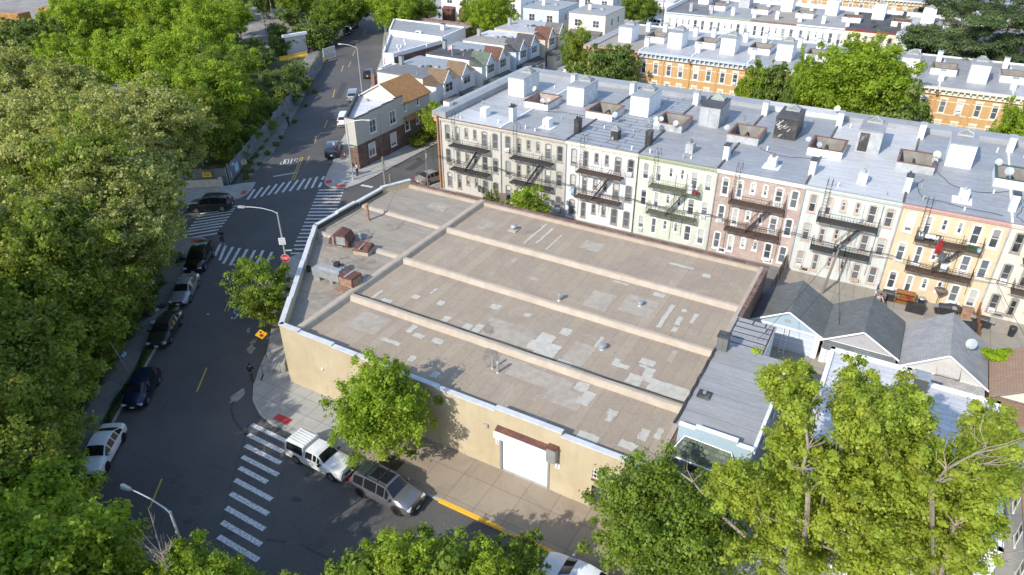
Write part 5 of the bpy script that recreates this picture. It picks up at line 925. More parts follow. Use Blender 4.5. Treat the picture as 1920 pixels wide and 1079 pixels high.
pair(58.2,68.4,(60.5,64.9),'siding_beige','siding_beige',['shingle_redbrown','shingle_mid'],['silver_roof_a','silver_roof_a'],lab='beige pair with brown gables and a silver flat roof farthest up the side street',porch='shingle_mid',win='triple')
t=thing('flagpole','small striped flag on a pole above the roof of the black-roofed pair','flag',(-22,35.4,6.4)); MB().cyl((0,0,0),(0,0,1.9),.03).build('pole','white_trim',t); MB().add([(0,0,1.8),(-.9,.1,1.5),(-.95,.12,.9),(0,0,1.2),(0,.02,1.8),(-.9,.12,1.5),(-.95,.14,.9),(0,.02,1.2)],[(0,1,2,3),(7,6,5,4)]).build('flag','flag_red',t)
t=thing('flagpole','small faded flag on a pole over the low white shed by the road','flag',(-35.5,33.6,2.9)); MB().cyl((0,0,0),(0,0,2.3),.03).build('pole','white_trim',t); MB().add([(0,0,2.1),(.15,.1,2.0),(.2,.12,.9),(0,0,1.0),(0,.02,2.1),(.15,.12,2.0),(.2,.14,.9),(0,.02,1.0)],[(0,1,2,3),(7,6,5,4)]).build('flag','flag_red',t)
# ---------------- commercial block and small sheds by the road
b=thing('shop_block','low silver roofed commercial block with white walls along the main road','commercial building',(0,0,0))
def block(b,poly,z,wallm,roofm,par=.35,capm='bulkhead_bright',z0=0,th=.25):
    n=len(poly); a=sum(poly[i][0]*poly[(i+1)%n][1]-poly[(i+1)%n][0]*poly[i][1] for i in range(n)); 
    if a<0: poly=poly[::-1]
    w=MB(); w.add([(x,y,z0) for x,y in poly]+[(x,y,z+par) for x,y in poly],[(i,(i+1)%n,n+(i+1)%n,n+i) for i in range(n)]); w.build('wall',wallm,b)
    MB().poly([(x,y,z) for x,y in poly]).build('roof',roofm,b)
    c=MB()
    for i in range(n):
        p=Vector((*poly[i],0));q=Vector((*poly[(i+1)%n],0)); d=(q-p); l=d.length
        c.M=Matrix.Translation(p)@Matrix.Rotation(math.atan2(d.y,d.x),4,'Z'); c.box(-.03,l+.03,-.03,th,z+par,z+par+.06); c.box(th*.2,l-th*.2,th-.05,th-.01,z+.002,z+par)
    c.M=None; c.build('parapet',capm,b)
block(b,[(-38.9,37.5),(-36.9,38.1),(-35.3,51.2),(-48.2,51.6)],4.2,'siding_white','silver_roof_a',.4)
block(b,[(-48.6,51.9),(-35.2,51.5),(-36.2,61.6),(-55.0,61.9)],5.0,'bulkhead_bright','silver_roof_b',.15,z0=0)
block(b,[(-55.3,62.2),(-36.2,61.9),(-36.8,67.2),(-58.6,67.2)],4.3,'brick_brown','silver_roof_b',.4,'brick_terracotta_cap')
MB().box(-36.85,-36.75,38.3,38.4,0,4) if 0 else None
mb=MB(); mb.poly([(-36.85,38.3,0),(-35.2,51.4,0),(-35.2,51.4,3.9),(-36.85,38.3,3.9)]); mb.build('brick_side_wall','brick_brown',b)
for i,(px,py) in enumerate(((748,91),(752,85),(760,81),(758,75),(745,85),(800,84),(765,49),(760,46))): p=G(px,py+4,4.2); MB().cyl(p,p+Vector((0,0,.5)),.13,n=8).build('vent_stub','bulkhead_bright',b)
p=G(786,70,4.3); t=thing('air_conditioner_unit','white rooftop condenser with a round fan on the commercial block','air conditioner',tuple(p)); MB().box(-.6,.6,-.3,.3,.2,1.2).build('casing','bulkhead_bright',t); MB().cyl((-.1,-.31,.7),(-.1,-.34,.7),.4,n=16).build('fan','iron_black',t); MB().box(-.55,-.45,-.3,.3,0,.2).box(.45,.55,-.3,.3,0,.2).build('feet','iron_black',t)
p=G(831,55,5.1); chimney(b,p.x,p.y,5.0,.8,.8,1.1,'bulkhead_bright')
b=thing('garage_shed','low shed with a grey-white flat roof and stone front beside the main road','shed',(0,0,0)); block(b,[(-37.0,33.6),(-28.8,33.6),(-28.8,37.6),(-37.4,37.9)],2.8,'siding_old','grey_roof',.12,'white_trim')
def gable_shed(lab,x0,x1,y0,y1,ze,zr,wallm,roofm,axis='y',trim='white_trim',name='garage',cat='garage'):
    b=thing(name,lab,cat,(0,0,0)); mb=MB(); mb.box(x0,x1,y0,y1,0,ze)
    if axis=='y': tri(mb,x0,x1,y0,ze,zr); mb.poly([(x1,y1,ze),(x0,y1,ze),((x0+x1)/2,y1,zr)])
    else: mb.poly([(x0,y1,ze),(x0,y0,ze),(x0,(y0+y1)/2,zr)]); mb.poly([(x1,y0,ze),(x1,y1,ze),(x1,(y0+y1)/2,zr)])
    mb.build('wall',wallm,b); m2=MB(); gable(m2,x0,x1,y0,y1,ze,zr+.06,.2,.1,axis); m2.build('roof',roofm,b); return b
def hip(b,x0,x1,y0,y1,ze,zr,m,name='roof'):
    o=.25; x0-=o;x1+=o;y0-=o;y1+=o; d=(y1-y0)/2; cy=(y0+y1)/2
    if (x1-x0)>(y1-y0): r0=(x0+d,cy);r1=(x1-d,cy)
    else: d=(x1-x0)/2; cx=(x0+x1)/2; r0=(cx,y0+d); r1=(cx,y1-d)
    v=[(x0,y0,ze),(x1,y0,ze),(x1,y1,ze),(x0,y1,ze),(*r0,zr),(*r1,zr)]
    f=[(0,1,5,4),(1,2,5),(2,3,4,5),(3,0,4),(3,2,1,0)] if (x1-x0)>(y1-y0) else [(0,1,4),(1,2,5,4),(2,3,5),(3,0,4,5),(3,2,1,0)]
    MB().add(v,f).build(name,m,b)
b=thing('garage','brown hip roofed garage between the commercial block and the houses','garage',(0,0,0)); MB().box(-36.2,-31.2,39.2,43.6,0,2.4).build('wall','siding_brown',b); hip(b,-36.2,-31.2,39.2,43.6,2.4,3.9,'shingle_redbrown')
b=thing('garage','grey hip roofed garage behind the black-roofed pair','garage',(0,0,0)); MB().box(-33.6,-29.2,45.2,49.6,0,2.4).build('wall','siding_old',b); hip(b,-33.6,-29.2,45.2,49.6,2.4,3.7,'shingle_mid')
b=thing('garage','pale grey hip roofed shed beyond the commercial block under the round tree','garage',(0,0,0)); MB().box(-45,-38.5,69.5,75,0,2.5).build('wall','siding_old',b); hip(b,-45,-38.5,69.5,75,2.5,4.1,'shingle_old')
b=thing('garage','small light blue garage with a grey roof beside the brick chimney of the corner house','garage',(0,0,0)); MB().box(-30,-25.2,19.5,24.5,0,2.5).build('wall','siding_blue',b); hip(b,-30,-25.2,19.5,24.5,2.5,3.6,'shingle_grey')
# ---------------- flat roofed houses in the distance (top of the picture)
def flat_house(lab,c,ax,ay,w,d,h,wallm,roofm,split=None,rz=0,bay=None,rows=2,cat='house'):
    b=thing('flat_roof_house',lab,cat,(c[0],c[1],0),rz,'flat roofed houses in the distance')
    mb=MB(); hs=[]; n=2 if w>7 else 1
    for k in range(n):
        x=w/n*(k+.5)-.75
        for z in ([h-2.7,h-5.6] if rows==2 else [h-2.7]): hs.append((x,x+1.5,z,z+1.5))
    wall(mb,w,0,h,hs,.12); mb.poly([(w,0,0),(w,d,0),(w,d,h),(w,0,h)]); mb.poly([(0,d,0),(0,0,0),(0,0,h),(0,d,h)]); mb.poly([(w,d,0),(0,d,0),(0,d,h),(w,d,h)]); mb.build('wall',wallm,b)
    for a,c_,z0,z1 in hs: window(b,I4,a,z0,c_-a,z1-z0,'white_trim','pane_dark','double2')
    Ms=Matrix.Translation((w,0,0))@Matrix.Rotation(math.pi/2,4,'Z')
    for z in (h-2.6,h-5.4): window(b,Ms,d*.3,z,.8,1.4,'white_trim','pane_dark','double',pin=-.03,out=.06); window(b,Ms,d*.62,z,.8,1.4,'white_trim','pane_dark','double',pin=-.03,out=.06)
    MB().box(-.1,w+.1,-.15,d,h,h+.14).build('roof',roofm,b)
    for k in range(n):
        x=w/n*(k+.5); p=MB(); p.add([(x-1.7,0,h-3.3),(x+1.7,0,h-3.3),(x+1.5,-1.3,h-3.9),(x-1.5,-1.3,h-3.9)],[(0,3,2,1)]); p.box(x-1.45,x+1.45,-1.2,-.01,0,h-3.92); p.build('porch',bay or wallm,b)
    chimney(b,w*.35,d*.4,h+.1,.7,.7,1.2,'bulkhead_bright','brown_trim',pots=1); MB().box(w*.6,w*.6+.8,d*.45,d*.45+.7,h+.14,h+.5).build('roof_hatch','galvanised',b); return b
def g2(px,py,z): p=G(px,py,z); return (p.x,p.y)
flat_house('pale blue house with a silver flat roof beyond the beige pair',(-33.0,80.6),0,0,8.9,10.5,6.4,'siding_pale_blue','silver_roof_c',bay='shingle_grey')
flat_house('cream and beige flat roofed house beside the tree at the top centre',(-21.6,80.6),0,0,8.6,11,6.3,'siding_cream','grey_roof',bay='shingle_mid')
flat_house('tall white house with a window bay behind the round green tree',(-55.5,81),0,0,9.5,9,8.2,'siding_white','white_roof',bay='shingle_redbrown')
flat_house('white house partly behind the large round tree at the top',(-44.5,84),0,0,9,9,7.4,'bulkhead_bright','white_roof')
for i,(c,w,d,h,wm,rm,l) in enumerate((((-58,100),10,10,6.5,'siding_white','silver_roof_c','small white house far behind the tall white house'),((-44,103),9,10,6.3,'siding_cream','silver_roof_a','cream house at the very top left of the house rows'),((-30,104),9,10,6.3,'siding_pale_blue','dark_roof2','pale blue far house behind the flat silver roof'),((-14,112),5.5,9,4.6,'siding_white','white_roof','low white cottage with awnings beyond the street end'),((-8,114),5,9,4.8,'siding_white','grey_roof','second low white cottage right of the awning cottage'),((-20,128),9,10,6,'siding_white','silver_roof_a','white house at the top edge above the cottages'),((-72,122),10,10,6.5,'siding_white','silver_roof_b','white house at the end of the main road'),((-10,134),9,10,6.2,'siding_cream','dark_roof2','cream house at the top edge left of the gold brick rows'),((3,112),14,12,6.6,'siding_white','white_roof','white walled house above the third row corner'))):
    flat_house(l,c,0,0,w,d,h,wm,rm)
# ---------------- blue house and its neighbours (lower right)
b=thing('blue_house','light blue clapboard house with a grey strip roof beside the warehouse','house',(0,0,0))

mb=MB(Matrix.Translation((41.5,-35.3,0))); wall(mb,4.4,0,6.5,[(.7,1.7,3.4,4.8),(2.6,3.6,3.4,4.8)],.12)
for a,c,z in ((0,1.0,6.95),(1.0,3.5,7.12),(3.5,4.4,6.85)): mb.box(a,c,.002,.2,6.5,z)
mb.M=None; mb.poly([(45.9,-35.3,0),(45.9,-25.3,0),(45.9,-25.3,6.5),(45.9,-35.3,6.5)]); mb.poly([(45.9,-25.3,0),(41.5,-25.3,0),(41.5,-25.3,6.5),(45.9,-25.3,6.5)]); mb.poly([(41.5,-25.3,0),(41.5,-35.3,0),(41.5,-35.3,6.5),(41.5,-25.3,6.5)]); mb.build('wall','siding_blue',b)
for a in(.7,2.6): window(b,Matrix.Translation((41.5,-35.3,0)),a,3.4,1.0,1.4,'white_trim','pane_dark')
window(b,face(45.9,-31,'+x'),0,3.6,.9,1.4,'white_trim','pane_dark',pin=-.03,out=.06); window(b,face(45.9,-28,'+x'),0,3.6,.9,1.4,'white_trim','pane_dark',pin=-.03,out=.06)
MB().box(41.15,45.95,-35.05,-25.3,6.5,6.6).build('roof','grey_roof',b)
mb=MB()
for a,c,z in ((0,1.0,6.95),(1.0,3.5,7.12),(3.5,4.45,6.85)): mb.box(41.48+a,41.5+c,-35.36,-35.06,z,z+.09)
mb.box(45.82,46.02,-35.1,-25.3,6.45,6.68); mb.build('white_coping','white_trim',b)
mb=MB(); mb.box(41.45,45.85,-35.05,-34.85,6.6,6.8); 
for i in range(12): mb.obox((41.15+.02*(i%2),-34.6+i*.8,6.66),.16,.72,.13,.06*((i%3)-1))
mb.build('tar_edge','tar_black',b)
mb=MB(); mb.add([(41.3,-36.1,5.15),(45.55,-36.1,5.1),(44.75,-35.34,6.2),(42.0,-35.34,6.3),(41.3,-35.34,5.15),(45.55,-35.34,5.1)],[(0,1,2,3),(0,3,4),(1,5,2),(0,4,5,1)]); mb.build('pent_roof','shingle_green',b)
mb=MB(); mb.tube([(41.28,-36.15,5.12),(45.6,-36.15,5.07)],.06,4).tube([(41.28,-36.15,5.12),(41.98,-35.4,6.33),(44.78,-35.4,6.24),(45.6,-36.15,5.07)],.05,4); mb.build('pent_trim','white_trim',b)
MB().box(41.5,45.9,-37.2,-35.31,0,3.0).build('porch_wall','siding_blue',b); MB().box(41.3,46.1,-37.5,-35.31,3.0,3.14).build('porch_roof','white_trim',b); MB().box(45.9,46.0,-37.5,-37.3,0,3).build('corner_board','white_trim',b)
window(b,face(42.3,-37.2,'-y'),0,1.0,1.2,1.5,'white_trim','pane_dark','pair',pin=-.03,out=.06)
e=MB().box(41.5,44.2,-25.299,-20.8,0,6.05).build('rear_wing','siding_white',b); MB().box(41.3,44.25,-25.2,-20.7,6.05,6.18).build('wing_roof','grey_roof',e)
mb=MB(); z=6.19
for k in range(6): mb.obox((42.8,-21.3-k*.72,z),2.7,.09,.015,.02*(k%3-1))
for x in(41.45,44.1): mb.obox((x,-22.9,z),.1,4.2,.02)
mb.obox((42.6,-21.0,z),.09,.7,.014); mb.obox((43.5,-21.0,z),.09,.7,.014); mb.build('tar_seam','tar_black',e)
MB().cyl((43.6,-21.9,6.18),(43.6,-21.9,6.5),.09).build('vent_stub','galvanised',e)
t=chimney(b,41.55,-25.9,6.2,.75,.75,1.5,'shingle_grey','tar_black'); t=MB().box(41.55,42.35,-31.9,-31.2,6.6,6.78).build('roof_hatch','tar_black',b); MB().cyl((41.95,-31.5,6.78),(41.95,-31.5,6.92),.12).build('hatch_vent','galvanised',t)
b=thing('white_roof_house','narrow house with a bright white flat roof, brown stains and tree shadows on it','house',(0,0,0)); block(b,[(48.2,-35.4),(53.3,-35.4),(53.3,-21.6),(48.2,-21.6)],6.2,'siding_white','white_roof',.12); 
MB().box(52.3,53.5,-26.3,-22.9,6.25,6.55).build('raised_roof','white_roof',b)
for z in(.9,3.9): window(b,face(48.8,-35.4,'-y'),0,z,1.2,1.6,'white_trim','pane_dark',pin=-.03,out=.06); window(b,face(51,-35.4,'-y'),0,z,1.2,1.6,'white_trim','pane_dark',pin=-.03,out=.06)
b=thing('silver_roof_house','narrow house with a pale silver roof and slate chimney right of the white roof','house',(0,0,0)); block(b,[(53.6,-35.4),(58.6,-35.4),(58.6,-22.2),(53.6,-22.2)],5.9,'siding_white','silver_roof_d',.12); chimney(b,53.9,-23.4,5.9,.8,.9,1.3,'shingle_grey','galvanised')
for z in(.9,3.9): window(b,face(54.2,-35.4,'-y'),0,z,1.2,1.6,'white_trim','pane_dark',pin=-.03,out=.06)
b=thing('striped_house','white walled house with rust stained bands at the right edge of the photo','house',(0,0,0)); block(b,[(60.9,-36.4),(67,-36.4),(67,-21),(60.9,-21)],7.0,'siding_white','silver_roof_c',.3)
mb=MB()
for z in(2.2,4.0,5.8): mb.box(60.84,60.895,-36.3,-21.2,z,z+.1)
mb.build('band','rust_light',b)
for y in(-34,-31,-28,-25):
    for z in(.8,3.6): window(b,face(60.9,y,'-x'),0,z,.9,1.4,'white_trim','pane_dark',pin=-.03,out=.06)
# garages
def garage(lab,x0,x1,yf,yb,ze,zr,roofm,gm,door,pent=None,off=0,trim='white_trim',tilt=0):
    b=thing('garage',lab,'garage',(0,0,0)); xm=(x0+x1)/2; mb=MB(); mb.poly([(x0,yf,0),(x0+.45,yf,0),(x0+.45,yf,2.25),(x1-.45,yf,2.25),(x1-.45,yf,0),(x1,yf,0),(x1,yf,ze),(x0,yf,ze)]); mb.poly([(x1,yf,0),(x1,yb,0),(x1,yb,ze),(x1,yf,ze)]); mb.poly([(x0,yb,0),(x0,yf,0),(x0,yf,ze),(x0,yb,ze)]); mb.poly([(x1,yb,0),(x0,yb,0),(x0,yb,ze),(xm,yb,zr),(x1,yb,ze)]); mb.build('wall','siding_white' if trim=='white_trim' else 'siding_brown',b)
    MB().add([(x0,yf-.01,ze),(x1,yf-.01,ze),(xm,yf-.01,zr)],[(0,1,2)]).build('gable_wall',gm,b)
    d=MB().box(x0+.45,x1-.45,yf+.12,yf+.18,0,2.25).build('door',door,b)
    mb=MB(); 
    for k in(1,2,3): mb.box(x0+.5,x1-.5,yf+.1,yf+.119,k*.56-.02,k*.56+.02)
    mb.build('door_rail',trim,d)
    g=MB(); gable(g,x0,x1,yf,yb,ze,zr+.05,.18,.1); g.build('roof',roofm,b)
    t=MB(); s=(zr-ze)/(xm-x0)
    for sg in(-1,1): t.tube([(xm,yf-.2,zr+.02),(xm+sg*((x1-x0)/2+.2),yf-.2,ze-s*.2)],.085,4)
    t.box(x0-.05,x1+.05,yf-.06,yf-.012,ze-.12,ze+.02); t.build('barge_board',trim,b)
    if pent: MB().add([(x0+.1,yf-.02,ze+.02),(x1-.1,yf-.02,ze+.02),(x1+.05,yf-.75,ze-.42),(x0-.05,yf-.75,ze-.42),(x0+.1,yf-.02,ze-.05),(x1-.1,yf-.02,ze-.05)],[(0,3,2,1),(4,5,2,3)]).build('pent_roof',pent,b)
    MB().box(xm-.22+off,xm+.22+off,yf-.05,yf-.011,ze+.45,ze+.75).build('gable_vent','bulkhead_grey',b)
    return b
garage('garage with a light blue gable and a white ladder leaning in its open bay',41.6,47.1,-14.4,-8.9,2.45,3.95,'shingle_grey','siding_blue','siding_pale_blue')
garage('garage with a grey gable, purple flowers on its white door and a dark shingle roof',47.35,52.75,-14.6,-8.7,2.45,4.0,'shingle_grey','siding_grey','shutter_white','shingle_grey')
garage('weathered garage with peeling grey shingles and a large dish on its roof',53.1,58.9,-15.0,-8.6,2.2,4.15,'shingle_old','siding_old','siding_cream','shingle_old')
garage('brown garage with a vine spilling over its back eaves',59.3,64.9,-15.8,-10.0,2.3,4.1,'shingle_brown','siding_cream','siding_brown',trim='brown_trim')
dish((57.4,-12.3,3.05),-.4,1.1,'large grey satellite dish on the weathered garage roof')
t=thing('window_hoist','small timber bracket shelf jutting from the weathered garage gable','bracket',(56.2,-15.1,2.5)); MB().box(-.75,.75,-.9,.0,.35,.42).add([(-.75,-.0,.95),(.75,0,.95),(.75,-.9,.45),(-.75,-.9,.45)],[(0,3,2,1)]).build('shelf','sign_back',t); MB().cyl((-.7,-.02,-.3),(-.7,-.85,.35),.04).cyl((.7,-.02,-.3),(.7,-.85,.35),.04).build('strut','wood_pole',t)
t=thing('ladder','white metal ladder leaning in the shaded bay of the blue gabled garage','ladder',(44.4,-15.0,.14)); mb=MB()
for dx in(-.2,.2): mb.cyl((dx,0,0),(dx,.5,2.2),.035,n=5)
mb.build('rail','sign_white',t); mb=MB()
for k in range(8): mb.cyl((-.2,.03+k*.06,.15+k*.27),(.2,.03+k*.06,.15+k*.27),.02,n=5)
mb.build('rung','sign_white',t)
def flowers(x,y,z,label):
    t=thing('hanging_basket',label,'flowers',(x,y,z)); r=random.Random(int(x*10)); mb=MB()
    for i in range(60): p=Vector((r.gauss(0,.13),r.gauss(0,.1),r.gauss(0,.09))); mb.ball(p,.05,n=5,m=3)
    mb.build('petals','petal_purple',t); MB().cyl((0,0,-.22),(0,0,-.05),.1,.16,8).build('pot','brown_trim',t); MB().cyl((0,0,0),(0,0,.45),.012,n=4).build('hanger','ink_black',t)
flowers(49.6,-15.55,1.95,'left purple flower basket on the grey gabled garage'); flowers(52.4,-15.6,1.7,'right purple flower basket on the grey gabled garage')
# ---------------- yard behind the apartment houses
def yard_fence(a,b,h,mat,lab,boards=True):
    a=Vector((*a,0));b=Vector((*b,0)); d=b-a; l=d.length; t=thing('yard_fence',lab,'fence',tuple(a+Vector((0,0,.13))),math.atan2(d.y,d.x),'fences between the back yards'); mb=MB()
    n=int(l/.16)
    if boards:
        for i in range(n): mb.box(i*.16,i*.16+.145,-.015,.015,.05,h+.03*(i%3))
    else:
        for i in range(int(l/.12)): mb.cyl((i*.12,0,.05),(i*.12,0,h),.009,n=4)
        mb.cyl((0,0,h),(l,0,h),.025,n=5).cyl((0,0,.1),(l,0,.1),.02,n=5)
    mb.build('panel',mat,t); mb=MB()
    for i in range(int(l/2)+1): mb.box(i*2-.05,i*2+.05,.016,.1,0,h+.1)
    mb.build('post',mat,t)
yard_fence((41.6,-.4),(41.6,-8.2),1.7,'brown_trim','rusty brown fence at the corner of the warehouse and the yards'); yard_fence((50.2,-.4),(50.2,-5.5),1.0,'siding_white','low white wall like fence left of the yellow house yard'); yard_fence((58.6,-.5),(58.6,-7.0),1.4,'wood_brown','fence between the yellow and the cream house yards')
yard_fence((45.2,-6.2),(49.8,-6.6),.9,'galvanised','wire fence behind the first two garages',False)
t=thing('hutch','orange brown two tier wooden hutch with a red item in the yellow house yard','hutch',(52.7,-1.4,.14)); mb=MB().box(-.8,.8,-.35,.35,.55,.62).box(-.8,.8,-.35,.35,1.15,1.22).box(-.8,-.73,-.35,.35,0,1.15).box(.73,.8,-.35,.35,0,1.15).box(-.8,.8,.3,.35,.1,1.15).box(-.8,.8,-.35,.35,.12,.18); mb.build('frame','wood_brown',t); MB().box(.1,.5,-.25,.1,.62,.75).build('red_item','cloth_red',t)
def bbq(x,y,lab,rz=0,open_=False):
    t=thing('barbecue',lab,'barbecue',(x,y,.14),rz,'barbecues in the yards'); MB().box(-.7,.7,-.3,.3,.1,.75).build('cart','black_plastic',t); mb=MB(); mb.M=Matrix.Translation((0,0,.78))@Matrix.Rotation(math.pi/2,4,'Y')
    n=10; v=[(.0-.28*math.sin(math.pi*i/n),.3*math.cos(math.pi*i/n),s) for s in(-.5,.5) for i in range(n+1)]; mb.add([(a,b_,c) for a,b_,c in v],[(i,i+1,n+2+i,n+1+i) for i in range(n)]+[tuple(range(n,-1,-1)),tuple(range(n+1,2*n+2))]); mb.M=None; mb.build('lid','iron_black',t); MB().box(-.95,-.52,-.28,.28,.74,.78).box(.52,.95,-.28,.28,.74,.78).build('side_shelf','galvanised',t); MB().cyl((-.4,-.34,.85),(.4,-.34,.85),.02).build('handle','chrome',t)
bbq(51.3,-1.5,'covered black barbecue at the left end of the yellow house yard',.1); bbq(59.0,-2.2,'black gas barbecue in front of the cream house basement',-.1)
bbq(56.0,-1.6,'low dark barbecue at the right side of the yellow house yard',.2)
t=thing('folding_table','black plastic table tipped beside the fence of the cream house yard','table',(58.0,-4.2,.14),.3); MB().obox((0,0,.9),1.2,.9,.06,0,.5).build('table_top','black_plastic',t)
for sx in(-.5,.5):
    for sy in(-.35,.35): MB().cyl((sx,sy,0),(sx,sy,.85+sy*.4),.03).build('leg','black_plastic',t)
t=thing('patio_umbrella','brown closed-cone patio umbrella standing in the yellow house yard','umbrella',(55.3,-.9,.14)); MB().cyl((0,0,1.35),(0,0,2.0),.08,.55,12).ball((0,0,2.0),.55,.55,.12,12,4).build('canopy','brown_trim',t,smooth=True); MB().cyl((0,0,0),(0,0,1.4),.03).build('pole','iron_black',t)
t=thing('cafe_table','round black mesh patio table with clutter in the yellow house yard','table',(56.7,-1.3,.14)); MB().cyl((0,0,.7),(0,0,.74),.75,n=18).build('table_top','iron_black',t)
for a in range(4): MB().cyl((.45*math.cos(a*1.57),.45*math.sin(a*1.57),0),(.3*math.cos(a*1.57),.3*math.sin(a*1.57),.7),.025).build('leg','iron_black',t)
for i,(x,y,l) in enumerate(((54.1,-1.2,'grey lidded bin next to the orange hutch'),(61.3,-2.6,'black lidded bin behind the brown garage vine'),(10.6,-1.2,'grey bin at the foot of the sand coloured house'))):
    t=thing('rubbish_bin',l,'bin',(x,y,.14),.2*i,'bins in the yards'); MB().cyl((0,0,0),(0,0,.85),.24,.3,12).build('body','black_plastic',t,smooth=True); MB().cyl((0,0,.85),(0,0,.93),.33,.28,12).build('lid','galvanised' if i!=1 else 'black_plastic',t)
for i,(x,y,w_,d_,h_,m,l) in enumerate(((53.7,-2.5,1.5,.6,.8,'black_plastic','black storage trunk right of the orange hutch'),(57.8,-1.2,.9,.7,.9,'rust_light','rusty cabinet at the right wall of the yellow house yard'),(50.7,-2.4,.8,.6,1.0,'brown_trim','brown cabinet beside the covered barbecue'),(9.0,-.9,1.2,.7,1.4,'brown_trim','brown shed box at the foot of the first apartment house'),(56.9,-6.0,.9,.8,.9,'galvanised','grey steel box behind the weathered garage'))):
    t=thing('storage_box',l,'box',(x,y,.14),.1*i,'boxes and cabinets in the yards'); MB().box(-w_/2,w_/2,-d_/2,d_/2,0,h_).build('box',m,t); MB().box(-w_/2-.03,w_/2+.03,-d_/2-.03,d_/2+.03,h_,h_+.05).build('lid',m,t)
# ---------------- north west compound
def mesh_fence(pts,h,lab,name='fence'):
    t=thing(name,lab,'fence',(pts[0][0],pts[0][1],0)); o=Vector((pts[0][0],pts[0][1],0)); r=random.Random(int(pts[0][0]*3))
    po=MB()
    for a,b_ in zip(pts[:-1],pts[1:]):
        a=Vector((*a,0))-o;b_=Vector((*b_,0))-o; l=(b_-a).length; n=max(1,int(l/3)); d=(b_-a)/n; q=Vector((-d.y,d.x,0)).normalized()
        for i in range(n):
            p=a+d*i; m=MB(); nx,nz=6,4; v=[]
            hh=h+r.uniform(-.12,.12)
            for z in range(nz+1):
                for x in range(nx+1): v.append(tuple(p+d*(x/nx)+q*(.09*math.sin(x*1.5+i)*math.sin(z*1.2)+r.uniform(-.02,.02))+Vector((0,0,.05+hh*z/nz-(.12*math.sin(math.pi*x/nx) if z==nz else 0)))))
            f=[(z*(nx+1)+x,z*(nx+1)+x+1,(z+1)*(nx+1)+x+1,(z+1)*(nx+1)+x) for z in range(nz) for x in range(nx)]
            m.add(v+[tuple(Vector(u)-q*.02) for u in v],f+[tuple(k+len(v) for k in g[::-1]) for g in f]); m.build('screen_panel','fence_mesh',t); po.cyl(p,p+Vector((0,0,h+.25)),.045,n=6)
    po.build('post','galvanised',t); return t
mesh_fence([(-25.0,-11.9),(-28.5,-6.0),(-31.8,-.1),(-37.2,9.3),(-42.9,18.9),(-48.5,27.8),(-54.2,36.6),(-57.3,41.0)],2.5,'long grey screened fence curving along the left side of the main road')
mesh_fence([(-66.5,48.5),(-70.5,55.5),(-79,68),(-92,88),(-104,106)],2.3,'grey fence behind the row of parked cars up the main road')
mesh_fence([(-24.9,-12.3),(-28.6,-14.9),(-32.5,-17.8)],2.2,'dark fence above the low concrete wall on the corner')
t=thing('warning_board','small yellow board fixed on the fence above the concrete wall','sign',(-26.6,-13.85,1.35),R(35)); MB().box(-.55,.55,-.05,-.0,0,.6).build('panel','sign_yellow',t); mb=MB()
for z in(.42,.28,.14): mb.box(-.38,.38,-.056,-.051,z,z+.05)
mb.build('lettering','ink_black',t)
t=thing('concrete_wall','low rough concrete wall along the corner pavement under the fence','wall',(0,0,0)); mb=MB(); a=Vector((-25.1,-13.1,0)); b_=Vector((-29.3,-16.0,0)); d=b_-a; mb.M=Matrix.Translation(a)@Matrix.Rotation(math.atan2(d.y,d.x),4,'Z'); mb.box(0,d.length,-.15,.15,0,1.05).box(-.1,.3,-.2,.2,0,1.3).box(d.length-.2,d.length+.2,-.2,.2,0,1.2); mb.M=None; mb.build('wall','patch_light',t)
t=thing('cellar_hatch','pale sloping concrete ramp left of the low corner wall','ramp',(-31.2,-17.3,.13),R(35)); MB().add([(-1.2,-.9,0),(1.2,-.9,0),(1.2,.9,0),(-1.2,.9,0),(-1.1,-.3,.5),(1.1,-.3,.5),(1.1,.9,.9),(-1.1,.9,.9)],[(0,1,5,4),(1,2,6,5),(2,3,7,6),(3,0,4,7),(4,5,6,7)]).build('ramp','concrete',t)
t=thing('banner','light blue sheet tied to the curved fence by the corner','banner',(-25.35,-11.2,.5),R(120)); MB().box(0,3.0,.06,.12,0,1.5).build('sheet','mattress_blue',t); mb=MB()
for x_ in(.05,2.95): mb.cyl((x_,.09,-.1),(x_,.09,1.6),.03)
mb.build('tie','galvanised',t)
t=thing('concrete_wall','ivy covered grey wall along the lower left pavement','wall',(0,0,0)); mb=MB()
for s0,s1 in((-40,-14),(-14,2),(2,16),(16,27)):
    a=Vector(ST(s0,-9.0)); b_=Vector(ST(s1,-9.3)); d=b_-a; mb.M=Matrix.Translation(a)@Matrix.Rotation(math.atan2(d.y,d.x),4,'Z'); mb.box(0,d.length-.02,-.12,.12,0,1.5)
mb.M=None; mb.build('wall','concrete_dirty',t)
b=thing('gate_shelter','tall grey roll-up gate with a white housing standing on two posts','gate',(-67.0,40.6,0),R(72)); MB().box(.2,4.9,-.04,.04,0.3,3.9).build('curtain','siding_grey',b); MB().box(-.2,5.2,-.35,.35,3.9,4.4).build('housing','white_trim',b); MB().box(0,.18,-.1,.1,0,3.9).box(4.92,5.1,-.1,.1,0,3.9).build('post','iron_black',b)
def jersey(px,py,l,rz,lab,z=0):
    p=G(px,py); t=thing('concrete_barrier',lab,'barrier',(p.x,p.y,0),rz,'yellow concrete barriers by the compound gate'); MB().add([(s,y,z_) for s in(-l/2,l/2) for y,z_ in((-.35,0),(-.3,.25),(-.12,.5),(-.1,.85),(.1,.85),(.12,.5),(.3,.25),(.35,0))],[tuple(range(7,-1,-1)),tuple(range(8,16))]+[(i,(i+1)%8,8+(i+1)%8,8+i) for i in range(8)]).build('block','yellow_paint',t)
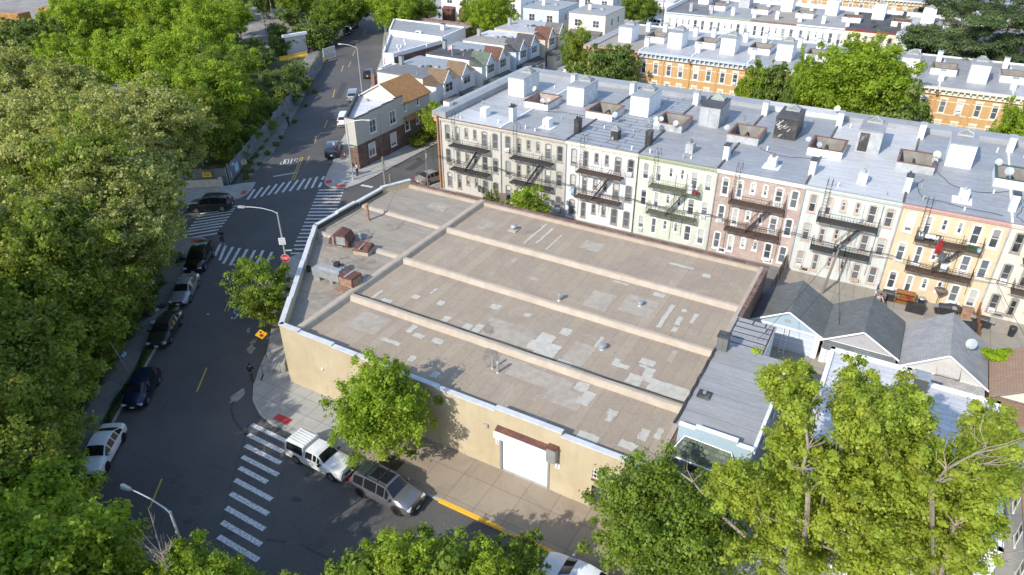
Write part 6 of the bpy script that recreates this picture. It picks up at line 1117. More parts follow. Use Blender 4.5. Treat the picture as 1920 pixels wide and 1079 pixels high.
jersey(603,118,4.2,R(118),'yellow concrete barrier at the road side of the fence end'); jersey(588,90,4.5,R(38),'yellow barrier row behind the gate opening'); jersey(560,108,4.0,R(72),'yellow barrier at the foot of the roll-up gate'); jersey(453,130,4.0,R(60),'yellow barrier in the gravel yard between the bushes'); jersey(535,113,2.4,R(70),'short yellow barrier left of the roll-up gate')
t=thing('chain_gate','white framed chain link gate leaf at the end of the road fence','gate',(-58.3,42.3,0),R(85)); mb=MB()
for x_ in(0,3.2): mb.cyl((x_,0,0),(x_,0,2.3),.05)
for z in(.15,1.2,2.25): mb.cyl((0,0,z),(3.2,0,z),.035)
mb.build('frame','sign_white',t); MB().box(.05,3.15,-.012,.012,.15,2.25).build('mesh','galvanised',t)
def container(px,py,rz,L_,W_,H_,lab,roof='container_roof',ribs=True):
    p=G(px,py,H_); t=thing('freight_container',lab,'freight container',(p.x,p.y,0),rz,'yellow freight containers in the rail yard'); MB().box(-L_,0,0,W_,0,H_).build('body','container_yellow',t); mb=MB()
    for i in range(int(L_/.45)): mb.box(-L_+.1+i*.45,-L_+.25+i*.45,-.06,-.001,.4,H_-.35)
    mb.box(-L_,0,-.08,-.001,H_-.3,H_-.02).box(-L_,0,-.08,-.001,.1,.35)
    for i in range(5): mb.box(.001,.07,.15+i*(W_-.3)/4.3,.3+i*(W_-.3)/4.3,.3,H_-.3)
    mb.box(.001,.08,0,W_,H_*.5,H_*.5+.2); mb.build('rib','container_yellow',t); MB().box(-L_,0,0,W_,H_+.001,H_+.06).build('lid',roof,t)
container(33,27,R(10),14,3.2,4.4,'yellow freight container with a brown ribbed roof at the top left corner'); container(88,17,R(60) if 0 else R(12),3.2,13,4.6,'open framed yellow freight container second from the corner','container_yellow'); container(111,8,R(12),3.2,12,4.2,'rusty yellow freight container third from the corner','container_yellow')
t=thing('scrap_pile','heap of rusty brown pipes and a white sheet in the gravel yard','scrap heap',tuple(G(418,40))); r=random.Random(5); mb=MB()
for i in range(170):
    c=Vector((r.gauss(0,2.6),r.gauss(0,3.2),0)); c.z=max(.1,2.6-.5*math.hypot(c.x,c.y)*.8)*r.uniform(.2,1); a=r.gauss(.6,.6); l=r.uniform(1.2,3); d=Vector((math.cos(a)*l,math.sin(a)*l,r.uniform(-.5,.5))); mb.cyl(c-d,c+d,.07,n=5)
mb.build('pipes','rust',t); MB().obox((3,-1.5,1.2),1.8,1.2,.5,.4,.2).build('sheet','sign_white',t)
# ================================================================ VEHICLES
KIND={
'sedan':dict(st=[(-2.40,.60,.68,.74,.60),(-2.30,.80,.97,.84,.70),(-1.72,.88,1.04,.89,.74),(-1.0,.92,1.38,.90,.60),(-.35,.93,1.44,.90,.62),(.35,.92,1.40,.90,.61),(1.12,.90,1.00,.90,.74),(1.85,.80,.90,.88,.70),(2.25,.68,.78,.80,.62),(2.42,.48,.56,.68,.5)],rg=(2,3),sd=(2,6),ws=(5,6),wx=(-1.42,1.45),r=.33),
'suv':dict(st=[(-2.46,.70,.80,.80,.70),(-2.38,1.0,1.12,.93,.80),(-2.14,1.05,1.60,.95,.70),(-1.2,1.05,1.74,.96,.71),(-.1,1.03,1.77,.96,.71),(.55,1.0,1.70,.96,.69),(1.22,.99,1.12,.95,.82),(2.05,.93,1.04,.93,.78),(2.38,.80,.90,.86,.70),(2.50,.50,.60,.76,.6)],rg=(1,2),sd=(2,6),ws=(5,6),wx=(-1.45,1.5),r=.38),
'minivan':dict(st=[(-2.5,.65,.75,.82,.72),(-2.42,1.0,1.12,.92,.82),(-2.2,1.03,1.66,.95,.74),(-1.2,1.03,1.76,.96,.76),(0,1.0,1.78,.96,.76),(.8,.97,1.66,.96,.72),(1.65,.94,1.08,.94,.80),(2.1,.85,.96,.90,.74),(2.42,.70,.80,.82,.66),(2.52,.48,.56,.7,.5)],rg=(1,2),sd=(2,6),ws=(5,6),wx=(-1.5,1.55),r=.34),
'hatch':dict(st=[(-2.02,.65,.75,.76,.66),(-1.98,.88,1.04,.83,.72),(-1.55,.92,1.42,.85,.60),(-.9,.93,1.50,.86,.62),(-.2,.92,1.52,.86,.62),(.4,.9,1.44,.86,.60),(1.15,.88,1.02,.85,.72),(1.65,.78,.88,.82,.66),(1.98,.65,.74,.75,.6),(2.08,.45,.52,.65,.5)],rg=(1,2),sd=(2,6),ws=(5,6),wx=(-1.28,1.25),r=.32),
'pickup':dict(st=[(-2.62,.75,.85,.84,.78),(-2.56,1.0,1.30,.88,.80),(-2.42,1.0,1.66,.88,.72),(-.80,1.0,1.72,.88,.74),(-.76,1.0,1.06,.88,.80),(-.70,1.0,1.06,.88,.80),(-.66,1.0,1.52,.88,.68),(.05,1.0,1.56,.88,.68),(.40,1.0,1.50,.88,.66),(.98,1.0,1.08,.88,.76),(1.9,.94,1.02,.86,.74),(2.38,.82,.90,.82,.70),(2.5,.55,.62,.78,.66)],rg=(1,2),sd=(2,3),sd2=(6,9),ws=(8,9),wx=(-1.55,1.65),r=.35)}
_cars={}
def car(kind,paintm,loc,rz,label,rim='rim',rails=False,sunroof=False,lod=1,black_roof=False,group='cars parked along the kerbs',z=.0):
    K=KIND[kind]; t=thing('parked_car' if kind!='pickup' else 'pickup_truck',label,'car' if kind!='pickup' else 'truck',(loc[0],loc[1],z),rz,group); S=K['st']
    key=(kind,)
    def ring(s):
        x,zb,zt,wb,wt=s; h=[(wb*.92,.24),(wb*1.0,.34),(wb+.015,.55),(wb+.0,zb),(wt,zt),(wt*.62,zt+.035),(0,zt+.045)]
        L=[(x,-a,b) for a,b in h]+[(x,a,b) for a,b in h[-2::-1]]; return L
    if key not in _cars:
        mb=MB(); n=13; v=[]
        for s in S: v+=ring(s)
        f=[(i*n+j,(i+1)*n+j,(i+1)*n+j+1,i*n+j+1) for i in range(len(S)-1) for j in range(n-1)]
        f=[g[::-1] for g in f]
        f+=[tuple(range(n)),tuple(range((len(S)-1)*n,len(S)*n))[::-1]]+[(i*n,i*n+n-1,(i+1)*n+n-1,(i+1)*n) for i in range(len(S)-1)]
        mb.add(v,f)
        bm=bmesh.new(); me=mb.mesh('car_body','car_white',True); bm.from_mesh(me); bmesh.ops.recalc_face_normals(bm,faces=bm.faces); bm.to_mesh(me); bm.free()
        me.polygons.foreach_set('use_smooth',[True]*len(me.polygons)); me.set_sharp_from_angle(angle=R(30))
        def panel(q,k=.07,o=.03):
            q=[Vector(p) for p in q]; c=sum(q,Vector())/4; nn=(q[2]-q[0]).cross(q[3]-q[1]).normalized()
            mid=Vector((c.x*.0+c.x,0,.7)); 
            if nn.dot(c-mid)<0: nn=-nn
            L=[p+(c-p).normalized()*min(k,(c-p).length*.5)+nn*o for p in q]; return [tuple(p) for p in L]
        side=MB(); side2=MB()
        for a,b in (K['sd'],K.get('sd2',(0,0))):
            for i in range(a,b):
                for j in(3,8):
                    q=[v[i*n+j],v[(i+1)*n+j],v[(i+1)*n+j+1],v[i*n+j+1]]; (side if j==3 else side2).poly(panel(q,.075))
        ws=MB(); rg=MB()
        for tgt,(a,b) in((ws,K['ws']),(rg,K['rg'])):
            P=[v[a*n+4],v[a*n+5],v[a*n+6],v[a*n+7],v[a*n+8]]; Q=[v[b*n+4],v[b*n+5],v[b*n+6],v[b*n+7],v[b*n+8]]
            P=[Vector(p) for p in P];Q=[Vector(p) for p in Q]; nn=Vector((1 if tgt is ws else -1,0,1)).normalized()*.03; L=[]
            for p,q in zip(P,Q): L.append((p.lerp(q,.08)+nn,q.lerp(p,.06)+nn))
            L[0]=tuple(u+Vector((0,.06,0)) for u in L[0]); L[-1]=tuple(u-Vector((0,.06,0)) for u in L[-1])
            for (p0,q0),(p1,q1) in zip(L[:-1],L[1:]): tgt.poly([tuple(p0),tuple(q0),tuple(q1),tuple(p1)])
        _cars[key]=(me,(side.mesh('side_glass','car_glass'),side2.mesh('side_glass','car_glass')),ws.mesh('windscreen','car_glass'),rg.mesh('rear_window','car_glass'))
    me,sg,wsm,rgm=_cars[key]; me=me.copy(); me.materials.clear(); me.materials.append(MT[paintm])
    bo=put(me,'car_body',t); put(sg[0],'side_glass',t); put(sg[1],'side_glass',t); put(wsm,'windscreen',t); put(rgm,'rear_window',t)
    W=max(s[3] for s in S)+.015; xf=S[-2][0]; xr=S[1][0]; fk=(kind,rim)
    if fk not in _cars:
        r_=K['r']; a=MB().cyl((0,-.13,0),(0,.13,0),r_,n=20); ty=a.mesh('tyre','tyre',True); rm=MB().cyl((0,-.135,0),(0,-.10,0),r_*.68,n=18)
        rm.cyl((0,-.155,0),(0,-.13,0),r_*.14,n=10)
        for k in range(5): rm.obox((r_*.36*math.cos(k*1.2566),-.142,r_*.36*math.sin(k*1.2566)),r_*.6,.02,.055,0) if 0 else rm.add([(r_*.08*math.cos(k*1.2566+s),-.146,r_*.08*math.sin(k*1.2566+s)) for s in(-1,1)]+[(r_*.68*math.cos(k*1.2566+s*.14),-.146,r_*.68*math.sin(k*1.2566+s*.14)) for s in(1,-1)],[(0,1,2,3)])
        _cars[fk]=(ty,rm.mesh('rim',rim),MB().cyl((0,-.02,0),(0,.02,0),r_+.055,n=20).mesh('wheel_arch','black_plastic'))
    ty,rmm,wa=_cars[fk]; r_=K['r']
    for x in K['wx']:
        for s in(-1,1):
            M_=Matrix.Translation((x,s*(W-.115),r_))@(Matrix.Rotation(math.pi,4,'Z') if s>0 else I4)
            wo=thing_part('wheel',t); wo.matrix_local=M_; put(ty,'tyre',wo); put(rmm,'rim',wo)
            put(wa,'wheel_arch',t,Matrix.Translation((x,s*(W-.012),r_+.02)))
    zf=S[-2][1]; zr_=S[1][1]; wf=S[-2][3]; wr=S[1][3]
    for s in(-1,1):
        MB().obox((xf+.02,s*(wf-.17),zf-.02),.22,.34,.13,s*-.35,0,.0).build('headlight','lamp_clear',t)
        MB().obox((xr-.03,s*(wr-.12),zr_-.06),.12,.22,.2 if kind!='suv' else .3,s*.15).build('taillight','lamp_red',t)
        MB().obox((S[K['ws'][1]][0]-.22,s*(W+.09),S[3][1]+.08),.14,.2,.14).build('wing_mirror',paintm if kind!='pickup' else 'black_plastic',t)
    MB().obox((S[-1][0]+.015,0,.62 if kind!='sedan' else .56),.05,wf*1.05,.17).build('grille','black_plastic',t); MB().obox((S[-1][0]-.02,0,.34),.12,wf*1.75,.16).build('front_bumper','chrome' if kind=='pickup' else 'black_plastic',t)
    MB().obox((S[0][0]+.02,0,.40),.12,wr*1.8,.16).build('rear_bumper','black_plastic' if kind!='pickup' else 'chrome',t)
    MB().obox((S[-1][0]+.05,0,.42),.01,.32,.15).build('licence_plate','sign_white',t); MB().obox((S[0][0]-.045,0,.62),.01,.32,.15).build('licence_plate','sign_white',t)
    zt=max(s[2] for s in S)
    if rails or black_roof:
        mb=MB(); 
        for s in(-1,1): mb.tube([(-1.9,s*.66,zt-.06),(-1.7,s*.66,zt+.06),(.3,s*.66,zt+.06),(.5,s*.66,zt-.02)],.025,5)
        mb.box(-1.25,-1.2,-.66,.66,zt+.05,zt+.08).box(-.2,-.15,-.66,.66,zt+.05,zt+.08); mb.build('roof_rail','black_plastic',t)
    if black_roof:
        mb=MB(); zz=lambda x:zt+.05-.02*abs(x+.3)
        mb.add([(-2.05,-.55,zt-.03),(-1.0,-.58,zt+.03),(-1.0,.58,zt+.03),(-2.05,.55,zt-.03)],[(0,1,2,3)])
        for k in range(7): mb.box(-1.95,-1.05,-.5+k*.16,-.45+k*.16,zt-.0,zt+.05)
        mb.build('roof_panel','car_green',t)
    if sunroof: MB().box(-.95,-.25,-.48,.48,zt+.03,zt+.06).box(-.2,.45,-.48,.48,zt+.0,zt+.055).build('sunroof','car_glass',t)
    if kind=='pickup':
        mb=MB()
        for k in range(6): mb.box(-2.35,-.85,-.6+k*.22,-.5+k*.22,1.75,1.79)
        mb.build('cap_rib',paintm,t); MB().box(-.83,-.63,-.89,.89,.5,1.05) if 0 else None
    for s in(-1,1):
        for x in((-.45,.45) if kind!='pickup' else(-.1,)): MB().obox((x-.1,s*(W+.01),.86),.16,.03,.035).build('door_handle',paintm if kind!='pickup' else 'black_plastic',t)
    return t
hd_s=math.atan2(-U.y,-U.x); hd_n=math.atan2(U.y,U.x)
def at(px,py,dx=0,dy=0): p=G(px,py); return (p.x+dx,p.y+dy)
car('sedan','car_white',(5.35,-50.55),hd_s,'white sedan parked on the left side in the shade, nearest the lower left street lamp','rim_dark')
car('hatch','car_blue',(1.85,-44.75),hd_s,'dark blue hatchback parked behind the white sedan')
car('sedan','car_charcoal',(-3.55,-38.35),hd_s,'charcoal grey sedan parked between the blue hatchback and the silver sedan')
car('sedan','car_silver',(-7.6,-33.0),hd_s+.03,'silver sedan parked in front of the black car near the corner')
car('suv','car_black',(-11.35,-28.1),hd_s,'shiny black car parked at the corner crossing by the blue mattress',lod=1)
car('suv','car_graphite',(-21.0,-18.35),math.atan2(-.60,-.80),'dark graphite SUV driving over the crosswalk into the side street','rim',rails=True,group='moving cars')
car('sedan','car_red',(9.5,-56.1),hd_s,'dark red car mostly hidden by leaves in the lower left corner')
car('pickup','car_cream',(19.4,-43.55),-.02,'white pickup truck with a ribbed canopy parked under the street tree','rim',group='vehicles along the warehouse kerb')
car('suv','car_lightsilver',(25.2,-43.65),-.03,'silver SUV with dark ribbed roof and sunroof parked behind the yellow kerb line','rim_dark',rails=True,sunroof=True,black_roof=True,group='vehicles along the warehouse kerb')
car('sedan','car_white',(39.1,-43.6),math.pi-.02,'white car cut off by the bottom edge between the trees','rim_dark',group='vehicles along the warehouse kerb')
car('minivan','car_navy',(-20.7,2.9),hd_n,'black minivan parked beside the corner house, seen from behind'); car('suv','car_white',(-28.2,14.0),hd_n,'white SUV parked next to the wedge end of the corner house'); car('suv','car_silver',(-35.3,24.4),hd_n,'silver SUV parked in the sun up the road at the lamp post'); car('hatch','car_charcoal',(-42.4,37.0),hd_n,'dark hatchback with red lights parked by the stone fronted shed')
for (px,py),kd,pm,l in (((650,64),'sedan','car_navy','nearest dark car in the shaded row up the left kerb'),((657,53),'suv','car_charcoal','second car of the shaded row with a bright windscreen'),((663,42),'suv','car_green','third car of the shaded row, pale roof rack'),((669,33),'sedan','car_black','fourth car of the shaded row'),((677,26),'suv','car_navy','fifth car of the shaded row, dark blue'),((684,16),'sedan','car_silver','sixth car of the shaded row, bright windscreen'),((690,9),'suv','car_white','last visible white car at the top of the shaded row')):
    p=at(px,py,-.2,.6); car(kd,pm,p,hd_s,l,rails=(kd=='suv'))
car('sedan','car_tan',(-1.65,1.25),R(92),'beige silver sedan parked in the side street at the end of the apartment row',z=.0) if 0 else car('sedan','car_tan',(-2.55,1.3),R(72),'beige silver sedan parked in the side street at the end of the apartment row',z=.14)
car('suv','car_white',(-9.2,57.6),R(78),'white SUV parked left of the corner tree by the beige houses'); car('sedan','car_lightsilver',(-7.6,62.5),R(80),'silver car half hidden under the leaves of the corner tree'); car('suv','car_white',(-10.8,105.8),R(170),'white SUV at the far street corner above the gold brick row'); car('sedan','car_white',(8.5+50.7,-39.5),R(90),'white car in the driveway behind the leaves at the lower right corner',z=.14)
car('sedan','car_red',(30.4,-52.3),R(180),'dark red car glimpsed under the trees at the bottom edge')
p=at(470,560); car('sedan','car_red',(p[0]+1.2,p[1]+.2),hd_n,'car with red tail lamps waiting beneath the street tree by the stop sign',group='moving cars')
# ================================================================ PEOPLE
def skin(name,V,E,rad,mat,parent,sub=1):
    me=bpy.data.meshes.new(name); me.from_pydata([tuple(v) for v in V],E,[]); o=bpy.data.objects.new(name,me); COL.objects.link(o); o.parent=parent
    me.materials.append(MT[mat]); md=o.modifiers.new('skin','SKIN'); md.use_smooth_shade=True
    for i,r in enumerate(rad):
        r=(r,r) if not hasattr(r,'__len__') else r; me.skin_vertices[0].data[i].radius=r
    me.skin_vertices[0].data[0].use_root=True
    s=o.modifiers.new('sub','SUBSURF'); s.levels=sub; s.render_levels=sub; return o
def person(loc,rz,label,top,bottom,shoe,step=0.,arm=(.12,.12),elbow=(.05,.05),lean=.0,backpack=None,head='skin',carry=None,hood=None):
    t=thing('person',label,'person',loc,rz)        # faces local +y
    hip=Vector((0,0,.92)); ch=Vector((0,lean*.3,1.25)); nk=Vector((0,lean*.45,1.47)); V=[hip,Vector((0,lean*.15,1.1)),ch,nk,nk+Vector((0,.015,.07)),nk+Vector((0,.02,.14)),nk+Vector((0,.01,.22)),nk+Vector((0,0,.27))]
    Rr=[(.15,.11),(.13,.10),(.15,.105),.055,.058,.078,.088,.06]; E=[(i,i+1) for i in range(7)]; legs=[];arms=[]
    for s,ph in((-1,step),(1,-step)):
        h=Vector((s*.09,0,.86)); k=Vector((s*.1,ph*.5+.03,.48)); a=Vector((s*.1,ph-(.05 if ph<0 else 0),.09+(.06 if ph<0 else 0))); to=a+Vector((0,.17,-.05)); i=len(V); V+=[h,k,a,to]; Rr+=[.092,.06,.042,.04]; E+=[(0,i),(i,i+1),(i+1,i+2),(i+2,i+3)]; legs.append((h,k,a,to))
    for n_,s in enumerate((-1,1)):
        sh=ch+Vector((s*.19,0,.16)); el=sh+Vector((s*.07,arm[n_]*.4,-.27)); wr=el+Vector((-s*.02,arm[n_]+elbow[n_],-.22+elbow[n_]*.9)); i=len(V); V+=[sh,el,wr]; Rr+=[.055,.042,.03]; E+=[(2,i),(i,i+1),(i+1,i+2)]; arms.append((sh,el,wr)); d=(wr-el).normalized(); pm=wr+d*.05; V.append(pm); Rr.append((.038,.018)); E.append((i+2,i+3)); b_=i+3; side=Vector((0,1,0)) if abs(d.y)<.8 else Vector((1,0,0)); side=(side-d*side.dot(d)).normalized()
        for q,(l_,o_) in enumerate(((.075,-.03),(.085,-.01),(.08,.01),(.06,.03))):
            j=len(V); V+=[pm+side*o_+d*.03,pm+side*o_+d*(.03+l_*.6),pm+side*o_+d*(.03+l_)+Vector((-s*.02,0,0))]; Rr+=[.009,.009,.008]; E+=[(b_,j),(j,j+1),(j+1,j+2)]
        j=len(V); V+=[wr+d*.02+side*.035,wr+d*.06+side*.055]; Rr+=[.011,.009]; E+=[(i+2,j),(j,j+1)]
    skin('body',V,E,Rr,head,t,1)
    fc=MB(); hc=nk+Vector((0,.01,.17)); 
    for s in(-1,1): fc.ball(hc+Vector((s*.03,.085,.015)),.011,n=6,m=4).ball(hc+Vector((s*.088,0,0)),.012,.02,.03,6,4)
    fc.build('eyes','hair_dark',t); MB().ball(hc+Vector((0,.1,-.015)),.013,.02,.02,6,4).build('nose','skin',t); MB().box(-.022,.022,hc.y+.08,hc.y+.092,hc.z-.06,hc.z-.05).build('mouth','ink_red',t)
    MB().ball(hc+Vector((0,-.018,.035)),.098,.105,.10,10,7).build('hair' if not hood else 'hood','hair_dark' if not hood else hood,t,smooth=True)
    jv=[Vector((0,0,.86)),Vector((0,lean*.15,1.1)),ch,nk+Vector((0,0,-.02))]; jr=[(.165,.125),(.15,.12),(.175,.13),.075]; je=[(0,1),(1,2),(2,3)]
    for sh,el,wr in arms: i=len(jv); jv+=[sh,el,el.lerp(wr,.93)]; jr+=[.072,.058,.045]; je+=[(2,i),(i,i+1),(i+1,i+2)]
    skin('jacket',jv,je,jr,top,t,1); tv=[Vector((0,0,.9))]; tr_=[(.155,.12)]; te=[]
    for h,k,a,to in legs: i=len(tv); tv+=[h,k,a.lerp(k,.1)]; tr_+=[.105,.075,.06]; te+=[(0,i),(i,i+1),(i+1,i+2)]
    skin('trousers',tv,te,tr_,bottom,t,1)
    for h,k,a,to in legs: MB().obox((a+to)/2+Vector((0,.02,-.025)),.1,.27,.09).build('shoe',shoe,t,smooth=True)
    if backpack: MB().ball(ch+Vector((0,-.2,.02)),.16,.11,.22,10,6).build('backpack',backpack,t,smooth=True)
    return t
person((8.15,-39.35,0),hd_n-R(90),'person in black with a backpack in the road by the curved kerb','cloth_black','cloth_grey','cloth_black',.1,(.15,.15),(.15,.12),.1,'cloth_black')
t=thing('push_scooter','small dark pushed cart or scooter at the feet of the backpack wearer','scooter',(8.6,-38.75,0),hd_n-R(90)); MB().box(-.07,.07,-.35,.3,.1,.14).build('deck','black_plastic',t); MB().cyl((0,.3,.1),(0,.38,1.0),.02).cyl((-.22,.38,1.0),(.22,.38,1.0),.018).build('handlebar','iron_black',t)
for y in(-.38,.36): MB().cyl((-.02,y,.1),(.02,y,.1),.1,n=12).build('wheel','tyre',t)
person((-12.3,-2.0,.13),R(160),'person in a pink shirt standing on the corner by the lamp post','cloth_pink','cloth_black','cloth_black',.02,(.14,.14),(.18,.18),.0)
person((-12.75,-23.95,0),R(62),'person in black with white shoes striding over the crossing','cloth_black','cloth_black','shoe_white',.26,(.16,-.05),(.14,.02),.12,'cloth_black',hood='cloth_black')
person((-35.0,8.6,0),hd_s-R(90),'person in dark clothes walking at the edge of the road beside the fence','cloth_black','cloth_black','cloth_black',.18,(.1,-.05),(.05,.02),.02)
person((50.6,-3.6,.14),R(200),'person bending in the yard left of the orange hutch','cloth_pink','cloth_grey','cloth_black',.05,(.2,.2),(.2,.2),.5)
# ================================================================ STREET FURNITURE
def lamp(x,y,h,arm,az,label,z=.13,base=True):
    t=thing('street_lamp',label,'street lamp',(x,y,z),az,'street lamps'); mb=MB().tube([(0,0,0),(0,0,h*.5),(0,0,h)],[.10,.085,.06],8); mb.build('pole','steel_pole',t,smooth=True)
    MB().cyl((0,0,0),(0,0,.5),.16,.13,8).build('base','steel_pole',t); mb=MB().tube([(0,0,h-.12),(arm*.12,0,h+.12),(arm*.45,0,h+.42),(arm*.8,0,h+.55),(arm,0,h+.56)],[.05,.045,.04,.035,.035],6); mb.cyl((0,0,h-.8),(arm*.4,0,h+.36),.02,n=5) if 0 else None; mb.build('arm','steel_pole',t,smooth=True)
    hd=MB().add([(arm-.05,-.09,h+.5),(arm-.05,.09,h+.5),(arm+.55,.15,h+.5),(arm+.7,.0,h+.5),(arm+.55,-.15,h+.5),(arm-.05,-.07,h+.64),(arm-.05,.07,h+.64),(arm+.5,.1,h+.68),(arm+.62,0,h+.66),(arm+.5,-.1,h+.68)],[(4,3,2,1,0),(5,6,7,8,9),(0,1,6,5),(1,2,7,6),(2,3,8,7),(3,4,9,8),(4,0,5,9)]).build('lamp_head','galvanised',t); MB().box(arm+.08,arm+.5,-.08,.08,h+.45,h+.498).build('lens','lamp_clear',hd); return t
def tocam(x,y): return math.atan2(CAM.y-y,CAM.x-x)
# corner lamp with the stop sign
lx,ly=0.0,-26.75
L0=lamp(lx,ly,7.75,2.9,math.atan2(-1.35,-2.4),'street lamp on the warehouse corner whose long arm reaches over the crossing')
def plate(t_,pts,th,mat,M,name): 
    m=MB(M); n=len(pts); m.add([(a,-th/2,b) for a,b in pts]+[(a,th/2,b) for a,b in pts],[tuple(range(n)),tuple(range(2*n-1,n-1,-1))]+[(i,i+n,(i+1)%n+n,(i+1)%n) for i in range(n)]); return m.build(name,mat,t_)
def octo(r): return [(r*math.cos(R(22.5+45*k)),r*math.sin(R(22.5+45*k))) for k in range(8)]
def strokes(word,M,h,w_,gap,th,mat,parent,y=-.02):
    S={'S':[(1,.85),(.8,1),(.2,1),(0,.85),(0,.62),(.2,.52),(.8,.48),(1,.36),(1,.15),(.8,0),(.2,0),(0,.15)],'T':[(0,1),(1,1),None,(.5,1),(.5,0)],'O':[(.25,0),(0,.2),(0,.8),(.25,1),(.75,1),(1,.8),(1,.2),(.75,0),(.25,0)],'P':[(0,0),(0,1),(.8,1),(1,.85),(1,.6),(.8,.45),(0,.45)]}
    m=MB(M); x=-(len(word)*w_+(len(word)-1)*gap)/2
    for ch in word:
        pr=None
        for q in S[ch]:
            if q is not None and pr is not None:
                a=Vector((x+pr[0]*w_,y,(pr[1]-.5)*h));b=Vector((x+q[0]*w_,y,(q[1]-.5)*h)); d=(b-a).normalized(); e=Vector((-d.z,0,d.x))*th/2; m.poly([tuple(a-e-d*th*.3),tuple(b-e+d*th*.3),tuple(b+e+d*th*.3),tuple(a+e-d*th*.3)])
            pr=q
        x+=w_+gap
    return m.build('lettering',mat,parent)
def stop_sign(x,y,z,h,label,az,pole=True,r_=.38):
    t=thing('stop_sign',label,'stop sign',(x,y,z),az); 
    if pole: MB().cyl((0,.03,0),(0,.03,h+r_*.8),.03,n=6).build('pole','plastic_green',t)
    M_=Matrix.Translation((0,-.03,h)); p=plate(t,octo(r_),.012,'sign_white',M_,'panel'); plate(p,octo(r_*.94),.004,'sign_red',Matrix.Translation((0,-.04,h)),'red_face'); plate(p,octo(r_),.006,'sign_back',Matrix.Translation((0,-.02,h)),'back'); strokes('STOP',Matrix.Translation((0,0,h)),.26,.12,.035,.035,'sign_white',p,-.046); return t
azc=math.atan2(CAM.y-ly,CAM.x-lx)+math.pi/2
pp_=G(540,481,2.0); stop_sign(lx+.1,ly-.16,.13,3.0,'red stop sign facing the camera on the corner lamp post',azc-.25,False,.44)
for dz,w_,h_,c_,l in ((4.75,.62,.62,'sign_white','white notice board on the corner lamp post above the green blade'),):
    t=thing('notice_sign',l,'sign',(lx+.08,ly-.14,.13+dz),azc-.2); MB().box(-w_/2,w_/2,-.02,0,-.3,.42).build('panel','sign_white',t); m=MB().box(-.24,.24,-.026,-.021,.2,.34); m.build('blue_band','mattress_blue',t); m=MB()
    for z in(.08,-.02,-.12,-.22): m.box(-.22,.22,-.026,-.021,z,z+.05)
    m.build('lettering','sign_back',t)
def blade(x,y,z,az,label,l=.75):
    t=thing('street_name_sign',label,'street sign',(x,y,z),az,'green street name blades'); MB().box(0.03,l,-.012,.012,-.1,.1).build('blade','sign_green',t); m=MB()
    for k in range(6): m.box(.1+k*.1,.17+k*.1,-.016,-.0125,-.05,.05)
    m.build('lettering','sign_white',t); return t
blade(lx,ly,3.85,azc-1.2+1.0,'green street name blade just above the stop sign')
stop_sign(-23.55,-10.35,.13,2.55,'stop sign seen from its pale back on the left corner by the blue banner',math.atan2(U.x,U.y)*0+math.atan2(.827,-.562)+math.pi/2+math.pi*0,True,.38)
t=thing('warning_sign','yellow diamond sign with a red dot and arrow beside the warehouse corner','road sign',(6.85,-36.6,.13),azc-.1); MB().cyl((0,.03,0),(0,.03,2.7),.035,n=6).build('pole','iron_black',t); p=plate(t,[(-.5,0),(0,-.5),(.5,0),(0,.5)],.012,'sign_yellow',Matrix.Translation((0,-.03,2.35)),'panel'); plate(p,[(.16*math.cos(k*.393),.16*math.sin(k*.393)) for k in range(16)],.004,'ink_red',Matrix.Translation((0,-.042,2.25)),'red_dot'); plate(p,[(-.15,.2),(-.03,.2),(-.03,.16),(.03,.16),(.03,.2),(.15,.2),(0,.34)],.004,'ink_black',Matrix.Translation((0,-.042,2.33)),'arrow')
lamp(-11.8,-3.45,7.5,2.6,math.atan2(1.9,1.3)*0+R(20),'street lamp on the corner below the brick house',.13); blade(-11.8,-3.45,4.6,R(25),'green street name blade on the lamp post by the brick house')
lamp(-36.4,27.9,7.6,2.7,math.atan2(-1.2,-3.3),'street lamp leaning its arm over the main road behind the corner house'); lamp(-63.4,68.8,8.6,1.6,R(160),'tall street lamp beside the commercial block up the road'); lamp(21.25,-55.25,7.7,2.55,math.atan2(-.35,-3.1),'street lamp at the bottom left whose arm reaches over the dark road')
def pole(x,y,h,label,r_=.15,z=.13,cross=False,lean=(0,0)):
    t=thing('utility_pole',label,'utility pole',(x,y,z),0,'wooden utility poles'); MB().tube([(0,0,0),(lean[0]*.5,lean[1]*.5,h/2),(lean[0],lean[1],h)],[r_,r_*.85,r_*.7],8).build('pole','wood_pole',t,smooth=True)
    if cross: MB().box(-.9,.9,-.06,.06,h-.6,h-.48).build('crossarm','wood_pole',t)
    MB().cyl((r_,0,h-1.4),(r_+.02,0,h-.9),.1,n=8).build('insulator','galvanised',t); return t
pole(-2.6,-8.1,6.4,'utility pole rising behind the stepped parapet of the warehouse',.17); t=thing('utility_pole','shorter splinted pole stub beside the tall pole behind the warehouse parapet','utility pole',(-2.1,-7.7,.13),0,'wooden utility poles'); MB().cyl((0,0,0),(0,0,4.2),.13,n=8).build('pole','wood_pole',t)
pole(-1.6,-1.2,5.6,'thin pole pair next to the beige sedan in the side street',.07); pole(45.8,-3.3,5.4,'leaning wooden pole in the yard in front of the pale grey house',.13,lean=(.5,.1)); pole(-40.2,40.3,7.0,'wooden pole rising over the brown hip roof by the commercial block',.12); pole(-70,40,8,'tall leaning wooden pole among the bushes of the compound',.14,lean=(-1,-.5)); pole(-88,58,7,'lamp like pole in the gravel yard beyond the bushes',.08)
pole(-7.6,102,9,'utility pole at the far street corner by the white cottages',.14,cross=True)
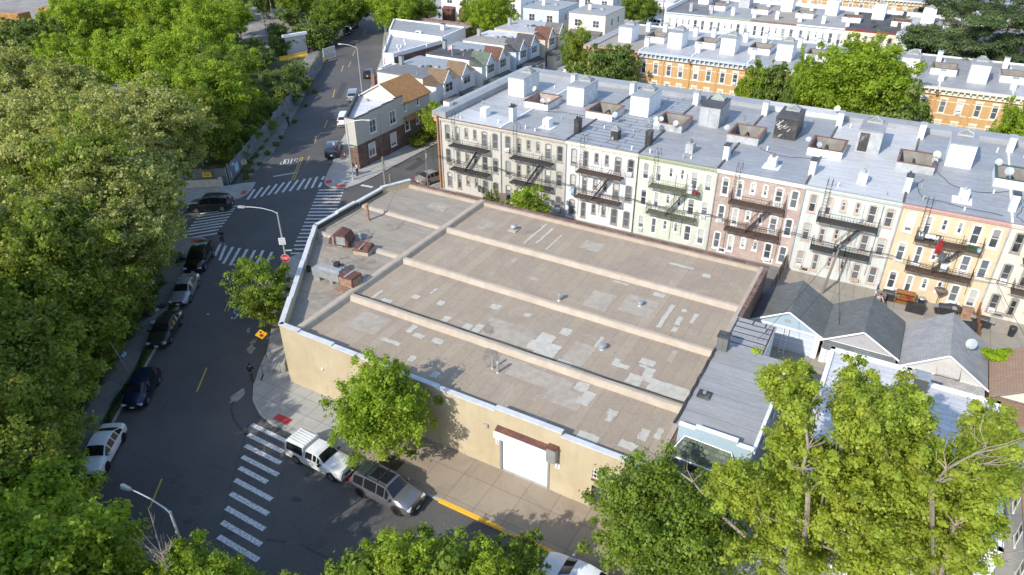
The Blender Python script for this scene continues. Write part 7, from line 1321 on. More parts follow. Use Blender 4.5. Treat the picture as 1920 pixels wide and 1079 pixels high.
q=thing('street_name_sign','green street blades on a leaning post over the lower left pavement','street sign',(-1.55,-43.6,.13),R(40)); MB().cyl((0,0,0),(-.5,-.2,3.4),.035,n=6).build('pole','steel_pole',q); MB().box(-.5,.2,-.22,-.2,3.3,3.5).box(-.52,-.5,-.5,.1,3.05,3.25).build('blade','sign_green',q)
t=thing('traffic_cone','orange traffic cone standing by the side wall of the corner house','traffic cone',(-18.2,2.3,.13)); MB().cyl((0,0,.03),(0,0,.7),.16,.03,12).build('cone','orange_paint',t,smooth=True); MB().box(-.2,.2,-.2,.2,0,.035).build('base','orange_paint',t); MB().cyl((0,0,.35),(0,0,.47),.105,.08,12,cap=False).build('stripe','sign_white',t)
t=thing('sign_post','thin dark sign post on the pavement left of the corner house','sign post',(-18.9,1.2,.13)); MB().cyl((0,0,0),(0,0,2.4),.03,n=6).build('pole','iron_black',t); MB().box(-.15,.15,-.04,-.031,1.95,2.35).build('panel','sign_back',t)
t=thing('mattress','light blue mattress leaning on the wall at the left corner','mattress',(-14.9,-29.2,.13),R(118)); MB(Matrix.Rotation(-.2,4,'X')).box(-.95,.95,-.1,.1,0,1.35).build('mattress','mattress_blue',t)
t=thing('trash_bags','heap of black bags with pale rubbish beside the blue mattress','rubbish bags',(-13.9,-29.0,.13)); mb=MB()
for x,y,s in((0,0,.38),(.45,.3,.32),(-.2,.5,.35),(.5,-.3,.3),(.15,.2,.42)): mb.ball((x,y,s*.7),s,s*.9,s*.75,9,6)
mb.build('bags','black_plastic',t,smooth=True); MB().ball((-.3,-.3,.15),.25,.3,.15,8,5).ball((.2,.7,.5),.18,.2,.15,8,5).build('rubbish','trash_white',t)
for i,(px,py,s,m,l) in enumerate(((288,607,.38,'trash_white','white plastic bag of litter on the verge behind the charcoal sedan'),(293,583,.3,'trash_white','pale litter beside the black bag on the verge'),(298,577,.5,'black_plastic','black rubbish bag on the verge beside the silver sedan'),(233,668,.35,'mattress_blue','bluish crumpled bag by the ivy wall near the street blades'),(390,590,.12,'trash_white','small scrap of paper lying in the road'))):
    p=G(px,py,.13 if i<4 else 0); t=thing('litter',l,'litter',tuple(p)); mb=MB(); r=random.Random(i)
    for k in range(4): mb.ball((r.uniform(-s,s)*.6,r.uniform(-s,s)*.6,s*.35),s*.6,s*.5,s*.4,7,5)
    mb.build('bag',m,t)
t=thing('cellar_door','white sloping cover against the warehouse corner beside the yellow sign','hatch',(9.0,-36.2,.13),math.atan2(-.827*0+.817,-.577)); MB().add([(-1.3,0,0),(1.3,0,0),(1.3,1.6,0),(-1.3,1.6,0),(-1.3,0,.9),(1.3,0,.9),(1.3,1.4,.15),(-1.3,1.4,.15)],[(0,3,2,1),(4,5,6,7),(0,1,5,4),(1,2,6,5),(2,3,7,6),(3,0,4,7)]).build('cover','concrete',t)
# ---------------- cables
wires([(-60,-8,9),(-2.6,-8.1,6.3)],.6,'overhead_cable','pair of dark cables crossing the intersection to the pole behind the warehouse') 
wires([(-2.6,-8.1,6.1),(-13.5,5,6.2)],.3,'overhead_cable','service cable from the corner pole to the wedge shaped house')
wires([(-1.0,-.9,4.9),(8.4,-.7,4.7),(16.8,-.7,4.6),(25.1,-.8,4.5),(33.5,-.8,4.6),(41.9,-.8,4.6),(50.3,-1.4,4.7),(58.7,-1.6,4.6),(68,-1.8,4.8)],.22,'wall_cable','sagging black cable run along the rear fronts of the near row',.035)
wires([(-1.0,-.9,4.7),(8.4,-.6,4.6),(16.8,-.6,4.45),(25.1,-.7,4.4),(33.5,-.7,4.5),(41.9,-.7,4.4),(50.3,-1.3,4.55),(58.7,-1.5,4.45)],.3,'wall_cable','second thinner cable under the one along the rear fronts',.02)
wires([(46.3,-3.2,5.3),(50.3,-1.3,4.7)],.1,'overhead_cable','cable from the leaning yard pole to the yellow house'); wires([(46.3,-3.2,5.2),(48.5,-14.5,2.6)],.2,'overhead_cable','cable from the leaning yard pole down to the garages')
wires([(46.3,-3.2,5.25),(43.5,-24,6.8)],.3,'overhead_cable','cable from the leaning yard pole to the blue house')
wires([(6.0,-29.6,5.2),(3.4,-26.8,5.3),(2.6,-24.5,5.5),(4.05,-19.0,6.3),(.95,-10.8,5.6)],.25,'roof_cable','cable strung over the shaded west part of the warehouse roof',.02)
wires([(58.9,-1.8,4.6),(61.5,-18,6.4)],.3,'overhead_cable','double cable dropping over the brown garage at the right',.02); wires([(-63.4,68.8,7.5),(-40.2,40.3,6.9),(-27,22,7)],.5,'overhead_cable','service cables over the commercial block')
# ================================================================ TREES
LN=2.3; LS=.62
def leafmesh(name,cl,n,size,mat,flat=.75,up=.6,bloom=0,seed=0,asp=1.5,shell=.45,hang=0):
    n=int(n*LN); size=size*LS
    g=np.random.default_rng(seed); cl=np.array(cl,float); w=cl[:,3]**1.8; k=g.choice(len(cl),n,p=w/w.sum()); c=cl[k]
    d=g.normal(size=(n,3)); d/=np.linalg.norm(d,axis=1)[:,None]
    rr=c[:,3]*np.clip(np.abs(.62+.30*g.normal(size=n)+shell*.1),.05,1.45)*(1+.25*np.sin(d[:,0]*5+k)*np.sin(d[:,2]*5+k*2))
    p=c[:,:3]+d*rr[:,None]*np.array([1,1,flat]); p[:,2]-=hang*g.random(n)*c[:,3]
    nr=d*.9+np.array([0,0,up])+g.normal(size=(n,3))*.55; nr/=np.linalg.norm(nr,axis=1)[:,None]
    t=np.cross(nr,g.normal(size=(n,3))); t/=np.linalg.norm(t,axis=1)[:,None]; b=np.cross(nr,t); s=size*g.uniform(.4,1.5,n)[:,None]
    v=np.empty((n,4,3)); v[:,0]=p-t*s*.5*asp; v[:,1]=p-b*s*.5+nr*s*.12; v[:,2]=p+t*s*.5*asp; v[:,3]=p+b*s*.5+nr*s*.12
    me=bpy.data.meshes.new(name); me.vertices.add(4*n); me.loops.add(4*n); me.polygons.add(n)
    me.vertices.foreach_set('co',v.reshape(-1)); me.loops.foreach_set('vertex_index',np.arange(4*n,dtype=np.int32)); me.polygons.foreach_set('loop_start',np.arange(0,4*n,4,dtype=np.int32)); me.polygons.foreach_set('loop_total',np.full(n,4,dtype=np.int32))
    tone=np.clip(g.random(len(cl))[k]*.75+g.random(n)*.4-.08,0,1); a=me.attributes.new('tone','FLOAT','FACE'); a.data.foreach_set('value',tone.astype(np.float32))
    if bloom:
        bl=(g.random(n)<bloom*(.35+.9*g.random(len(cl))[k])).astype(np.float32)*g.uniform(.6,1,n).astype(np.float32); a=me.attributes.new('bloom','FLOAT','FACE'); a.data.foreach_set('value',bl)
    me.materials.append(MT[mat]); me.update(); me.validate(); return me
def crownpts(R_,z0,z1,n,r0,seed,shape='oval',lump=.25):
    r=random.Random(seed); L=[]; tries=0; H=(z1-z0)/2; zc=(z0+z1)/2
    lob=[(r.uniform(0,6.28),r.uniform(-.6,.8),r.uniform(.1,lump*1.6)) for _ in range(6)]
    while len(L)<n and tries<n*60:
        tries+=1; th=r.uniform(0,2*math.pi); u=r.uniform(-1,1); rad=r.uniform(.35,1)**.5
        s=math.sqrt(1-u*u)
        k=max(.6,min(1.2,1+sum(a*math.cos(th-t0)*(1-abs(u-u0)*.7) for t0,u0,a in lob)*.4))
        if shape=='cone': s*= (1.15-.55*(u+1)/2)
        if shape=='vase': s*= (.7+.4*(u+1)/2)
        Q=R_-r0*.75; rr=r0*r.uniform(.6,1.25); x=Q*s*math.cos(th)*rad*k; y=Q*s*math.sin(th)*rad*k; z=zc+(H-r0*.4)*u*rad*(1 if k>1 else .95)
        if any((x-a)**2+(y-b)**2+(z-c)**2<(.6*(rr+d)/2*1.3)**2 for a,b,c,d in L): continue
        L.append((x,y,z,rr))
    return L
def trunkmesh(cl,h,r,z0,mat='bark',seed=0,every=2,lean=(0,0),twigs=False):
    g=random.Random(seed); mb=MB(); zt=h*.82; P=lambda t:Vector((lean[0]*t+.25*math.sin(t*4+seed)*t,lean[1]*t+.25*math.cos(t*3+seed)*t,zt*t))
    mb.tube([P(i/7) for i in range(8)],[r*(1.25-.0 if i==0 else 1-.8*i/7) for i in range(8)],8)
    for i,(x,y,z,rr) in enumerate(cl):
        if i%every: continue
        e=Vector((x,y,z)); t=max(.18,min(.9,(z-math.hypot(x,y)*.65)/zt)); s=P(t); m=s.lerp(e,.5)+Vector((g.uniform(-.3,.3),g.uniform(-.3,.3),-.12*(e-s).length+g.uniform(-.2,.2))); rb=r*(1-.75*t)*.55
        mb.tube([s,s.lerp(m,.55),m,e.lerp(m,.35),e],[rb,rb*.8,rb*.6,rb*.38,rb*.14],5)
        for _ in range(2): q=e+Vector((g.uniform(-1,1),g.uniform(-1,1),g.uniform(-.2,1)))*rr*.9; mb.tube([m.lerp(e,.6),(e+q)/2,q],[rb*.3,rb*.18,.012],4)
    return mb.mesh('trunk',mat,True)
PROTO={}
def sprays(cl,frac,seed,r0=.32,reach=.95):
    r=random.Random(seed+99); cx=sum(c[0] for c in cl)/len(cl); cy=sum(c[1] for c in cl)/len(cl); cz=sum(c[2] for c in cl)/len(cl); out=list(cl)
    for x,y,z,q in cl:
        for _ in range(2):
            if r.random()>frac: continue
            d=Vector((x-cx+r.uniform(-1.2,1.2),y-cy+r.uniform(-1.2,1.2),z-cz+r.uniform(-.4,1.6))); 
            if d.length<.4: continue
            d.normalize(); e=q*reach+r.uniform(.1,.7); out.append((x+d.x*e,y+d.y*e,z+d.z*e,r0*r.uniform(.6,1.5)))
    return out
def proto(key,R_,H,z0,n,r0,leaves,size,mat,barkm='bark',seed=1,shape='oval',flat=.75,bloom=0,tr=.25,up=.6,asp=1.5,every=2,shell=.45,name='tree',hang=0,lump=.25):
    cl=crownpts(R_,z0,H-.6,n,r0,seed,shape,lump); PROTO[key]=(trunkmesh(cl,H,tr,z0,barkm,seed,every),leafmesh('crown',sprays(cl,.75,seed,r0*.36),leaves,size,mat,flat,up,bloom,seed,asp,shell,hang),name)
proto('maple1',5.6,13,2.5,70,1.5,19000,.34,'leaf_maple',seed=1); proto('maple2',6.2,14,2.8,80,1.55,21000,.34,'leaf_maple',seed=2); proto('maple3',4.6,11,2.2,55,1.35,14000,.32,'leaf_maple',seed=3)
proto('loc1',5.6,15,5.0,85,1.25,24000,.27,'leaf_locust',seed=11,flat=.55,bloom=.42,tr=.28,every=2,shell=.3,lump=.5,name='locust_tree'); proto('loc2',6.2,16,6.0,95,1.3,27000,.27,'leaf_locust',seed=12,flat=.5,bloom=.46,tr=.3,shell=.3,lump=.55,name='locust_tree'); proto('loc3',4.8,14,5.5,65,1.2,18000,.27,'leaf_locust',seed=13,flat=.55,bloom=.38,shell=.3,lump=.5,name='locust_tree')
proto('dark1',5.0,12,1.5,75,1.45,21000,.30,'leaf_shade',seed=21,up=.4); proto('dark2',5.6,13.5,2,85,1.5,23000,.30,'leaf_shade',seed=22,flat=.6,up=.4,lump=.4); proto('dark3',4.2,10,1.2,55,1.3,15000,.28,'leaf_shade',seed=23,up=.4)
proto('street1',3.2,8.6,1.9,62,.95,16000,.19,'leaf_maple',seed=31,tr=.16,shape='cone'); proto('street2',3.2,8.4,2.0,46,.8,9500,.22,'leaf_street',seed=32,tr=.13,shape='vase',flat=.5,shell=.3)
proto('street3',3.9,9.0,1.8,75,1.05,22000,.19,'leaf_street',seed=33,tr=.2)
proto('big1',7.0,17,4.0,110,1.7,27000,.36,'leaf_maple',seed=41,tr=.35); proto('mid1',3.6,8.5,2.0,40,1.1,9000,.30,'leaf_street',seed=42); proto('mid2',4.2,11,2.2,46,1.2,11000,.32,'leaf_scrub',seed=43,shell=.3)
proto('shrub1',1.9,2.6,.2,22,.75,4200,.2,'leaf_scrub',seed=51,tr=.05,name='shrub',every=3); proto('shrub2',2.6,3.8,.3,30,.9,6000,.24,'leaf_scrub',seed=52,tr=.07,name='shrub',every=3); proto('shrub3',2.4,3.2,.2,30,.85,6000,.22,'leaf_shade',seed=53,tr=.06,name='shrub',every=3); proto('bright1',2.1,5.2,1.4,26,.75,6500,.2,'leaf_maple',seed=54,tr=.1)
used=set()
def tree(key,x,y,label,s=1.0,rz=None,z=0.0,cat='tree',group=None,sz=None):
    tm,cm,name=PROTO[key]; rz=rz if rz is not None else rnd.uniform(0,6.28); t=thing(name,label,cat,(x,y,z),rz,group); t.scale=(s,s,sz or s); put(tm,'trunk',t); put(cm,'crown',t); return t
def GY(px,py,Y):
    d=_fw+_r*(px-960)/F_PX-_u*(py-539.5)/F_PX; return CAM+d*((Y-CAM.y)/d.y)
BND=[(0,560),(200,450),(260,425),(320,350),(345,325),(380,322),(400,332),(450,335),(500,305),(560,288),(650,212),(750,152),(850,100),(880,95),(900,175),(1000,215),(1100,220)]
def bnd(y):
    for (a,b),(c,d) in zip(BND[:-1],BND[1:]):
        if a<=y<=c: return b+(d-b)*(y-a)/(c-a)
    return 560 if y<0 else 220
def proj(p):
    q=Vector(p)-CAM; z=q.dot(_fw); return 960+F_PX*q.dot(_r)/z,539.5-F_PX*q.dot(_u)/z,F_PX/z
def keep_left(px,py,z,Rm):
    for _ in range(60):
        p=G(px,py,z); ok=True
        for dz in(-3.5,-1,1,3):
            x,y,k=proj((p.x,p.y,z+dz)); 
            if x+Rm*k*(1 if abs(dz)<2 else .8)>bnd(y): ok=False
        if ok: break
        px-=6
    return p
# the wood on the left
PL=['at the left edge','left of the centre of the wood','in the middle of the wood','near the right edge of the wood','beside the road']
def dirw(px,py):
    h='far left' if px<90 else 'left' if px<180 else 'middle' if px<270 else 'right' if px<350 else 'road side'
    v='top' if py<200 else 'upper' if py<320 else 'centre' if py<450 else 'lower' if py<650 else 'bottom'
    return v,h
for i,(px,py,k,s) in enumerate(((20,165,2,1.0),(110,175,1,1.0),(55,260,2,1),(140,265,1,1.05),(10,350,1,1),(205,205,3,1.0),(225,290,2,1.0),(310,245,2,1.0),(300,335,1,1.0),(395,315,3,.7),(105,350,2,1),(195,380,1,1.05),(250,400,2,.8),(50,430,1,1),(365,260,3,.9),(130,440,3,1.0))):
    p=keep_left(px,py,10.5,(0,5.0,5.6,4.3)[k]*s); v,h=dirw(px,py); tree('loc%d'%k,p.x,p.y,'cream blossomed locust tree number %d'%i if 0 else 'locust tree with cream blossom, crown around the %s %s of the wood, %s'%(v,h,['tall','wide','dense','airy','leaning','broad','flat topped','small','rounded','open','bushy','spreading','low','thick','narrow','soft'][i]),s,group='cream flowering locust trees of the wood')
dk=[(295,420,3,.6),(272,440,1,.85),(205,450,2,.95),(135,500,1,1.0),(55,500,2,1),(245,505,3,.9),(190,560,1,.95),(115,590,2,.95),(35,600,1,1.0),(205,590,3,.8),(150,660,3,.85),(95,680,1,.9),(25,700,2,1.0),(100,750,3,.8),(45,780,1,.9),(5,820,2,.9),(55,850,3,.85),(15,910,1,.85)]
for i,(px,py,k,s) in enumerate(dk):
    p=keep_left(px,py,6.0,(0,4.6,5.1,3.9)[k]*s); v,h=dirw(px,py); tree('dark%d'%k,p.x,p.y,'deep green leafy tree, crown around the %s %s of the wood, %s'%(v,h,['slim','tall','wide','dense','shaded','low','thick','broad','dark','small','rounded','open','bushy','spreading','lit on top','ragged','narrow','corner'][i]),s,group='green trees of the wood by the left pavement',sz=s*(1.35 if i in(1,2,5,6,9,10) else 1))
# trees out of the frame below which shade the road
for i,(x,y) in enumerate(((-4.5,-57),(1.5,-61.5),(8,-65.5),(-10,-53),(13,-69.5),(-15,-47.5))): tree('dark%d'%(i%3+1),x,y,'deep green tree of the wood just outside the lower left frame, number %d from the north'%(i+1) if 0 else 'green tree at the lower left margin of the wood, %s'%['first','nearest the red car','nearest the street lamp','behind the white sedan','farthest down','farthest up','by the front street'][i],1.2,sz=1.45,group='green trees of the wood by the left pavement')
for i,(px,py,k,s,z) in enumerate(((35,985,1,.72,7),(70,1035,3,.75,7),(60,1080,2,.75,7),(255,1100,3,.60,6),(335,1085,1,.52,6),(400,1082,3,.56,6))):
    p=G(px,py,z); tree('maple%d'%k,p.x,p.y,'bright green maple at the bottom left, '+['at the frame edge','behind the red car','lowest at the corner','left of the bare twigs','around the bare twigs','right of the bare twigs beside the crosswalk'][i],s,group='bright maples at the bottom left')
p=G(522,1080,4.5); tree('dark3',p.x+.6,p.y-.8,'dark green tree at the bottom edge under the end of the long crosswalk',.5)
for i,(px,py,k,s,z) in enumerate(((690,1095,'mid1',.75,4.5),(757,1080,'street1',.85,4.5),(838,1095,'mid1',.8,4.5),(910,1085,'street1',.75,4.5),(968,1045,'street2',.6,4),(735,1035,'mid1',.5,4.5))):
    p=G(px,py,z); tree(k,p.x,p.y,'dark green street tree along the bottom edge, '+['leftmost','second from the left','middle','fourth from the left','rightmost with thin shoots','topmost tuft over the road'][i],s,group='street trees at the bottom edge')
for i,(px,py,k,s) in enumerate(((150,55,1,1.0),(230,40,2,1.0),(310,45,1,1.05),(385,60,2,1.0),(190,110,3,1.05),(275,120,1,1.0),(355,130,2,1.0),(420,120,3,1.0),(330,190,3,1.1),(400,190,1,.95),(110,95,3,.9),(270,10,2,1.0),(350,-5,1,1.0),(430,20,3,.9))):
    p=G(px,py,7); tree('maple%d'%k,p.x,p.y,'bright green maple in the group beyond the locusts, '+['upper left','top left','top middle','top right','left front','centre','right centre','right edge','front middle','front right','leftmost by the containers','rear middle','rear right','rear edge by the scrap heap'][i],s,group='bright green maples beyond the locusts')
for i,(px,py,z) in enumerate(((388,235,6),(432,190,5.5))):
    p=G(px,py,z); tree('dark%d'%(i%3+1),p.x-2.5,p.y,'dark shaded tree between the bright maples and the road fence, '+['middle','farthest','nearest the road corner'][i],.95,group='dark trees behind the road fence')
for i,(px,py) in enumerate(((150,-5),(210,-25),(290,-35),(370,-40),(450,-20),(120,70),(495,-15),(545,-10),(60,75),(575,-12))):
    p=G(px,py,6); tree(('maple3','maple1','mid2')[i%3],p.x,p.y,'green tree at the top edge of the wood, '+['right of the yellow containers','left of the middle','in the middle','right of the middle','behind the scrap heap','below the yellow containers','above the gravel yard','left of the gravel lot','at the foot of the first container','beside the gravel lot'][i],.95,group='trees along the top edge')
for i,(px,py) in enumerate(((12,88),(92,48),(128,12),(40,70))):
    p=G(px,py,5); tree(('mid2','dark3','maple3','mid2')[i],p.x,p.y,'green tree beside the freight containers, '+['left below them','just below the second container','right of the third container','in front of the first container'][i],.85,group='trees by the freight containers')
# undergrowth along the compound fence
r=random.Random(9); names=0; lst=[(430,215),(455,245),(480,225),(415,265),(500,200),(445,290),(470,265),(530,180),(515,210),(545,165),(550,185),(500,240),(440,175),(470,150),(500,120),(480,90),(450,60),(520,60),(545,40),(500,30),(565,60),(440,110),(410,165),(470,190),(560,140),(590,30),(575,165),(560,20),(520,150),(490,175),(420,100),(530,95)]
adj=['first','second','third','fourth','fifth','sixth','seventh','eighth','ninth','tenth']
for i,(px,py) in enumerate(lst):
    p=G(px-(12 if py>100 else 0),py,1.0); k='shrub3' if (py>190) else r.choice(['shrub1','shrub2','shrub2','mid2' if py<130 else 'shrub2']); tree(k,p.x,p.y,'scrubby green bush in the compound behind the road fence',(1.2 if py<150 else .95)*r.uniform(.85,1.15) if k!='mid2' else .75,cat='bush',group='bushes behind the road fence')
for i,(px,py) in enumerate(((470,300),(470,330),(495,305),(510,285),(535,255),(560,225),(580,195),(598,170),(480,318),(525,268))):
    p=G(px-8,py,.4); tree('shrub3' if i%2 else 'shrub1',p.x,p.y,'low weed clump at the foot of the road fence',.2,cat='weeds',group='weed clumps at the foot of the road fence')
for i in range(26):
    s=-32+i*2.35; q=ST(s,-9.7-.6*(i%2)); tree('shrub3',q[0],q[1],'dark ivy clump along the grey wall by the lower left pavement',.75+.2*(i%3),cat='bush',group='ivy clumps along the lower left wall')
# verge grass beside the lower left pavement
g=np.random.default_rng(5); V=[];
gl=[]
for s in np.arange(-34,30,.45):
    gl.append((*ST(s,-5.85+.2*math.sin(s))[:2],.2,.32))
o=put(leafmesh('verge_plants',gl,9000,.11,'leaf_dark',.5,.8,0,4),'verge_plants'); stuff(o,'weedy grass strip between the kerb and the lower left pavement','weeds')
gl=[(*ST(s,-8.6+.3*math.sin(s*2))[:2],.2,.5) for s in np.arange(-34,29,.4)]; o=put(leafmesh('verge_plants',gl,14000,.13,'leaf_dark',.6,.8,0,6),'verge_plants'); stuff(o,'weeds along the foot of the grey wall by the lower left pavement','weeds')
gl=[(*ST(s,-7.2+.4*math.sin(s*2))[:2],.15,.45) for s in np.arange(57,106,.5)]; o=put(leafmesh('verge_plants',gl,7000,.12,'leaf_scrub',.5,.8,0,7),'verge_plants'); stuff(o,'weeds along the foot of the long road fence','weeds')
# unique street trees
tree('street1',23.3,-41.2,'dense bright green street tree standing in front of the beige warehouse wall',1.05,rz=.4,z=.13); tree('street2',4.7,-34.3,'airy street tree between the stop sign and the yellow diamond sign',.92,rz=2.,z=.13,sz=.92)
tree('street3',42.9,-41.2,'thick round pear like street tree hiding the warehouse door',1.0,rz=1.,z=.13)
q=GY(1610,150,35); tree('big1',q.x,35,'very large bright green tree in front of the gold brick row',.97,rz=.5)
for px,py,Y,k,s,l in ((1505,165,34,'maple3',.36,'small bright tree at the left foot of the very large tree'),(1440,168,35,'mid2',.62,'olive green loose tree left of the very large tree'),(1410,175,34,'maple3',.5,'bright bushy tree in front of the grey cornices'),(1140,130,35.5,'mid2',.9,'slender tree before the corner of the gold brick row'),(1118,140,35,'shrub2',.7,'bush at the foot of the slender corner tree'),(1085,90,50,'dark3',.7,'round dark tree beside the beige semi detached houses'),(1695,205,35,'mid2',.42,'half bare tree at the right foot of the very large tree'),(1905,245,33,'maple3',.5,'yellow green tree top at the right edge over the near row'),(1670,215,32,'shrub2',.6,'low bush peeking over the near row parapet'),(1480,195,33,'mid2',.34,'greyish loose tree behind the near row parapet')):
    q=GY(px,py,Y); h={'maple3':7.2,'dark3':6.2,'mid2':7.0,'shrub2':2.6}[k]; f=max(.5,q.z/h); tree(k,q.x,Y,l,f*s,z=0,sz=f)
for px,py,zz,k,s,l in ((745,22,6,'maple3',.95,'yellow green tree at the right side of the road beyond the commercial block'),(722,10,6,'maple3',.9,'yellow green tree at the very top right of the main road'),(787,22,5,'street3',1.0,'round green tree behind the commercial block'),(770,8,6,'street3',.9,'dark green tree behind the yellow green road trees'),(925,38,6,'big1',.72,'big round green tree between the white houses and the beige pair'),(885,20,6,'street3',1.0,'green tree left of the big round one'),(640,15,6,'mid1',1.2,'bright tree over the row of parked cars'),(610,45,4,'mid1',1.0,'bright tree at the gravel yard fence'),(625,5,6,'mid2',1.0,'feathery tree at the top beside the gravel lot'),(665,3,6,'mid1',1.1,'dark tree over the last parked cars'),(590,55,4,'shrub2',1.6,'tall bush behind the grey compound fence'),(1190,5,6,'mid1',1.0,'green tree at the top edge left of the white cottages'),(1213,22,3,'mid1',.8,'green tree between the cream house and the cottages'),(1252,28,1.5,'bright1',.7,'small yellow flowering bush at the far corner')):
    q=G(px,py,zz); tree(k,q.x,q.y,l,s)
tree('bright1',-9.0,12.3,'small bright green tree on the pavement beside the corner house',1.25,z=.13); q=G(819,310,2); tree('bright1',-1.1,2.6,'thin sapling by the beige sedan in the side street',.5,z=.13)
for x,y,s in((-11.8,14.4,.55),(-12.3,12.2,.5),(-11.9,10.6,.5)): tree('shrub3',x,y,'clipped dark bush in the front garden of the corner house',s,z=.13,cat='bush',group='front garden bushes of the corner house')
tree('bright1',15.2,-5.9,'bright leafy vine bush rising between the warehouse and the sand coloured house',1.12,z=.0,cat='bush')
tree('shrub1',10.6,-6.2,'small vine tuft left of the bright bush behind the warehouse',.5,z=.0,cat='bush',sz=2.0)
q=GY(955,190,20) if 0 else None
# planting pockets, hedges
gl=[(58.9+.25*k,-10.4-.25*math.sin(k*.9),2.5+.05*k-(0 if k<8 else .06*(k-8)),.5) for k in range(16)]+[(59.2+.3*k,-11.1,2.7,.4) for k in range(6)]
o=thing('vine','bright yellow green vine spilling over the brown garage roof','vine',(0,0,0)); put(leafmesh('foliage',gl,7000,.17,'leaf_vine',.5,.8,0,8),'foliage',o); MB().tube([(59.5,-9.8,0),(59.6,-9.9,1.5),(60.5,-10.2,2.6)],.04,5).build('stem','bark',o)
gl=[(45.6+.35*k,-8.2,.9,.45) for k in range(8)]; o=thing('hedge','short green hedge behind the first two garages','hedge',(0,0,0)); put(leafmesh('foliage',gl,3000,.12,'leaf_maple',.8,.6,0,9),'foliage',o); MB().tube([(45.6,-8.2,.1),(48,-8.2,.5)],.03,4).build('stem','bark',o)
# ---- the two tall tulip trees at the lower right, crowns shaped limb by limb
def inpoly(x,y,P):
    c=False; j=len(P)-1
    for i in range(len(P)):
        if (P[i][1]>y)!=(P[j][1]>y) and x<(P[j][0]-P[i][0])*(y-P[i][1])/(P[j][1]-P[i][1])+P[i][0]: c=not c
        j=i
    return c
def bigtree(label,base,H,polys,n,r0,Y0,Y1,seed,leaves,zmin=4.5,zmax=16.5,bare=()):
    r=random.Random(seed); cl=[]; k=0; B=Vector((*base,0))
    while len(cl)<n and k<n*200:
        k+=1; P,dens=r.choice(polys)
        xs=[p[0] for p in P];ys=[p[1] for p in P]; x=r.uniform(min(xs),max(xs)); y=r.uniform(min(ys),max(ys))
        if not inpoly(x,y,P) or r.random()>dens: continue
        q=GY(x,y,r.uniform(Y0,Y1))
        if not(zmin<q.z<zmax): continue
        rr=r0*r.choice((.6,.8,1.0,1.5))
        if any((q.x-a-base[0])**2+(q.y-b-base[1])**2+(q.z-c)**2<(.8*(rr+d)/2)**2 for a,b,c,d in cl): continue
        cl.append((q.x-base[0],q.y-base[1],q.z,rr))
    t=thing('tulip_tree',label,'tree',(base[0],base[1],.1)); put(leafmesh('crown',sprays(cl,.65,seed,.26,1.0),leaves,.175,'leaf_tulip',.7,.55,0,seed,1.25,.25),'crown',t); put(trunkmesh(cl,H,.24,3,'bark_pale',seed,19),'trunk',t); return t
A_=[(1350,1079),(1400,915),(1440,860),(1470,790),(1500,780),(1540,855),(1590,865),(1640,885),(1650,960),(1640,1079)]
A2=[(1425,700),(1460,702),(1520,718),(1535,760),(1500,800),(1450,745)]; A3=[(1582,705),(1608,700),(1635,760),(1628,850),(1578,850),(1572,760)]; A4=[(1280,765),(1310,750),(1340,850),(1325,885),(1295,860)]; A5=[(1350,900),(1410,870),(1410,960),(1350,960)]
bigtree('tall tulip like tree with a pale forked trunk in front of the white roofed houses',(49.7,-41.2),15.5,[(A_,1),(A2,.25),(A3,.4),(A5,.15)],400,.46,-43.5,-36.5,5,66000)
B_=[(1600,1079),(1620,905),(1655,815),(1700,775),(1745,805),(1780,865),(1850,880),(1852,960),(1812,1079)]; B2=[(1795,805),(1830,785),(1875,805),(1890,860),(1875,910),(1840,935),(1812,880)]; B3=[(1655,790),(1680,750),(1720,755),(1740,800),(1660,830)]
bigtree('tall tulip like tree with bare pale limbs at the lower right corner',(55.6,-41.4),15,[(B_,1),(B2,.7),(B3,.55)],430,.46,-43.5,-36.5,6,66000)
def limb(base,pts,rs,label_part,parent):
    mb=MB(); mb.tube([Vector(p)-Vector((*base,.1)) for p in pts],rs,6); r=random.Random(len(pts))
    for i in range(1,len(pts)):
        for _ in range(4):
            a=Vector(pts[i])-Vector((*base,.1)); d=Vector((r.uniform(-1,1),r.uniform(-.6,.6),r.uniform(.1,1.1))); mb.tube([a,a+d*.6,a+d*1.0+Vector((.2,.1,.25))],[rs[i]*.5+.01,.018,.007],4)
    return mb.build(label_part,'bark_pale',parent)
T1=[o for o in bpy.data.objects if o.get('category')=='tree' and 'forked' in o.get('label','')][0]; T2=[o for o in bpy.data.objects if 'bare pale limbs' in str(o.get('label',''))][0]
b1=(49.7,-41.2); limb(b1,[(49.7,-41.2,4.5),GY(1440,1045,-41.5),GY(1350,965,-41.0),GY(1300,905,-40.5),GY(1245,865,-40),GY(1215,845,-39.6)],[.14,.10,.08,.055,.03,.015],'limb',T1)
limb(b1,[(49.7,-41.2,6.5),GY(1512,985,-42.8),GY(1515,930,-43.0),GY(1505,880,-42.9),GY(1515,840,-42.8),GY(1510,790,-42.6),GY(1525,750,-42.4)],[.15,.13,.12,.09,.07,.045,.02],'limb',T1)
limb((55.6,-41.4),[(55.6,-41.4,7.0),GY(1745,915,-43.2),GY(1775,880,-43.0),GY(1830,850,-42.6),GY(1850,840,-42.4)],[.09,.08,.06,.04,.02],'limb',T2); limb((55.6,-41.4),[(55.6,-41.4,6.5),GY(1750,905,-43.4),GY(1800,895,-43.2),GY(1840,870,-43.0)],[.07,.06,.045,.02],'limb',T2)
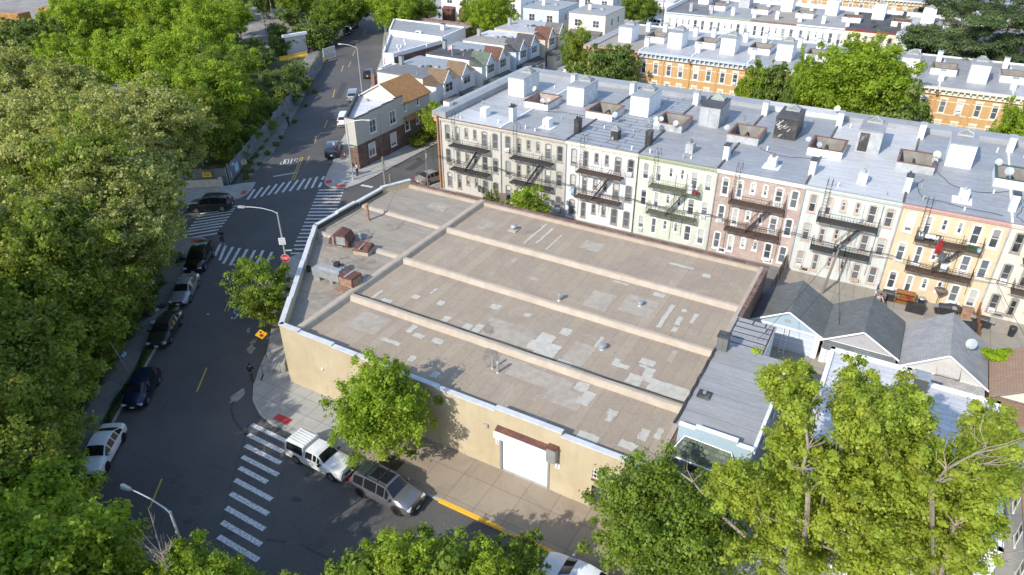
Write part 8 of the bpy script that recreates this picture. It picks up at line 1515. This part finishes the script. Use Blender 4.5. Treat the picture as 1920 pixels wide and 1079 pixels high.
limb((55.6,-41.4),[(55.6,-41.4,5.5),GY(1790,985,-42.5),GY(1830,1000,-42),GY(1870,1040,-41.5),GY(1890,1055,-41)],[.1,.08,.06,.04,.02],'limb',T2)
# bare twigs over the bottom left maple
q=G(290,1015,8.5); t=thing('dead_branches','bare grey twigs sticking out of the bright maples at the bottom left','branches',(q.x,q.y,0)); mb=MB(); r=random.Random(4); mb.tube([(0,0,0),(0,0,4),(0,.1,7.6)],[.1,.07,.05],6)
for i in range(16):
    a=Vector((0,.1,r.uniform(6.2,7.6))); d=Vector((r.uniform(-1.1,1.1),r.uniform(-.6,.6),r.uniform(.6,1.5))); mb.tube([a,a+d*.6,a+d*1.15+Vector((0,0,.3))],[.03,.02,.007],4)
    for _ in range(3): b_=a+d*r.uniform(.4,1); mb.tube([b_,b_+Vector((r.uniform(-.5,.5),r.uniform(-.4,.4),r.uniform(.2,.6)))],[.012,.005],4)
mb.build('twigs','bark_pale',t)
# ---- pines at the upper right
def pine(label,x,y,H,R_,seed,n=70,z=0):
    r=random.Random(seed); cl=[]
    for i in range(n):
        a=r.uniform(0,6.28); zz=r.uniform(.3,1); rad=R_*(1.05-.55*max(0,zz-.5)*1.6)*r.uniform(.25,1)**.6; cl.append((math.cos(a)*rad,math.sin(a)*rad,H*zz,r.uniform(1.1,1.9)))
    t=thing('pine_tree',label,'tree',(x,y,z),0,'pines behind the gold brick row'); put(leafmesh('crown',cl,26000,.20,'leaf_pine',.35,.9,0,seed,3.0,.15),'crown',t); put(trunkmesh(cl,H,.4,3,'bark',seed,2),'trunk',t)
for px,py,Y,H,R_,s,l in ((1800,75,66,17,9,1,'widest dark pine with layered boughs behind the gold brick row'),(1890,60,68,18,8,2,'dark pine at the top right corner'),(1740,95,67,12,5.5,3,'lower left dark pine beside the yellow rear front'),(1900,130,66,12,6,4,'low pine boughs at the right edge above the gold brick roofs'),(1760,20,92,17,7,5,'pine in the background on the left of the pair'),(1880,10,95,19,8,6,'tallest background pine at the top right')):
    q=GY(px,py,Y); pine(l,q.x,Y,H,R_,s)
